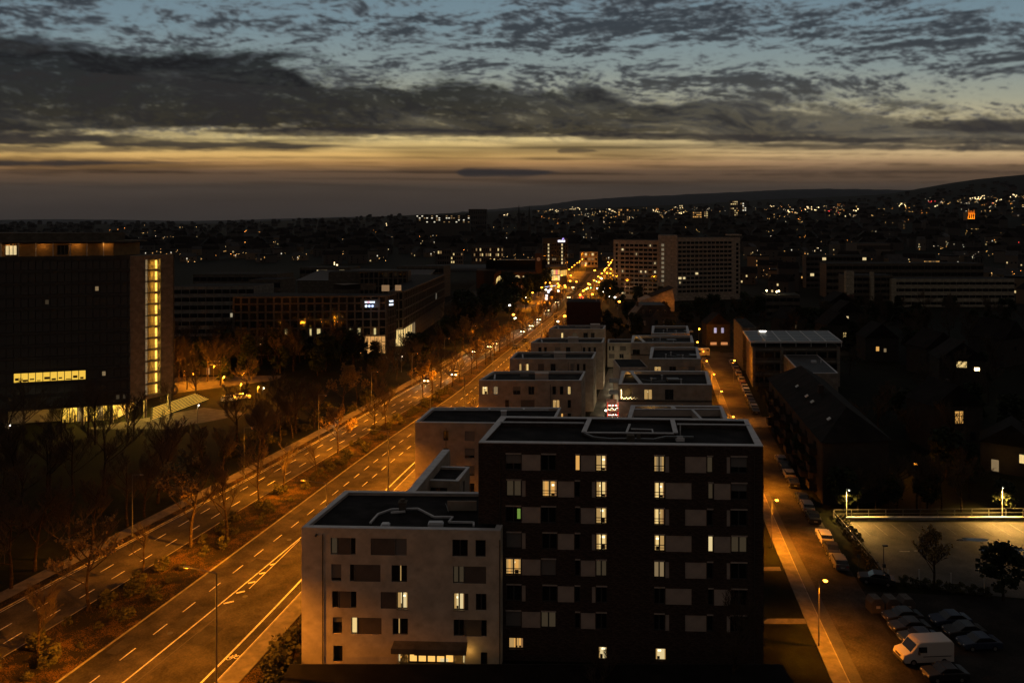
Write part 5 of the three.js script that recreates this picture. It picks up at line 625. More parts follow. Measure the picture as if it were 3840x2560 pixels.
// ---------------------------------------------------------------- the station, the hotel and the square
const cs = (x) => 1500 + x * 0.4252, vs = (y) => 700 + y * 0.4252;
{
  const Z = 522, b = thing('railway_station', 'brick railway station with one big and four small glowing arched windows', 'building', [xAt(1785, Z), 0, -Z]), X = (u) => xAt(u, Z) - xAt(1785, Z), Y = (v) => yAt(v, Z), brickS = mat('station brick', 0.085, 0.06, 0.045, 0.95, { map: T.brick });
  part(b, 'wall', prism([[X(1860) - 1, 0], [X(2010), 0], [X(2010), -30], [X(1860) - 1, -30]], Y(1020)), brickS); part(b, 'wing', prism([[0, -4], [X(1858), -4], [X(1858), -30], [0, -30]], Y(1000) - 3), brickS);
  const gs = new THREE.Shape(); gs.moveTo(X(1852), 0); gs.lineTo(X(1906), 0); gs.lineTo(X(1906), Y(1040)); gs.absarc(X(1879), Y(1040), X(1906) - X(1879), 0, Math.PI, false); gs.lineTo(X(1852), 0); part(b, 'front_gable', uvm(new THREE.ExtrudeGeometry(gs, { depth: 3, bevelEnabled: false })), brickS, [0, 0, 0]);
  const arch = (u0, u1, v0, vt) => { const r = (X(u1) - X(u0)) / 2, s = new THREE.Shape(); s.moveTo(-r, 0); s.lineTo(r, 0); const base = Math.max(0, Y(vt) - Y(v0) - r); s.lineTo(r, base); s.absarc(0, base, r, 0, Math.PI, false); s.lineTo(-r, 0); return new THREE.ExtrudeGeometry(s, { depth: 0.12, bevelEnabled: false }); };
  const ag = glow('station window glow', 1, 0.70, 0.24, 0.78), ag2 = glow('station small window glow', 1, 0.74, 0.34, 0.6); const w = part(b, 'arched_window', arch(1861, 1898, 1063, 1032), ag, [X(1879.5), Y(1063), 3.02]); for (const k of [-0.45, 0, 0.45]) part(w, 'mullion', box(0.22, 5.4, 0.12, k * 4, 0, 0.2), M.wood); part(w, 'mullion', box(6.6, 0.2, 0.12, 0, 1.6, 0.2), M.wood);
  for (const [a, c] of [[1912, 1925], [1931, 1951], [1958, 1978], [1985, 2004]]) { const q = part(b, 'arched_window', arch(a, c, 1044, 1032), ag2, [X((a + c) / 2), Y(1044), 0.02]); part(q, 'mullion', box(0.14, 1.6, 0.1, 0, 0, 0.16), M.wood); }
  part(b, 'hall_roof', new THREE.CylinderGeometry(13, 13, 44, 28, 1, false, 0, Math.PI).rotateZ(Math.PI / 2).rotateX(-Math.PI / 2).scale(1, 0.55, 1).translate(X(1935), Y(1012) - 1.2, -20), M.slate); part(b, 'ridge_light', box(26, 0.4, 1.2), mat('glass ridge', 0.5, 0.52, 0.55, 0.3), [X(1940), Y(1012) + 6.0, -20]);
  for (let k = 0; k < 3; k++) part(b, 'platform_roof', new THREE.CylinderGeometry(8, 8, 60, 16, 1, false, 0, Math.PI).rotateZ(Math.PI / 2).scale(1, 0.4, 1), M.slate, [-6 - k * 4, 11, -44 - k * 17], 0.1);
  const ct = thing('clock_tower', 'square brick clock tower with a pale dial beside the station hall', 'tower', [xAt(2020, Z), 0, -Z - 4]); part(ct, 'shaft', box(4.4, Y(950), 4.4), brickS); part(ct, 'spire', new THREE.ConeGeometry(3.4, 5, 4).rotateY(Math.PI / 4), M.slate, [0, Y(950) + 2.5, 0]); const dial = part(ct, 'clock_face', new THREE.CylinderGeometry(1.3, 1.3, 0.15, 24).rotateX(Math.PI / 2), mat('clock dial', 0.6, 0.58, 0.5, 0.6), [0, Y(972), 2.25]); part(dial, 'hand', merge([box(0.12, 0.9, 0.05, 0, 0, 0.12), box(0.7, 0.12, 0.05, 0.3, 0, 0.12)]), M.frame);
  for (const [x, y, z] of [[X(1879), 5, 8], [X(1925), 4, 7], [X(1960), 4, 7]]) point([x + b.position.x, y, z - Z], SODIUM, 70, 14);
}
{
  const Z = 620, b = thing('hotel_tower', 'dark hotel slab with two columns of lit windows and a white roof sign', 'building', [xAt(2036, Z), 0, -Z]), Y = (v) => yAt(v, Z), w = xAt(2129, Z) - xAt(2036, Z), nb = 11; part(b, 'wall', box(w, Y(893), 14, w / 2, 0, -7), mat('hotel wall', 0.07, 0.06, 0.052, 0.9)); part(b, 'roof', box(w - 1, 0.2, 13, w / 2, Y(893) + 0.01, -7), M.roof);
  for (let k = 0; k < 8; k++) for (let i = 0; i < nb; i++) { const lit = i === 2 || i === 8, x = (i + 0.5) * w / nb; part(b, 'window', box(lit ? 1.1 : 1.2, 1.7, 0.1), lit ? M.litPale : (k === 4 && (i === 4 || i === 5)) ? M.dim2 : M.glass, [x, Y(910) - 2.5 - k * 3.05, 0.02]); }
  const sg = thing('hotel_sign', 'white and violet glowing roof sign on the hotel slab', 'sign', [xAt(2094, Z), Y(907), -Z + 0.4]); const sw = glow('sign white glow', 0.85, 0.82, 1, 2.2); for (let k = 0; k < 7; k++) part(sg, 'sign_letter', box(0.7, 1.5, 0.2), sw, [k * 0.86, 0, 0]); part(sg, 'sign_emblem', new THREE.TorusGeometry(0.6, 0.22, 8, 16, 4), glow('sign violet glow', 0.5, 0.35, 1, 2), [4.0, 2.4, 0]);
}
{ // lit shop front with posters
  const Z = 560, b = thing('lit_shop_building', 'low shop building with a bright poster-covered glass front at the square', 'building', [xAt(2051, Z), 0, -Z]), w = xAt(2132, Z) - xAt(2051, Z); part(b, 'wall', prism([[0, 0], [w * 0.6, 0], [w, -12], [w, -30], [0, -24]], 14.5), M.farWall2); const cols = [[1, 0.62, 0.14], [0.95, 0.8, 0.4], [1, 0.55, 0.1], [0.2, 0.8, 0.45], [1, 0.66, 0.2], [1, 0.85, 0.5], [1, 0.6, 0.15], [0.9, 0.15, 0.2], [1, 0.55, 0.1], [1, 0.7, 0.3]];
  for (let k = 0; k < 6; k++) for (let j = 0; j < 2; j++) part(b, 'shop_window', box(1.5, 3.6, 0.1), glow('shop poster light', ...cols[(k * 3 + j * 5) % 10], 0.75), [0.9 + k * 1.62, 4.4 + j * 4.3, 0.05]); const t = Math.atan2(12, w * 0.4); for (let k = 0; k < 4; k++) part(b, 'shop_window', box(2.6, 4.2, 0.1), glow('shop poster light', ...cols[(k * 2 + 6) % 10], 0.75), [w * 0.6 + 1.1 + k * 1.45, 7.5, -1.6 - k * 2.8], t); for (let k = 0; k < 12; k++) part(b, 'roof_post', box(0.2, 1.2, 0.2), M.wood, [0.5 + k * 0.85, 14.5, 0]); point([xAt(2075, Z), 5, -Z + 6], WARM, 160, 20);
}
// ---------------------------------------------------------------- named far buildings
const farLit = glow('far lit window', 1, 0.74, 0.32, 0.75), farWarm = glow('far amber window', 1, 0.50, 0.13, 0.8), farWhite = glow('far white window', 1, 0.9, 0.68, 0.9), farDim = glow('far dim window', 1, 0.6, 0.25, 0.22);
function farBlock(name, label, u0, u1, v0, Z, m, winRows, winCols, share, seed, opt = {}) {
  const y0 = Math.min(terrain(xAt(u0, Z), Z), terrain(xAt(u1, Z), Z)) - 1, x0 = xAt(u0, Z), w = xAt(u1, Z) - x0, h = yAt(v0, Z) - y0, b = thing(name, label, 'building', [x0 + w / 2, y0, -Z], opt.turn ?? 0); part(b, 'wall', box(w, h, opt.d ?? 12, 0, 0, -(opt.d ?? 12) / 2), m); part(b, 'roof', box(w - 0.6, 0.3, (opt.d ?? 12) - 0.6, 0, h + 0.01, -(opt.d ?? 12) / 2), M.roof);
  const r = rng(seed), rh = (opt.span ?? h * 0.85) / winRows, cw = w / winCols; for (let k = 0; k < winRows; k++) for (let i = 0; i < winCols; i++) { const v = r(); part(b, 'window', box(cw * 0.6, rh * 0.5, 0.15), v < share ? (v < share * 0.5 ? opt.lm ?? farLit : farDim) : M.glass, [-w / 2 + (i + 0.5) * cw, h - (k + 0.8) * rh, 0.03]); } return b;
}
farBlock('white_corner_house', 'pale corner house lit orange at the far end of the main road', 2178, 2242, 944, 800, M.beige, 3, 5, 0.3, 3); farBlock('long_school', 'long building with rows of small lit windows left of the hotel', 1768, 1887, 925, 860, M.farWall2, 3, 16, 0.35, 5, { d: 20 }); farBlock('street_block', 'block lit orange by street lamps left of the station', 1690, 1735, 945, 760, M.farWall, 4, 6, 0.12, 6); farBlock('street_block', 'low wide block in front of the long school', 1640, 1692, 935, 800, M.farWall2, 3, 6, 0.12, 7);
farBlock('clinic', 'long flat clinic on the skyline with strips of lit windows', 1560, 1762, 806, 1700, M.farWall2, 4, 22, 0.5, 9, { d: 40, span: 18, lm: farWhite }); farBlock('skyline_block', 'dark block standing above the clinic on the skyline', 1757, 1825, 784, 1900, M.farWall2, 4, 8, 0.02, 10, { d: 40 }); farBlock('high_rise', 'floodlit high-rise block on the far slope', 2318, 2358, 782, 2300, M.farWall, 6, 5, 0.35, 12, { d: 20, lm: farWarm }); farBlock('high_rise', 'pair-standing tower with rows of lit windows on the far slope', 2740, 2768, 752, 2600, M.farWall, 7, 4, 0.4, 13, { d: 20 }); farBlock('high_rise', 'taller of two towers with red marker lamps on the far slope', 2776, 2800, 750, 2600, M.farWall, 7, 3, 0.4, 14, { d: 20, lm: farWhite }); farBlock('lit_block', 'block with three bright window bands below the ridge', 2598, 2632, 793, 1900, M.farWall2, 3, 5, 0.8, 15, { d: 20, span: 16, lm: farWarm }); farBlock('lit_block', 'narrow block of stacked lit windows beside the banded block', 2640, 2656, 792, 1900, M.farWall2, 4, 2, 0.8, 16, { d: 20, span: 18 });
farBlock('colonnade_building', 'long pale building with a row of pilasters in the dim town', 3215, 3340, 912, 900, M.farWall, 1, 34, 0.0, 17, { d: 30, span: 9 }); farBlock('lit_restaurant', 'low pavilion glowing orange above the long office', 3466, 3525, 972, 640, M.farWall, 1, 9, 0.9, 18, { d: 20, span: 5, lm: farWarm }); farBlock('apartment_row', 'row of flats with two lit gable windows at the left end', 3170, 3210, 978, 620, M.farWall, 4, 5, 0.15, 19);
for (const [label, u] of [['west spire of the twin-towered church on the skyline', 1946], ['east spire of the twin-towered church on the skyline', 1985]]) { const Z = 1350, x = xAt(u, Z), y = terrain(x, Z), t = thing('church_tower', label, 'tower', [x, y, -Z]); const top = yAt(u < 1960 ? 766 : 772, Z) - y; part(t, 'shaft', box(5.6, top * 0.52, 5.6), M.farWall2); part(t, 'spire', new THREE.ConeGeometry(3.6, top * 0.5, 8), M.slate, [0, top * 0.77, 0]); part(t, 'louvre', box(2, 4, 0.1, 0, top * 0.38, 2.85), M.glass); }
{ const Z = 1750, x = xAt(3636, Z), y = yAt(829, Z), t = thing('floodlit_tower', 'square church tower floodlit orange in the eastern town', 'tower', [x, y - 12, -Z]), lm = mat('sandstone', 0.4, 0.28, 0.16, 0.9); part(t, 'shaft', box(17, 33, 17), lm); for (const k of [-1, 0, 1]) part(t, 'belfry_opening', box(2.6, 10, 0.2, k * 5, 18, 8.5), M.glass); for (const [i, j] of [[-1, 1], [1, 1], [0, 1]]) part(t, 'pinnacle', box(3, 4.5, 3, i * 6.6, 33, j * 6.6), lm); const sp = spot([x - 4, y - 4, -Z + 26], SODIUM, 9000, 0.7, [x, y + 12, -Z], 0.5, 20); void sp; const r = thing('floodlight', 'floodlight at the foot of the orange church tower', 'lamp', [x - 4, y - 5, -Z + 27]); part(r, 'lamp_housing', box(1.4, 1, 0.8), M.pole); part(r, 'lamp_glass', box(1.2, 0.8, 0.1, 0, 0.1, -0.45), M.sodium); }

// ---------------------------------------------------------------- the town: individual houses on the plain and the slopes
{
  const r = rng(77), kinds = [], wm = [M.farWall, M.farWall2, mat('far ochre wall', 0.17, 0.13, 0.09, 0.95), mat('far dark wall', 0.08, 0.075, 0.07, 0.95)], lits = [farLit, farWarm, farWhite, farDim, farLit];
  for (let k = 0; k < 12; k++) { // twelve kinds, each with its own lit windows
    const o = new THREE.Group(), w = 10 + (k % 4) * 3.5, d = 10 + (k % 3) * 3, h = 6.5 + (k % 5) * 2.4, rise = k % 3 === 2 ? 1.2 : 4.5; o.name = 'town_house';
    part(o, 'wall', box(w, h, d), wm[k % 4]); if (rise > 2) { const s = new THREE.Shape([[-d / 2 - 0.3, 0], [d / 2 + 0.3, 0], [0, rise]].map((p) => new THREE.Vector2(...p))); part(o, 'roof', uvm(new THREE.ExtrudeGeometry(s, { depth: w + 0.5, bevelEnabled: false }).translate(0, h, -w / 2 - 0.25).rotateY(Math.PI / 2)), k % 2 ? M.tile : M.slate); } else part(o, 'roof', box(w + 0.2, rise, d + 0.2, 0, h, 0), M.roof);
    const n = 2 + (k % 3), rows = 2 + (k % 2); for (let i = 0; i < n; i++) for (let j = 0; j < rows; j++) { const v = r(); if (v < 0.20) part(o, 'window', box(1.1, 1.5, 0.14), lits[Math.floor(r() * 5)], [-w / 2 + (i + 0.5) * w / n + (r() - 0.5), 1.4 + j * (h - 2.2) / rows, d / 2 + 0.03]); else if (v < 0.6) part(o, 'window', box(1.3, 1.7, 0.1), M.glass, [-w / 2 + (i + 0.5) * w / n, 1.4 + j * (h - 2.2) / rows, d / 2 + 0.02]); }
    kinds.push(o);
  }
  const place = (n, vmin, vmax, u0, u1, test) => { const list = []; for (let i = 0; i < n * 4 && list.length < n; i++) { const u = u0 + r() * (u1 - u0), v = vmin + r() * (vmax - vmin), Z = HC * F / (v - CV), x = xAt(u, Z); if (test && !test(u, v, x, Z)) continue; list.push([x, Z]); } return list; };
  const free = (u, v, x, Z) => !(Z < 560 && x > -150 && x < 22 + Z * 0.0) && !(x > LL(Math.min(Z, 799)) - 25 && x < ER(Math.min(Z, 799)) + 25 && Z < 820) && !(Z < 500 && x > 55 && x < 155 && Z > 390) && !(Z < 500 && x > 180 && x < 310 && Z > 405) && !(Z > 500 && Z < 660 && x > -20 && x < 60);
  const spots = [...place(90, 905, 990, 350, 1700, free), ...place(40, 905, 985, 1700, 2300, free), ...place(120, 900, 1000, 2300, 4000, free), ...place(34, 1000, 1150, 2780, 3900, (u, v, x, Z) => free(u, v, x, Z) && Z > 290 && x > 110)];
  const names = [['town house beyond the offices west of the station', 'town houses west of the station'], ['town house on the plain round the station', 'town houses round the station'], ['town house in the dark eastern town', 'houses of the eastern town']];
  spots.forEach(([x, Z], i) => { const k = kinds[Math.floor(r() * 12)].clone(), g = x / Z < -0.08 ? 0 : x / Z < 0.14 ? 1 : 2; k.name = numbered('town_house'); k.position.set(x, terrain(x, Z) - 0.3, -Z); k.rotation.y = (r() - 0.5) * 1.4; k.userData = {}; tag(k, names[g][0], 'house', names[g][1]); scene.add(k); });
  // the built-up slopes: far houses too many and too small to tell apart, as one mass, and their lamps
  const hs = [], gA = merge([box(14, 9, 11)]), cnt = 1500; const im = new THREE.InstancedMesh(gA, M.farWall2, cnt), rf = new THREE.InstancedMesh((() => { const s = new THREE.Shape([[-6, 0], [6, 0], [0, 5]].map((p) => new THREE.Vector2(...p))); return uvm(new THREE.ExtrudeGeometry(s, { depth: 15, bevelEnabled: false }).translate(0, 9, -7.5).rotateY(Math.PI / 2)); })(), M.tile, cnt), m4 = new THREE.Matrix4(), qn = new THREE.Quaternion(), up = new THREE.Vector3(0, 1, 0);
  for (let i = 0; i < cnt; i++) { const u = -200 + r() * 4300, Z = 1100 + Math.pow(r(), 1.4) * (u > 1500 ? 3000 : 3600), x = xAt(u, Z), s = 0.8 + r() * 0.8; qn.setFromAxisAngle(up, r() * 3); m4.compose(new THREE.Vector3(x, terrain(x, Z) - 0.5, -Z), qn, new THREE.Vector3(s, s * (0.8 + r() * 0.5), s)); im.setMatrixAt(i, m4); rf.setMatrixAt(i, m4); }
  im.name = 'far_town_walls'; rf.name = 'far_town_roofs'; scene.add(stuff(im, 'mass of far house walls covering the plain and slopes')); scene.add(stuff(rf, 'mass of far pitched roofs covering the plain and slopes'));
  const sets = [['far_town_warm_lamps', glow('far warm lamp', 1, 0.56, 0.17, 6.5), 720, 0.66], ['far_town_white_lamps', glow('far white lamp', 1, 0.84, 0.55, 6.5), 260, 0.6], ['far_town_orange_lamps', glow('far orange lamp', 1, 0.36, 0.06, 7), 220, 0.8], ['far_town_red_lamps', glow('far red lamp', 1, 0.05, 0.04, 7), 14, 1.1]];
  let lu = 2600, lv = 800; for (const [name, m, n, sc] of sets) { const l = new THREE.InstancedMesh(new THREE.OctahedronGeometry(1, 0), m, n); for (let i = 0; i < n; i++) {
      const band = r(); let u, v; if (i % 4) { u = lu + (r() + r() - 1) * 70; v = lv + (r() + r() - 1) * 9; } else if (band < 0.42) { u = 2000 + r() * 1900; const base = ramp([[2000, 800], [2400, 790], [2700, 785], [3000, 778], [3400, 765], [3840, 745]], u); v = base + Math.abs(r() + r() - 1) * 60 - 8; } else if (band < 0.80) { u = 2250 + r() * 1650; v = 815 + r() * 230; } else { u = 380 + r() * 1850; v = 850 + r() * 130; }
      lu = u; lv = v; let Z = 430; for (let q = 0; q < 260; q++) { const x = xAt(u, Z); if (CV - (terrain(x, Z) + 7 - HC) / Z * F < v || Z > 4700) break; Z += 18; } const x = xAt(u, Z), s = sc * (0.35 + 0.55 * r()) * clamp(Z / 1900, 0.28, 1.5); m4.compose(new THREE.Vector3(x, terrain(x, Z) + 7 + 4 * r(), -Z), qn, new THREE.Vector3(s, s, s)); l.setMatrixAt(i, m4); }
    l.name = name; scene.add(stuff(l, 'scattered small lights of the far town')); }
  // brighter groups of lights that stand out on the slopes
  const bright = [[2160, 783, 26], [2080, 790, 20], [2225, 790, 30], [2310, 790, 34], [2340, 800, 20], [2460, 790, 16], [2540, 775, 22], [2560, 800, 14], [3040, 782, 30], [3075, 785, 24], [3215, 786, 20], [3230, 790, 16], [3380, 770, 20], [3520, 770, 14], [3650, 742, 26], [3690, 740, 18], [3740, 752, 22], [3800, 735, 18], [2890, 775, 18], [2960, 790, 12], [1900, 805, 14], [1690, 815, 12], [1260, 990, 12], [1450, 845, 14], [3160, 815, 14]];
  const n2 = bright.reduce((s, b) => s + Math.round(b[2] / 3), 0), bl = new THREE.InstancedMesh(box(1.6, 2.2, 0.4), glow('far flat window glow', 1, 0.74, 0.36, 3.6), n2); let c = 0; for (const [u0, v0, wd] of bright) for (let i = 0; i < Math.round(wd / 3); i++) { const u = u0 + (r() - 0.5) * wd * 1.8, v = v0 + (r() - 0.5) * 12; let Z = 700; for (let q = 0; q < 240; q++) { const x = xAt(u, Z); if (CV - (terrain(x, Z) + 9 - HC) / Z * F < v || Z > 4700) break; Z += 18; } const x = xAt(u, Z), s = clamp(Z / 2200, 0.5, 1.4); m4.compose(new THREE.Vector3(x, yAt(v, Z), -Z), qn.identity(), new THREE.Vector3(s, s, s)); bl.setMatrixAt(c++, m4); } bl.name = 'far_block_windows'; scene.add(stuff(bl, 'clusters of lit windows in far blocks of flats on the slope'));
}
// ---------------------------------------------------------------- trees
function tree(seed, H, o = {}) {                          // tapered trunk, limbs and twigs; optional dry leaves left on one side
  const r = rng(seed), wood = [], twigs = [], leaves = [], tips = []; const V = (x, y, z) => new THREE.Vector3(x, y, z), levels = o.levels ?? 4;
  const tube = (pts, r0, r1, n, out) => { const pos = [], nor = [], idx = [], up = V(0.31, 0.12, 0.94); pts.forEach((p, i) => { const d = pts[Math.min(i + 1, pts.length - 1)].clone().sub(pts[Math.max(i - 1, 0)]).normalize(), a = d.clone().cross(up).normalize(), b = d.clone().cross(a), rr = lerp(r0, r1, i / (pts.length - 1)); for (let k = 0; k < n; k++) { const t = k / n * 6.2832, v = a.clone().multiplyScalar(Math.cos(t)).add(b.clone().multiplyScalar(Math.sin(t))); pos.push(p.x + v.x * rr, p.y + v.y * rr, p.z + v.z * rr); nor.push(v.x, v.y, v.z); } if (i) for (let k = 0; k < n; k++) { const c = (i - 1) * n, e = i * n, q = (k + 1) % n; idx.push(c + k, c + q, e + k, c + q, e + q, e + k); } }); const g = new THREE.BufferGeometry(); g.setAttribute('position', new THREE.Float32BufferAttribute(pos, 3)); g.setAttribute('normal', new THREE.Float32BufferAttribute(nor, 3)); g.setIndex(idx); out.push(uvm(g)); };
  const grow = (p, d, len, rad, lv) => {
    const n = lv === 0 ? 6 : lv === 1 ? 4 : lv === 2 ? 3 : lv === 3 ? 2 : 1, pts = [p.clone()]; let q = p.clone(), dir = d.clone(); for (let i = 0; i < n; i++) { dir.add(V((r() - 0.5) * 0.34, (lv ? 0.10 : 0.02) + (r() - 0.5) * 0.12, (r() - 0.5) * 0.34)).normalize(); q = q.clone().addScaledVector(dir, len / n); pts.push(q); }
    tube(pts, rad, rad * (lv === 0 ? 0.34 : 0.3), lv === 0 ? 8 : lv === 1 ? 5 : lv === 2 ? 4 : 3, lv < 2 ? wood : twigs); if (lv >= levels) { tips.push(q); return; }
    const kids = [o.limbs ?? 8, 6, 6, 5][lv]; for (let k = 0; k < kids; k++) { const t = lv === 0 ? 0.30 + 0.66 * (k + r() * 0.6) / kids : 0.22 + 0.74 * (k + r()) / kids, at = pts[0].clone(), f = t * n, i = Math.min(Math.floor(f), n - 1); at.copy(pts[i]).lerp(pts[i + 1], f - i); const a = r() * 6.2832 + k * 2.4, out = V(Math.cos(a), lv === 0 ? (o.rise ?? 0.55) + 0.5 * t : 0.22 + r() * 0.3, Math.sin(a)); const nd = lv === 0 ? out : out.multiplyScalar(0.75).add(dir.clone().multiplyScalar(0.75)); grow(at, nd.normalize(), len * (lv === 0 ? (o.spread ?? 0.5) * (1.25 - 0.6 * t) : 0.55 * (1.1 - 0.4 * t)), Math.max(rad * (lv === 0 ? 0.40 : 0.5), 0.021), lv + 1); }
  };
  grow(V(0, -0.1, 0), V(0, 1, 0), H * 0.86, H * 0.021, 0);
  if (o.leaf) for (const t of tips) { if (r() > o.leaf * (o.sided ? ss(-t.x * o.sided, -0.1 * H, 0.3 * H) * 1.6 : 1)) continue; for (let k = 0; k < 5; k++) { const s = 0.11 + r() * 0.11, g = new THREE.PlaneGeometry(s, s * 1.3); g.rotateX(r() * 3.1).rotateY(r() * 6.2).translate(t.x + (r() - 0.5) * 0.5, t.y + (r() - 0.5) * 0.4, t.z + (r() - 0.5) * 0.5); leaves.push(g); } }
  const g = new THREE.Group(); part(g, 'trunk', merge(wood), M.bark); part(g, 'crown', merge(twigs), M.twig); if (leaves.length) part(g, 'leaves', merge(leaves), o.leafMat ?? M.dry); return g;
}
function leafCrown(seed, rx, ry, n, size, m, cone) {       // crown of small leaf faces gathered in clumps
  const r = rng(seed), list = [], clumps = Array.from({ length: 22 }, () => { const t = r() * 6.283, y = cone ? Math.pow(r(), 1.4) : r() * 2 - 1, w = cone ? (1 - y) * 0.85 + 0.05 : Math.sqrt(Math.max(0, 1 - y * y)) * Math.sqrt(r() * 0.6 + 0.4) * 0.85; return [Math.cos(t) * w * rx, cone ? y * ry * 2 : ry + y * ry, Math.sin(t) * w * rx]; });
  for (let k = 0; k < n; k++) { const c = clumps[Math.floor(r() * 22)], s = size * (0.5 + r()), sp = rx * 0.34, g = new THREE.PlaneGeometry(s, s * 0.8); g.rotateX(r() * 3.1).rotateY(r() * 6.2).translate(c[0] + (r() + r() - 1) * sp, Math.max(0.1, c[1] + (r() + r() - 1) * sp), c[2] + (r() + r() - 1) * sp); list.push(g); } return merge(list);
}
function plant(proto, name, label, category, group, x, Z, turn, scale, y = 0) { const o = proto.clone(); o.name = numbered(name); o.userData = {}; tag(o, label, category, group); o.position.set(x, y, -Z); o.rotation.y = turn; o.scale.setScalar(scale); scene.add(o); return o; }
const bare = [tree(1, 10), tree(2, 10, { spread: 0.58, rise: 0.35 }), tree(3, 10, { spread: 0.46, limbs: 9, rise: 0.8 })], leafy = [tree(5, 10, { leaf: 0.34, sided: 1, spread: 0.55 }), tree(6, 10, { leaf: 0.4, spread: 0.5 })], slim = [tree(8, 10, { levels: 3, limbs: 7, spread: 0.4 }), tree(9, 10, { levels: 3, limbs: 8, spread: 0.5, rise: 0.4 })];
const green = [0, 1, 2].map((k) => { const g = new THREE.Group(), cone = k === 2; part(g, 'trunk', rod([0, -0.1, 0], [0, cone ? 2 : 3.4, 0], 0.22, 0.14, 8), M.bark); part(g, 'crown', leafCrown(30 + k, cone ? 2.6 : 3.4, cone ? 4.4 : 3.4, 1500, 0.5, null, cone), M.evergreen, [0, cone ? 0.8 : 1.8, 0]); return g; });
const bush = [0, 1, 2].map((k) => { const g = new THREE.Group(); part(g, 'leaves', leafCrown(50 + k, 1.2, 0.7, 340, 0.24), M.shrub); part(g, 'stem', merge([rod([0, 0, 0], [0.2, 0.9, 0.1], 0.04, 0.02, 5), rod([0, 0, 0], [-0.3, 0.8, -0.2], 0.04, 0.02, 5)]), M.bark); return g; });
{
  const r = rng(404), onMedian = (k) => (LR(k) + EL(k)) / 2;
  const list = [[331, 2283, 0.86, 1, 'l'], [141, 2451, 0.62, 2, 'b'], [713, 2053, 1.08, 0, 'l'], [848, 2022, 0.9, 2, 'b'], [973, 1894, 0.85, 1, 'b'], [533, 2151, 0.62, 0, 't'], [1060, 1840, 0.7, 1, 't'], [1188, 1800, 0.62, 1, 't'], [1266, 1703, 0.82, 1, 'L'], [1445, 1604, 0.9, 0, 'b'], [1400, 1630, 0.8, 1, 'b'], [1620, 1472, 0.9, 2, 'b'], [1652, 1452, 0.95, 1, 'b'], [1585, 1490, 0.8, 0, 'L']];
  for (const [u, v, s, k, kind] of list) { const [x, Z] = gp(u, v), p = kind === 'l' ? leafy[0] : kind === 'L' ? leafy[1] : kind === 't' ? slim[k % 2] : bare[k]; plant(p, 'median_tree', kind === 'l' || kind === 'L' ? 'street tree with some dry leaves left on the leaf-strewn median' : 'bare street tree on the leaf-strewn median', 'tree', kind === 'l' || kind === 'L' ? 'median trees with dry leaves' : 'bare median trees', x, Z, r() * 6, s * 1.18, 0.1); }
  for (let Z = 214; Z < 420; Z += 8.5) { const x = onMedian(Z) + (r() - 0.5) * 2.4; plant(r() < 0.3 ? leafy[1] : r() < 0.5 ? bare[1] : slim[0], 'median_tree', 'bare street tree in the far stretch of the median', 'tree', 'trees of the far median', x, Z + r() * 4, r() * 6, 0.75 + r() * 0.35, 0.1); }
  for (let Z = 176; Z < 400; Z += 9) { if (Z > 185 || 1) plant(r() < 0.4 ? bare[2] : slim[1], 'roadside_tree', 'bare tree between the main road and the pale blocks', 'tree', 'bare trees beside the pale blocks', ER(Z) + 2.2 + r() * 1.6, Z, r() * 6, 0.5 + r() * 0.3); }
  for (let Z = 152; Z < 330; Z += 9) plant(r() < 0.25 ? leafy[1] : bare[Math.floor(r() * 3)], 'roadside_tree', 'bare tree on the far side of the main road', 'tree', 'trees on the park side of the road', LL(Z) - 4 - r() * 5, Z + r() * 5, r() * 6, 0.7 + r() * 0.4);
  for (let Z = 330; Z < 560; Z += 11) plant(green[0], 'roadside_tree', 'dark dense tree on the station side of the far road', 'tree', 'dark trees near the station', LL(Z) - 8 - r() * 26, Z, r() * 6, 1.1 + r() * 0.7);
  for (let Z = 84; Z < 168; Z += 5.2) plant(bare[Math.floor(r() * 3)], 'verge_row_tree', 'tall bare tree on the dark verge beside the incoming lanes', 'tree', 'tall bare trees of the dark verge', LL(Z) - 3.2 - r() * 9, Z + r() * 3, r() * 6, 0.9 + r() * 0.4);
  for (let Z = 88; Z < 150; Z += 5.5) plant(bare[Math.floor(r() * 3)], 'lawn_edge_tree', 'bare tree standing deeper in the unlit lawn', 'tree', 'bare trees of the unlit lawn', LL(Z) - 16 - r() * 22, Math.min(Z + r() * 6, 130), r() * 6, 0.9 + r() * 0.5);
  for (let Z = 134; Z < 186; Z += 4) plant(r() < 0.5 ? green[Math.floor(r() * 2)] : bare[Math.floor(r() * 3)], 'terrace_tree', 'dark tree in front of the balcony terrace', 'tree', 'dark trees before the balcony terrace', RR(Z) + 5 + r() * 2.2, Z, r() * 6, 0.62 + r() * 0.3);
  for (let k = 0; k < 9; k++) plant(k % 3 ? bare[k % 3] : green[k % 2], 'gable_tree', 'dark tree before the end wall of the balcony terrace', 'tree', 'dark trees at the terrace end wall', 55 + k * 2.4 + r(), 122.6 + r() * 2, r() * 6, 0.6 + r() * 0.35);
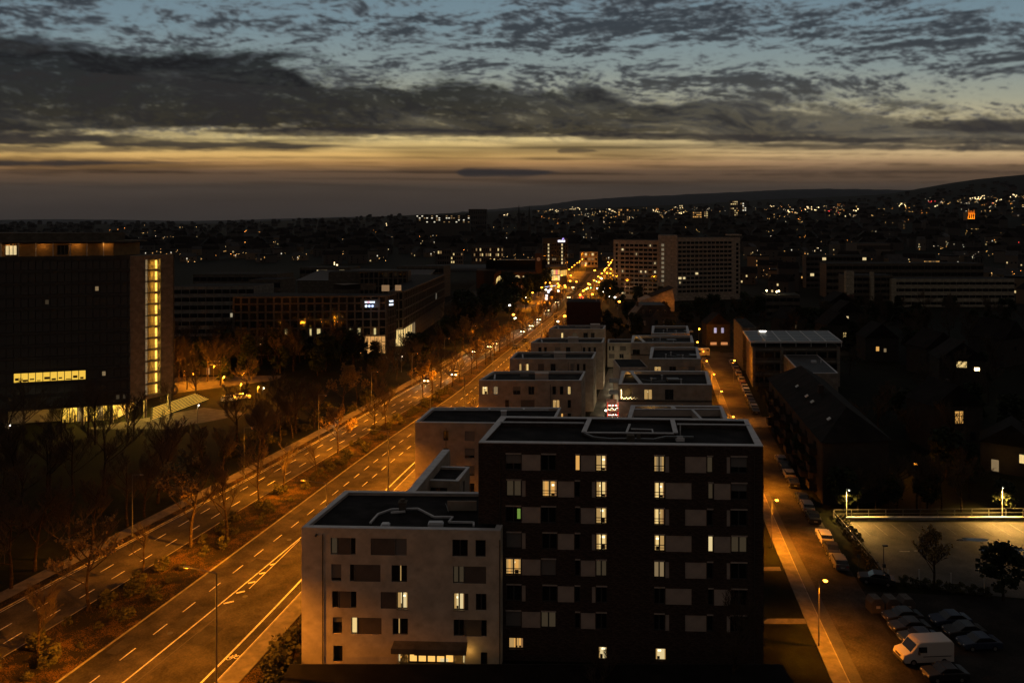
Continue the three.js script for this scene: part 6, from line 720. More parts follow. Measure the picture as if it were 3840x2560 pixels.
  // the unlit park: bare and evergreen trees
  let n = 0; const e2 = rng(9); for (let k = 0; k < 400 && n < 110; k++) { const Z = 128 + r() * 210, x = LL(Z) - 10 - r() * 95; if (x < -0.75 * Z || (Z > 132 && Z < 205 && x < -62 && e2() < 0.9) || (Z > 185 && Z < 232 && x > -86 && x < -38) || (Z > 262 && Z < 400 && x > -104 && x < -30) || (Z > 305 && Z < 360 && x < -100)) continue; n++; const e = Z < 205 && x < -52 ? 1 : r(); plant(e < 0.34 ? green[Math.floor(r() * 3)] : bare[Math.floor(r() * 3)], 'park_tree', e < 0.34 ? 'dark evergreen in the unlit park between tower and road' : 'bare tree in the unlit park between tower and road', 'tree', e < 0.34 ? 'evergreens of the park' : 'bare trees of the park', x, Z, r() * 6, 0.75 + r() * 0.6); }
  for (const [u, v, s, k] of [[330, 1640, 1.1, 1], [230, 1650, 1.0, 0], [500, 1650, 1.0, 2], [640, 1560, 0.8, 0], [920, 1480, 1.0, 1], [20, 1680, 1.1, 0], [90, 1660, 1.2, 1]]) { const [x, Z] = gp(u, v); plant(bare[k], 'lawn_tree', 'spreading bare tree on the lawn before the lit lobby', 'tree', 'bare trees before the lobby', x, Z, r() * 6, s); }
  for (let k = 0; k < 16; k++) { const Z = 262 + r() * 8, x = -102 + k * 3.6; plant(k % 3 ? bare[k % 3] : green[0], 'office_tree', 'tree in front of the grid offices', 'tree', 'trees before the grid offices', x, Z - 4 - r() * 8, r() * 6, 0.5 + r() * 0.3); }
  // garden and street trees on the east side
  n = 0; for (let k = 0; k < 900 && n < 130; k++) { const Z = 128 + r() * 270, x = 62 + r() * 190; if (x > 0.75 * Z || x < RR(Math.min(Z, 274)) + 7 || (Z < 182 && x < 79) || (Z > 185 && Z < 245 && x < 104) || (Z > 392) || (Z > 310 && x < 74)) continue; n++; const e = r(); plant(e < 0.5 ? green[Math.floor(r() * 3)] : bare[Math.floor(r() * 3)], 'garden_tree', e < 0.5 ? 'dark evergreen in the gardens east of the side street' : 'bare tree in the gardens east of the side street', 'tree', e < 0.5 ? 'evergreens of the gardens' : 'bare trees of the gardens', x, Z, r() * 6, 0.7 + r() * 0.6); }
  for (let Z = 138; Z < 262; Z += 8) plant(slim[Math.floor(r() * 2)], 'verge_tree', 'slender bare tree on the verge behind the parked cars', 'tree', 'slender verge trees', RR(Z) + 4 + r() * 2, Z, r() * 6, 0.5 + r() * 0.35);
  for (const [x, Z, s, k] of [[64, 300, 1, 0], [50, 304, 1.2, 1], [42, 300, 1.1, 0], [38, 312, 1.3, 0], [34, 330, 1.4, 1], [56, 352, 1.2, 0], [70, 345, 1.2, 1], [80, 340, 1.3, 0], [92, 360, 1.3, 1], [104, 380, 1.3, 0], [120, 385, 1.3, 1], [60, 420, 1.3, 0], [56, 440, 1.4, 1], [62, 470, 1.4, 0], [75, 440, 1.2, 0], [86, 430, 1.2, 1]]) plant(green[k], 'square_tree', 'dark dense tree between the villa and the slab office', 'tree', 'dark trees round the villa', x, Z, r() * 6, s);
  // single trees near the camera
  const [tx, tZ] = gp(3500, 2212); plant(tree(61, 10, { leaf: 0.22, limbs: 10, spread: 0.42 }), 'car_park_tree', 'young tree with a few leaves in front of the lit car park', 'tree', null, tx, tZ, 1, 0.78); plant(green[1], 'dark_bush_tree', 'round dark tree at the corner of the car park', 'tree', null, 62.5, 94, 0, 0.78); { const [x, Z] = gp(3790, 1935); plant(green[0], 'lit_bush_tree', 'round green tree lit by the car park lamp', 'tree', null, x, Z + 1.5, 0, 0.6); }
  plant(bare[0], 'front_garden_tree', 'bare tree top before the ground floor of the brick block', 'tree', 'bare trees before the brick block', 9.3, 73.2, 2, 0.62); plant(bare[2], 'front_garden_tree', 'bare tree top before the ground floor of the brick block', 'tree', 'bare trees before the brick block', 22.5, 75, 4, 1.0);
  // shrubs
  for (let Z = 70; Z < 210; Z += 3.1) for (let k = 0; k < 2; k++) { const w = EL(Z) - LR(Z); plant(bush[Math.floor(r() * 3)], 'median_shrub', 'low dark shrub on the median strip', 'shrub', 'shrubs of the median', LR(Z) + w * (0.18 + 0.66 * r()), Z + r() * 3, r() * 6, 0.35 + r() * 0.75, 0.1); }
  for (const [x, Z, s] of [[-24.6, 79, 1.3], [-25.4, 82, 1.5], [-24.3, 85, 1.3], [-25, 77, 1.1], [-26, 79.5, 0.9], [-24, 88, 1.2], [-23, 91, 1.1], [-22.5, 95, 1.2], [-21, 100, 1], [-24, 75.6, 1.2], [-20, 106, 1], [-18.5, 112, 1.1]]) plant(bush[Math.floor(r() * 3)], 'house_shrub', 'dark shrub beside the white block', 'shrub', 'shrubs beside the white block', x, Z, r() * 6, s);
  for (let k = 0; k < 26; k++) { const Z = 140 + r() * 70; plant(bush[k % 3], 'park_shrub', 'low shrub along the park edge', 'shrub', 'shrubs of the park edge', LL(Z) - 4.8 - r() * 14, Z, r() * 6, 0.7 + r()); }
  for (let k = 0; k < 8; k++) plant(bush[k % 3], 'hedge_shrub', 'clipped shrub in the front hedge of the car park', 'shrub', 'front hedge of the car park', 52.2 + k * 1.25, 98.2 - k * 0.42, r() * 6, 0.72);
  for (let k = 0; k < 20; k++) plant(bush[k % 3], 'verge_shrub', 'shrub between the side street verge and the car park fence', 'shrub', 'shrubs along the car park', 49 + k * 0.2 + r(), 100 + k * 1.0, r() * 6, 0.45 + r() * 0.3);
}
// ---------------------------------------------------------------- street lamps
function lampPost(name, label, group, x, Z, h, arm, armTurn, kind, cd, opt = {}) {
  const o = thing(name, label, 'street lamp', [x, 0.02, -Z], armTurn, group); part(o, 'pole', rod([0, 0, 0], [0, h, 0], opt.r ?? 0.11, (opt.r ?? 0.11) * 0.6, 10), opt.pm ?? M.pole); part(o, 'base', rod([0, 0, 0], [0, 0.5, 0], (opt.r ?? 0.11) * 1.5, (opt.r ?? 0.11) * 1.3, 10), opt.pm ?? M.pole); if (arm > 0.2) part(o, 'arm', rod([0, h - 0.05, 0], [arm, h + arm * 0.08, 0], 0.06, 0.045, 8), opt.pm ?? M.pole);
  const y = h + arm * 0.08; part(o, 'lamp_head', merge([new THREE.CapsuleGeometry(0.14, 0.5, 4, 8).rotateZ(Math.PI / 2).scale(1, 0.6, 1.2).translate(arm + 0.25, y, 0)]), opt.hm ?? M.pole); part(o, 'lamp_lens', new THREE.SphereGeometry(opt.lens ?? 0.15, 12, 8).scale(1.5, opt.drop ?? 0.6, 1).translate(arm + 0.25, y - (opt.low ?? 0.1), 0), kind === 'sodium' ? M.sodium : M.whiteLamp);
  const lx = x + Math.cos(armTurn) * (arm + 0.25), lz = -Z - Math.sin(armTurn) * (arm + 0.25); if (cd) { if (opt.point) point([lx, y - 0.32, lz], opt.color ?? SODIUM, cd, 5); else { const tx = opt.aim ?? 0; spot([lx, y - 0.28, lz], opt.color ?? SODIUM, cd, opt.angle ?? 1.32, [lx + Math.cos(armTurn) * tx, 0, lz - Math.sin(armTurn) * tx], opt.pen ?? 0.5, 5); if (opt.far) spot([lx, y - 0.28, lz], opt.color ?? SODIUM, opt.far, 0.36, [lx + Math.cos(armTurn) * 22.5, 0, lz - Math.sin(armTurn) * 22.5], 0.9, 5); if (opt.omni) point([lx, y - 0.32, lz], opt.color ?? SODIUM, opt.omni, 5); } } return o;
}
for (const Z of [25, 50, 75.6, 101.5, 126.7, 150, 174, 199, 225, 251, 279, 309, 342, 378]) { const s = Math.atan2(1, (ER(Z + 3) - ER(Z - 3)) / 6); lampPost('road_lamp', 'tall arm lamp leaning over the main road', 'arm lamps along the main road', ER(Z) + 0.95, Z, 12.2, 3.2, s + Math.PI / 2, 'sodium', Z > 90 ? 2700 : 1900, { aim: 1.5, angle: 1.5, pen: 0.34, far: Z < 90 ? 5500 : 13000, omni: Z < 160 ? 60 : 0, lens: 0.1, low: 0.03, drop: 0.4 }); }
for (const [Z, cd] of [[88, 900], [113, 900], [139, 900], [165, 900], [191, 900], [218, 900], [246, 900], [276, 900]]) lampPost('park_side_lamp', 'slim lamp on the park side of the main road', 'slim lamps on the park side', LL(Z) - 1.0, Z, 9.5, 1.4, Math.atan2(1, 0.28) - Math.PI / 2, 'sodium', Z > 130 ? cd : 0, { aim: 3, r: 0.08, lens: 0.1, low: 0.05, drop: 0.5 });
for (let Z = 400, k = 0; Z < 800; Z += 34, k++) for (const f of [LL, ER]) lampPost('far_road_lamp', 'lamp along the far stretch of the main road', 'lamps of the far road', f(Z) + (f === LL ? -1.2 : 1.2), Z + (f === LL ? 12 : 0), 9, 0, 0, 'sodium', 6000, { angle: 1.25, omni: 350, lens: 0.34, drop: 0.8, low: 0 });
for (const [x, Z, h] of [[34.8, 83.8, 7.4], [38.4, 109.2, 7.0], [42.5, 133, 7], [46, 156, 7], [50.2, 179.6, 7], [53.9, 199.8, 7], [60.2, 235, 7], [57, 219, 7]]) lampPost('side_street_lamp', 'short orange lamp on the pavement of the side street', 'orange lamps along the side street', x, Z, h, 0.45, -0.18, 'sodium', Z > 100 && Z < 140 ? 1700 : 1000, { angle: 1.15, pen: 0.6, aim: 0.6, r: 0.07, lens: 0.2, drop: 0.7, low: -0.02, hm: M.pole });
for (const [x, Z, h, l] of [[66, 220, 7, 'orange lamp glowing in a shrub before the glazed hall'], [63.5, 254, 7, 'orange lamp beside the camper van'], [70.5, 279, 8, 'orange lamp before the violet-lit house'], [77.5, 290, 10, 'orange lamp over the street corner house'], [74.6, 137, 3.3, 'low orange lamp in the dark garden behind the car park'], [63, 176, 4.5, 'orange lamp at the driveway behind the brick block']]) lampPost('single_lamp', l, null, x, Z, h, 0, 0, 'sodium', l.includes('garden') ? 60 : 260, { point: 1, r: 0.06, lens: 0.22, drop: 0.9, low: 0 });
lampPost('car_park_lamp', 'white post lamp at the street corner of the car park', null, 54.3, 119.9, 4.9, 0.3, -1.2, 'white', 620, { pm: M.whitePole, r: 0.06, color: WARM, angle: 1.25, aim: 1.0, lens: 0.11 }); lampPost('car_park_lamp', 'white post lamp beside the lit green tree', null, 79.9, 120.4, 5.1, 0.3, -1.9, 'white', 1350, { pm: M.whitePole, r: 0.06, color: WARM, angle: 1.25, aim: 1.0, lens: 0.11 });
for (const [x, Z] of [[23.5, 185], [25.6, 195], [27.9, 206], [29.4, 213], [30.6, 219], [32, 226], [33.6, 233], [35.5, 240]]) { const o = thing('bollard_lamp', 'low bollard lamp on the courtyard path', 'lamp', [x, 0.01, -Z], 0, 'bollard lamps of the courtyard'); part(o, 'post', rod([0, 0, 0], [0, 0.9, 0], 0.08), M.pole); part(o, 'lamp_glass', rod([0, 0.9, 0], [0, 1.25, 0], 0.2), M.whiteLamp); part(o, 'cap', rod([0, 1.25, 0], [0, 1.3, 0], 0.2), M.pole); point([x - 0.3, 1.5, -Z], LED, 12, 3); }
// lamps and lights of the station square
const ch = (x) => 1850 + x * 0.2126, vh = (y) => 1000 + y * 0.2126;
{
  const L = [[1255, 330, 7, 's'], [1360, 155, 7, 's'], [1350, 250, 7, 's'], [1020, 340, 7, 's'], [910, 280, 7, 's'], [310, 285, 6, 's'], [195, 325, 5, 's'], [2215, 615, 9, 's'], [1905, 210, 7, 'w'], [1830, 385, 7, 'w'], [1945, 390, 7, 'w'], [2050, 525, 6, 'w'], [2140, 540, 6, 'w'], [1925, 445, 6, 'w'], [1965, 45, 8, 's'], [2000, 110, 8, 's'], [2070, 40, 8, 's'], [1790, 65, 7, 's'], [1580, 425, 6, 's'], [1740, 485, 6, 's'], [920, 405, 5, 'w'], [375, 910, 6, 'w'], [280, 680, 7, 'w'], [580, 305, 5, 'w'], [380, 400, 5, 'w'], [570, 545, 5, 'w'], [1140, 425, 5, 'w'], [345, 845, 5, 's'], [1250, 870, 7, 's'], [1130, 965, 5, 'w']];
  L.forEach(([x, y, h, k], i) => { const v = vh(y), Z = (HC - h) * F / (v - CV), X = xAt(ch(x), Z); lampPost('square_lamp', k === 's' ? 'orange globe lamp on the station square' : 'white globe lamp on the station square', k === 's' ? 'orange lamps of the square' : 'white lamps of the square', X, Z, h, 0, 0, k === 's' ? 'sodium' : 'white', k === 's' ? 1000 : i % 2 ? 120 : 0, { point: 1, lens: k === 's' ? 0.42 : 0.34, drop: 1, low: 0, color: k === 's' ? SODIUM : LED }); });
  { const q = rng(52); for (let k = 0; k < 26; k++) { const Z = 470 + q() * 330, x = LL(Z) - 22 + q() * 75; lampPost('square_lamp', 'orange globe lamp on the station square', 'orange lamps of the square', x, Z, 6, 0, 0, 'sodium', k % 2 ? 500 : 0, { point: 1, lens: 0.4, drop: 1, low: 0 }); } }
  const greenL = glow('green signal light', 0.08, 1, 0.5, 7), redL = glow('red signal light', 1, 0.06, 0.03, 7); [[1720, 370, greenL], [1820, 258, greenL], [1650, 390, greenL], [305, 525, greenL], [1530, 545, redL], [1580, 545, redL], [1555, 515, redL]].forEach(([x, y, m]) => { const v = vh(y), Z = (HC - 3) * F / (v - CV), o = thing('traffic_light', m === greenL ? 'traffic signal showing green at the square' : 'traffic signal showing red at the square', 'traffic light', [xAt(ch(x), Z), 0, -Z], 0, m === greenL ? 'green signals' : 'red signals'); part(o, 'pole', rod([0, 0, 0], [0, 3.4, 0], 0.07), M.pole); part(o, 'signal_box', box(0.4, 1.1, 0.3, 0, 2.6, 0), M.frame); part(o, 'signal_light', new THREE.SphereGeometry(0.3, 10, 8), m, [0, 3, 0.16]); });
  const Z1 = 470, o = thing('lit_column', 'tall glowing white advertising column beside the main road', 'sign', [xAt(ch(937), Z1 - 18), 0, -(Z1 - 18)]); part(o, 'foot', box(1.4, 1, 0.5), M.pole); part(o, 'lit_panel_sign', box(1.5, 3.0, 0.4, 0, 1, 0), glow('column sign light', 0.95, 0.95, 1, 1.5)); point([o.position.x, 3, o.position.z + 2], LED, 25, 10);
  const c = thing('bus_shelter', 'long bus shelter with a blue-white lit roof edge on the square', 'shelter', [xAt(2010, 505), 0, -505]); part(c, 'roof', box(15, 0.3, 4, 5, 4.2, -1), M.steel); for (const x of [-2, 3, 8, 12]) part(c, 'post', box(0.2, 4.2, 0.2, x, 0, -1), M.steel); const bl = glow('blue edge light', 0.35, 0.55, 1, 1.6); part(c, 'edge_light', box(10, 0.35, 0.2, 2.6, 4.2, 1.2), bl); part(c, 'edge_light', bar([7.6, 4.4, 1.2], [14, 4.6, -7], 0.3, 0.35), bl); point([c.position.x + 4, 3.6, -502], new THREE.Color(0.6, 0.75, 1), 25, 10);
  for (const [x, y] of [[975, 440], [1015, 410]]) { const Z = 44 * F / (vh(y) - CV), q = thing('lit_sign_pillar', 'bluish glowing sign board on a post at the square', 'sign', [xAt(ch(x), Z), 0, -Z], 0, 'bluish sign boards'); part(q, 'post', rod([0, 0, 0], [0, 4, 0], 0.1), M.pole); part(q, 'sign_board', box(1.4, 1.9, 0.25, 0, 3.2, 0), glow('bluish sign light', 0.6, 0.75, 1, 1.8)); }
}
{ const [x, Z] = gp(1258, 1612), o = thing('lit_poster_stand', 'glowing white poster stand at the edge of the dark park', 'sign', [x, 0, -Z]); part(o, 'foot', box(0.9, 0.7, 0.3), M.pole); const pl = glow('poster stand light', 1, 0.92, 0.75, 1.1); part(o, 'lit_poster_sign', box(1.2, 1.0, 0.2, 0, 2.0, 0), pl); part(o, 'lit_poster_sign', box(0.9, 0.9, 0.2, 0.1, 0.95, 0), pl); part(o, 'lit_poster_sign', box(0.6, 0.6, 0.2, 0.7, 3.1, 0), pl); part(o, 'frame', merge([box(0.1, 3, 0.24, -0.66, 0.7, 0), box(0.1, 3, 0.24, 0.66, 0.7, 0)]), M.pole); point([x, 2, -Z + 1], LED, 7, 8); }
for (const [u, v, h, cd] of [[688, 1390, 4, 300], [836, 1412, 4.5, 420], [800, 1372, 5, 300], [910, 1400, 4, 420], [900, 1440, 4, 320], [965, 1452, 4, 320], [720, 1402, 4, 320]]) { const Z = (HC - h) * F / (v - CV); lampPost('drive_lamp', 'orange lamp along the drive behind the tower', 'lamps along the tower drive', xAt(u, Z), Z, h, 0, 0, 'sodium', cd, { point: 1, r: 0.05, lens: 0.14, drop: 1, low: 0 }); }
for (const [u, v] of [[740, 1520], [1505, 1337], [985, 1455], [32, 1595]]) { const h = 5, Z = (HC - h) * F / (v - CV); lampPost('park_lamp', 'small white lamp in the park', 'white lamps of the park', xAt(u, Z), Z, h, 0, 0, 'white', 14, { point: 1, r: 0.05, lens: 0.13, drop: 1, low: 0, color: LED }); }
{ const b = thing('garden_pavilion', 'low pale-lit kiosk between dark trees at the park corner', 'building', [-112, 0, -155]); part(b, 'wall', box(7, 2.4, 4), M.white); part(b, 'roof', box(7.6, 0.2, 4.6, 0, 2.41, 0), M.roof); point([-110, 2.2, -150.5], LED, 16, 8); }
// ---------------------------------------------------------------- vehicles
function carProto(paint, o = {}) {
  const g = new THREE.Group(), L = o.L ?? 4.3, w = o.w ?? 1.76, sh = (pts) => new THREE.Shape(pts.map((p) => new THREE.Vector2(...p))), ex = (s, d, b) => uvm(new THREE.ExtrudeGeometry(s, { depth: d, bevelEnabled: true, bevelThickness: b, bevelSize: b, bevelSegments: 2 }).translate(0, 0, -d / 2));
  const body = o.estate ? [[-L / 2, 0.35], [L / 2 - 0.1, 0.32], [L / 2, 0.6], [L / 2 - 0.15, 0.78], [L / 2 - 1.05, 0.92], [-L / 2 + 0.02, 0.95]] : [[-L / 2, 0.35], [L / 2 - 0.1, 0.32], [L / 2, 0.6], [L / 2 - 0.15, 0.76], [L / 2 - 1.1, 0.9], [-L / 2 + 0.5, 0.94], [-L / 2, 0.86]];
  const cab = o.estate ? [[L / 2 - 1.1, 0.9], [L / 2 - 1.75, 1.36], [-L / 2 + 0.35, 1.38], [-L / 2 + 0.05, 0.93]] : [[L / 2 - 1.1, 0.88], [L / 2 - 1.8, 1.36], [-L / 2 + 1.15, 1.36], [-L / 2 + 0.35, 0.92]], top = o.estate ? [[L / 2 - 1.72, 1.37], [L / 2 - 1.85, 1.43], [-L / 2 + 0.5, 1.45], [-L / 2 + 0.36, 1.39]] : [[L / 2 - 1.78, 1.37], [L / 2 - 1.95, 1.43], [-L / 2 + 1.3, 1.43], [-L / 2 + 1.1, 1.37]];
  part(g, 'body', ex(sh(body), w - 0.16, 0.08), paint); part(g, 'glasshouse', ex(sh(cab), w - 0.34, 0.05), M.carGlass); part(g, 'roof', ex(sh(top), w - 0.32, 0.03), paint);
  const wl = merge([new THREE.CylinderGeometry(0.32, 0.32, 0.2, 16).rotateX(Math.PI / 2)]), rm = merge([new THREE.CylinderGeometry(0.19, 0.19, 0.215, 10).rotateX(Math.PI / 2)]); for (const x of [L / 2 - 0.85, -L / 2 + 0.85]) for (const z of [-1, 1]) { const t = part(g, 'wheel', wl, M.tyre, [x, 0.32, z * (w / 2 - 0.07)]); part(t, 'rim', rm, M.rim); }
  for (const z of [-1, 1]) { part(g, 'headlight', new THREE.SphereGeometry(o.lightR ?? 0.14, 8, 6).scale(0.6, 0.8, 1.3), o.on ? M.head : M.lens, [L / 2 - 0.05, 0.66, z * (w / 2 - 0.28)]); part(g, 'tail_light', box(0.08, 0.18, 0.28), o.tails ? M.tail : mat('tail glass', 0.25, 0.02, 0.02, 0.3), [-L / 2 - 0.03, 0.68, z * (w / 2 - 0.25)]); part(g, 'mirror', box(0.12, 0.13, 0.2), paint, [L / 2 - 1.5, 0.92, z * (w / 2 + 0.08)]); } part(g, 'number_plate', box(0.03, 0.11, 0.5), M.whitePole, [-L / 2 - 0.09, 0.55, 0]); part(g, 'number_plate', box(0.03, 0.11, 0.5), M.whitePole, [L / 2 + 0.075, 0.45, 0]); return g;
}
const P = (n, r, g, b) => mat(n, r, g, b, 0.38, { metalness: 0, specularIntensity: 0.6 }), paints = [P('black paint', 0.02, 0.02, 0.022), P('silver paint', 0.22, 0.22, 0.22), P('dark blue paint', 0.02, 0.03, 0.06), P('grey paint', 0.12, 0.12, 0.125), P('dark red paint', 0.12, 0.015, 0.012), P('white paint', 0.7, 0.7, 0.68)], pnames = ['black', 'silver', 'dark blue', 'grey', 'dark red', 'white'];
const cars = paints.map((p, i) => carProto(p, { estate: i % 2 === 1 })), put = (proto, name, label, group, x, Z, dx, dZ, y = 0.015) => { const o = proto.clone(); o.name = numbered(name); o.userData = {}; tag(o, label, 'car', group); o.position.set(x, y, -Z); o.rotation.y = Math.atan2(dZ, dx); scene.add(o); return o; };
{
  const z8 = (x, y) => gp(2800 + x * 0.676, 1500 + y * 0.676), zb = (x, y) => gp(2300 + x * 0.287, 1150 + y * 0.287);
  const near = [[125, 345, 3], [150, 380, 0], [178, 425, 1], [200, 470, 0], [248, 560, 2], [275, 605, 1], [318, 665, 0], [378, 775, 5], [422, 842, 0], [468, 915, 3]], far = [[1340, 745, 1], [1375, 800, 0], [1395, 830, 3], [1430, 895, 1], [1455, 975, 1], [1480, 1040, 4], [1520, 1075, 1], [1545, 1120, 5], [1570, 1165, 0], [1600, 1205, 3], [1625, 1260, 0], [1650, 1300, 2], [1675, 1340, 1], [1695, 1385, 0]];
  const lab = (c) => `${pnames[c]} car parked in the row along the side street`;
  for (const [x, y, c] of near) { const [, Z] = z8(x, y); put(cars[c], 'parked_car', c === 5 ? 'white hatchback parked beside the car park verge' : lab(c), c === 5 ? null : `${pnames[c]} cars along the side street`, RR(Z) + 1.15, Z, 0.19, c === 5 ? 1 : 1); }
  for (const [x, y, c] of far) { const [, Z] = zb(x, y); put(cars[c], 'parked_car', c === 5 ? 'white estate car in the far end of the parked row' : lab(c), c === 5 ? null : `${pnames[c]} cars along the side street`, RR(Z) + 1.2, Z, 0.2, 1); }
  put(cars[0], 'parked_car', 'black car parked across the grass tip by the car park corner', null, 48.6, 98.6, -1, 0.35);
  [[47.1, 89.2, 0], [46.7, 86.9, 0], [46.6, 84.6, 2], [45.6, 77.9, 0], [52.4, 88.4, 2], [52.6, 86, 0], [52.8, 83.6, 2]].forEach(([x, Z, c], i) => put(cars[c], 'yard_car', i < 4 ? ['black car parked next to the recycling bins', 'black car wedged between two parked cars of the dark yard', 'dark blue car parked beside the white van', 'black car parked on the other side of the white van'][i] : 'dark car in the rear row of the unlit yard', i < 4 ? null : 'rear row of the yard', x, Z, -1, -0.04));
  // white panel van, nose to the street
  const v = thing('panel_van', 'white panel van with dark windows parked nose to the side street', 'van', [45.2, 0.012, -81.1], Math.PI + 0.06), wp = P('van white paint', 0.5, 0.47, 0.44), s = new THREE.Shape([[-2.75, 0.4], [2.6, 0.38], [2.85, 0.75], [2.72, 1.12], [1.92, 1.36], [1.12, 2.3], [0.85, 2.42], [-2.55, 2.45], [-2.75, 2.2]].map((p) => new THREE.Vector2(...p))); part(v, 'body', uvm(new THREE.ExtrudeGeometry(s, { depth: 1.72, bevelEnabled: true, bevelSize: 0.1, bevelThickness: 0.12, bevelSegments: 3 }).translate(0, 0, -0.86)), wp);
  part(v, 'windscreen', new THREE.BoxGeometry(0.04, 1.02, 1.6).rotateZ(0.70).translate(1.66, 1.84, 0), M.carGlass); for (const z of [-1, 1]) { part(v, 'side_window', box(0.95, 0.62, 0.03, 0.72, 1.42, z * 0.985), M.carGlass); part(v, 'mirror', box(0.14, 0.34, 0.2, 1.2, 1.3, z * 1.12), M.frame); part(v, 'headlight', new THREE.SphereGeometry(0.17, 10, 8).scale(0.6, 0.9, 1.1), M.lens, [2.74, 0.98, z * 0.72]); part(v, 'tail_light', box(0.05, 0.5, 0.14, -2.87, 0.9, z * 0.86), paints[4]); for (const x of [1.75, -1.7]) { const t = part(v, 'wheel', new THREE.CylinderGeometry(0.36, 0.36, 0.24, 18).rotateX(Math.PI / 2), M.tyre, [x, 0.36, z * 0.88]); part(t, 'rim', new THREE.CylinderGeometry(0.2, 0.2, 0.25, 12).rotateX(Math.PI / 2), M.rim); } part(v, 'side_rail', box(3.2, 0.08, 0.03, -0.9, 0.95, z * 0.985), M.frame); } part(v, 'bonnet_slot', box(0.3, 0.03, 0.25, 2.3, 1.26, 0.3), M.frame); part(v, 'bumper', box(0.2, 0.3, 1.8, 2.86, 0.4, 0), M.frame); part(v, 'grille', box(0.05, 0.22, 0.9, 2.93, 0.8, 0), M.frame);
  // camper van at the end of the street
  const c = thing('camper_van', 'white camper van with a cab overhang parked at the end of the side street', 'van', [67.8, 0.02, -266], Math.PI - 0.05), cs2 = new THREE.Shape([[-3.1, 0.5], [2.9, 0.5], [3.0, 1.0], [2.3, 1.25], [1.9, 1.9], [2.4, 2.1], [2.2, 2.75], [-3.1, 2.85]].map((p) => new THREE.Vector2(...p))); part(c, 'body', uvm(new THREE.ExtrudeGeometry(cs2, { depth: 2.1, bevelEnabled: true, bevelSize: 0.06, bevelThickness: 0.06, bevelSegments: 2 }).translate(0, 0, -1.05)), wp); for (const z of [-1, 1]) { for (const [x, ww, y] of [[0.4, 0.8, 1.5], [-2.4, 0.9, 2.0], [1.75, 0.5, 1.35]]) part(c, 'window', box(ww, 0.6, 0.04, x, y, z * 1.12), M.carGlass); for (const x of [1.9, -1.8]) part(c, 'wheel', new THREE.CylinderGeometry(0.36, 0.36, 0.24, 14).rotateX(Math.PI / 2), M.tyre, [x, 0.36, z * 1.0]); part(c, 'headlight', new THREE.SphereGeometry(0.15, 8, 6), M.lens, [2.95, 0.85, z * 0.7]); }
  part(c, 'windscreen', new THREE.BoxGeometry(0.05, 0.75, 1.8).rotateZ(0.55).translate(2.16, 1.6, 0), M.carGlass);
  // traffic with its lights on
  const onCar = carProto(paints[3], { on: 1, lightR: 0.24 }), tailCar = carProto(paints[0], { tails: 1 }); const inb = [[-25.2, 223], [-17.6, 232], [-13.6, 273], [-8.2, 284], [-6.2, 291], [5.0, 323], [9.3, 341], [13.4, 363], [19.4, 401], [27, 442], [36.4, 470], [45, 543]];
  inb.forEach(([x, Z], i) => { const s = (LR(Z + 5) - LR(Z - 5)) / 10; put(onCar, 'oncoming_car', 'car driving towards the white block with bright headlights', 'oncoming traffic on the main road', x, Z, -s, -1); if (i < 12) spot([x - s * 2.4, 0.72, -(Z - 2.4)], new THREE.Color(1, 0.8, 0.5), 260, 0.5, [x - s * 18, 0, -(Z - 16)], 0.6, 6); });
  for (const [x, Z] of [[1.6, 283], [5.5, 299], [22.5, 378], [30, 405], [48, 560], [50, 545], [46, 535]]) put(tailCar, 'leaving_car', 'car driving away with red tail lights', 'outbound traffic on the main road', x, Z, 0.25, 1);
  for (const [x, Z, t] of [[-76, 199, 0.4], [-73.6, 201.5, 0.4]]) put(cars[5], 'drive_car', 'pale car parked on the drive behind the tower', 'cars on the tower drive', x, Z, 1, 0.3, 0.03);
}
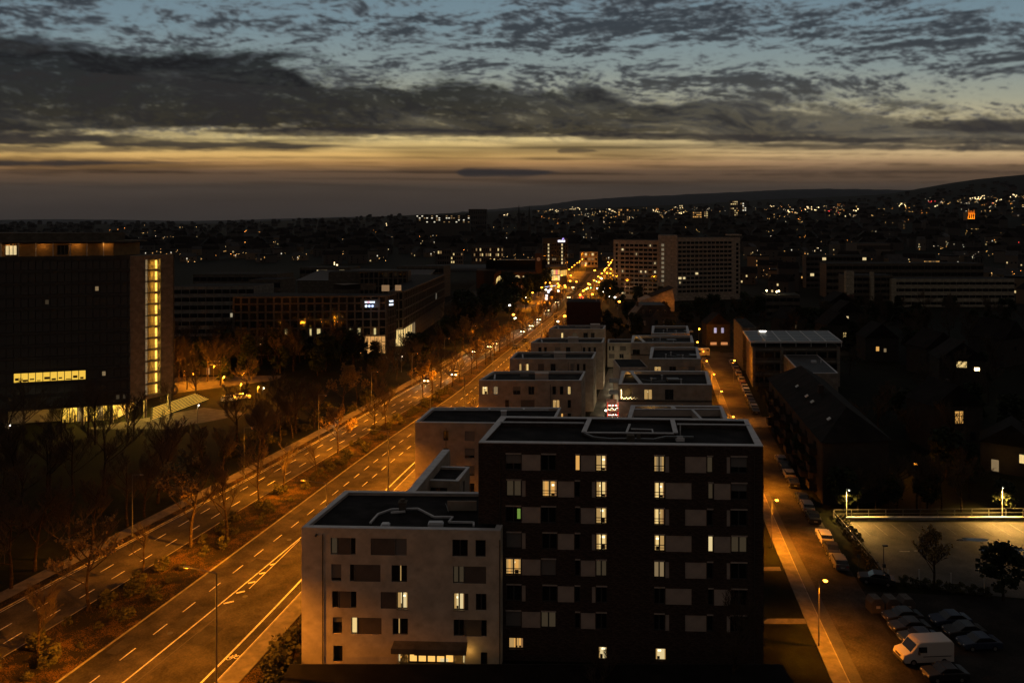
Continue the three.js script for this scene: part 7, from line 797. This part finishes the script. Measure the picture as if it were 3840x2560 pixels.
// ---------------------------------------------------------------- car park fence, bins, low dark roof in front
{
  const fenceRun = (name, label, a, b, n, h, rails, m = M.steel) => { const o = thing(name, label, 'fence', [a[0], 0.01, -a[1]]), d = [b[0] - a[0], -(b[1] - a[1])]; for (let k = 0; k <= n; k++) part(o, 'post', box(0.09, h, 0.09), m, [d[0] * k / n, 0, d[1] * k / n]); for (const y of rails) for (let k = 0; k < n; k++) part(o, 'rail', bar([d[0] * k / n, y, d[1] * k / n], [d[0] * (k + 1) / n, y, d[1] * (k + 1) / n], 0.06, 0.08), m); return o; };
  fenceRun('rear_fence', 'steel rail fence along the rear edge of the car park', [52.6, 120.6], [98, 121.4], 16, 1.25, [0.55, 1.2]); fenceRun('street_fence', 'steel rail fence between the verge and the car park', [52.4, 120.4], [50.2, 99.6], 10, 1.15, [0.5, 1.1]);
  const w = thing('rear_kerb_wall', 'low concrete wall at the foot of the rear fence', 'wall', [75.5, 0, -119.4]); part(w, 'wall', box(45, 0.45, 0.3), M.concrete); part(w, 'coping', box(45.1, 0.08, 0.42, 0, 0.452, 0), M.cap);
  for (const [x, Z, h] of [[50.4, 99.0, 1.5], [53.8, 97.6, 2.2], [57.4, 96.6, 2.2], [61, 95.4, 2.0]]) { const o = thing('gate_post', 'thin steel post in the front hedge of the car park', 'post', [x, 0, -Z], 0, 'posts of the car park hedge'); part(o, 'shaft', box(0.1, h, 0.1), M.whitePole); part(o, 'cap', box(0.14, 0.06, 0.14, 0, h, 0), M.whitePole); }
  const s = thing('camera_mast', 'dark mast with a small box beside the car park entrance', 'mast', [49.4, 0, -98.2]); part(s, 'pole', rod([0, 0, 0], [0, 5.1, 0], 0.07, 0.05), M.pole); part(s, 'box', box(0.35, 0.5, 0.25, 0, 2.3, 0.15), M.frame); part(s, 'head', box(0.6, 0.16, 0.22, 0.2, 5.05, 0), M.frame);
  const sg = thing('round_sign', 'round traffic sign on the verge by the car park', 'sign', [47.6, 0, -101.5]); part(sg, 'pole', rod([0, 0, 0], [0, 2.3, 0], 0.035), M.steel); part(sg, 'sign_plate', new THREE.CylinderGeometry(0.3, 0.3, 0.03, 20).rotateX(Math.PI / 2), M.darkConcrete, [0, 2.3, 0.05]);
  const mark = structure('parking_marks', merge([0, 1, 2, 3, 4, 5, 6, 7, 8, 9, 10, 11, 12, 13, 14].map((k) => box(0.1, 0.004, 4.4, 55 + k * 2.7, 0.016, -115.6))), mat('worn paint', 0.30, 0.29, 0.26, 0.85, { map: T.worn })); void mark; structure('parking_mark', merge([box(1.5, 0.004, 0.14, 57.4, 0.016, -108), box(1.5, 0.004, 0.14, 59.6, 0.016, -108.2)]), M.paint);
  const pud = (x, Z, rx, rz, seed) => { const sh = new THREE.Shape(); for (let k = 0; k <= 40; k++) { const a = k / 40 * 6.2832, q = 1 + 0.55 * noise(Math.cos(a) * 1.6 + seed, Math.sin(a) * 1.6 + seed); k ? sh.lineTo(x + Math.cos(a) * rx * q, Z + Math.sin(a) * rz * q) : sh.moveTo(x + Math.cos(a) * rx * q, Z + Math.sin(a) * rz * q); } return uvm(new THREE.ShapeGeometry(sh).rotateX(-Math.PI / 2).translate(0, 0.02, 0)); }; structure('puddle', merge([pud(72, 108.5, 3.4, 1.0, 3), pud(73.6, 105.8, 1.9, 0.9, 8), pud(70, 112, 2.2, 0.6, 12)]), mat('rain water', 0.02, 0.02, 0.02, 0.06));
  for (const [x, l] of [[45.0, 'first recycling container beside the black car'], [46.9, 'middle recycling container of the three'], [48.8, 'last recycling container at the dark end']]) { const o = thing('recycling_container', l, 'container', [x, 0.01, -91.6], 0.05, 'recycling containers'); const cs3 = new THREE.Shape([[-0.78, 0], [0.78, 0], [0.8, 1.1], [0.45, 1.62], [-0.45, 1.62], [-0.8, 1.1]].map((p) => new THREE.Vector2(...p))); part(o, 'shell', uvm(new THREE.ExtrudeGeometry(cs3, { depth: 1.4, bevelEnabled: true, bevelSize: 0.05, bevelThickness: 0.06, bevelSegments: 2 }).translate(0, 0.06, -0.7)), mat('container paint', 0.06, 0.05, 0.042, 0.7)); part(o, 'slot', box(0.4, 0.16, 0.06, 0, 1.1, 0.78), M.frame); part(o, 'hook', merge([rod([0, 1.68, 0], [0, 1.86, 0], 0.05)]), M.steel); part(o, 'label_plate', box(0.5, 0.3, 0.02, 0, 0.6, 0.775), M.panel); }
  const cp = thing('carport', 'low flat dark carport roof in front of the flats', 'building', [2.5, 0, -71.5]); part(cp, 'roof', box(51, 0.3, 10, 0, 2.0, 0), mat('dark bitumen felt', 0.014, 0.013, 0.013, 0.95, { map: T.roof })); for (let k = 0; k < 9; k++) for (const z of [-4.6, 4.6]) part(cp, 'post', box(0.18, 2.0, 0.18), M.darkConcrete, [-24 + k * 6, 0, z]); part(cp, 'edge_trim', box(51.1, 0.36, 0.06, 0, 1.97, -5.04), mat('black trim', 0.015, 0.015, 0.015, 0.8));
  const bx = thing('bin_shelter', 'small timber bin shelter beside the garden path', 'shelter', [30.8, 0, -99.5]); part(bx, 'wall', box(3, 1.5, 1.8), M.wood); part(bx, 'roof', box(3.3, 0.12, 2.1, 0, 1.51, 0), M.roof);
}
scene.fog = new THREE.FogExp2(0x9aa0aa, 0.000016);        // thin evening haze that greys the far hills
scene.traverse((o) => { if (o.isMesh) { o.castShadow = true; o.receiveShadow = true; } });
renderer.render(scene, camera);
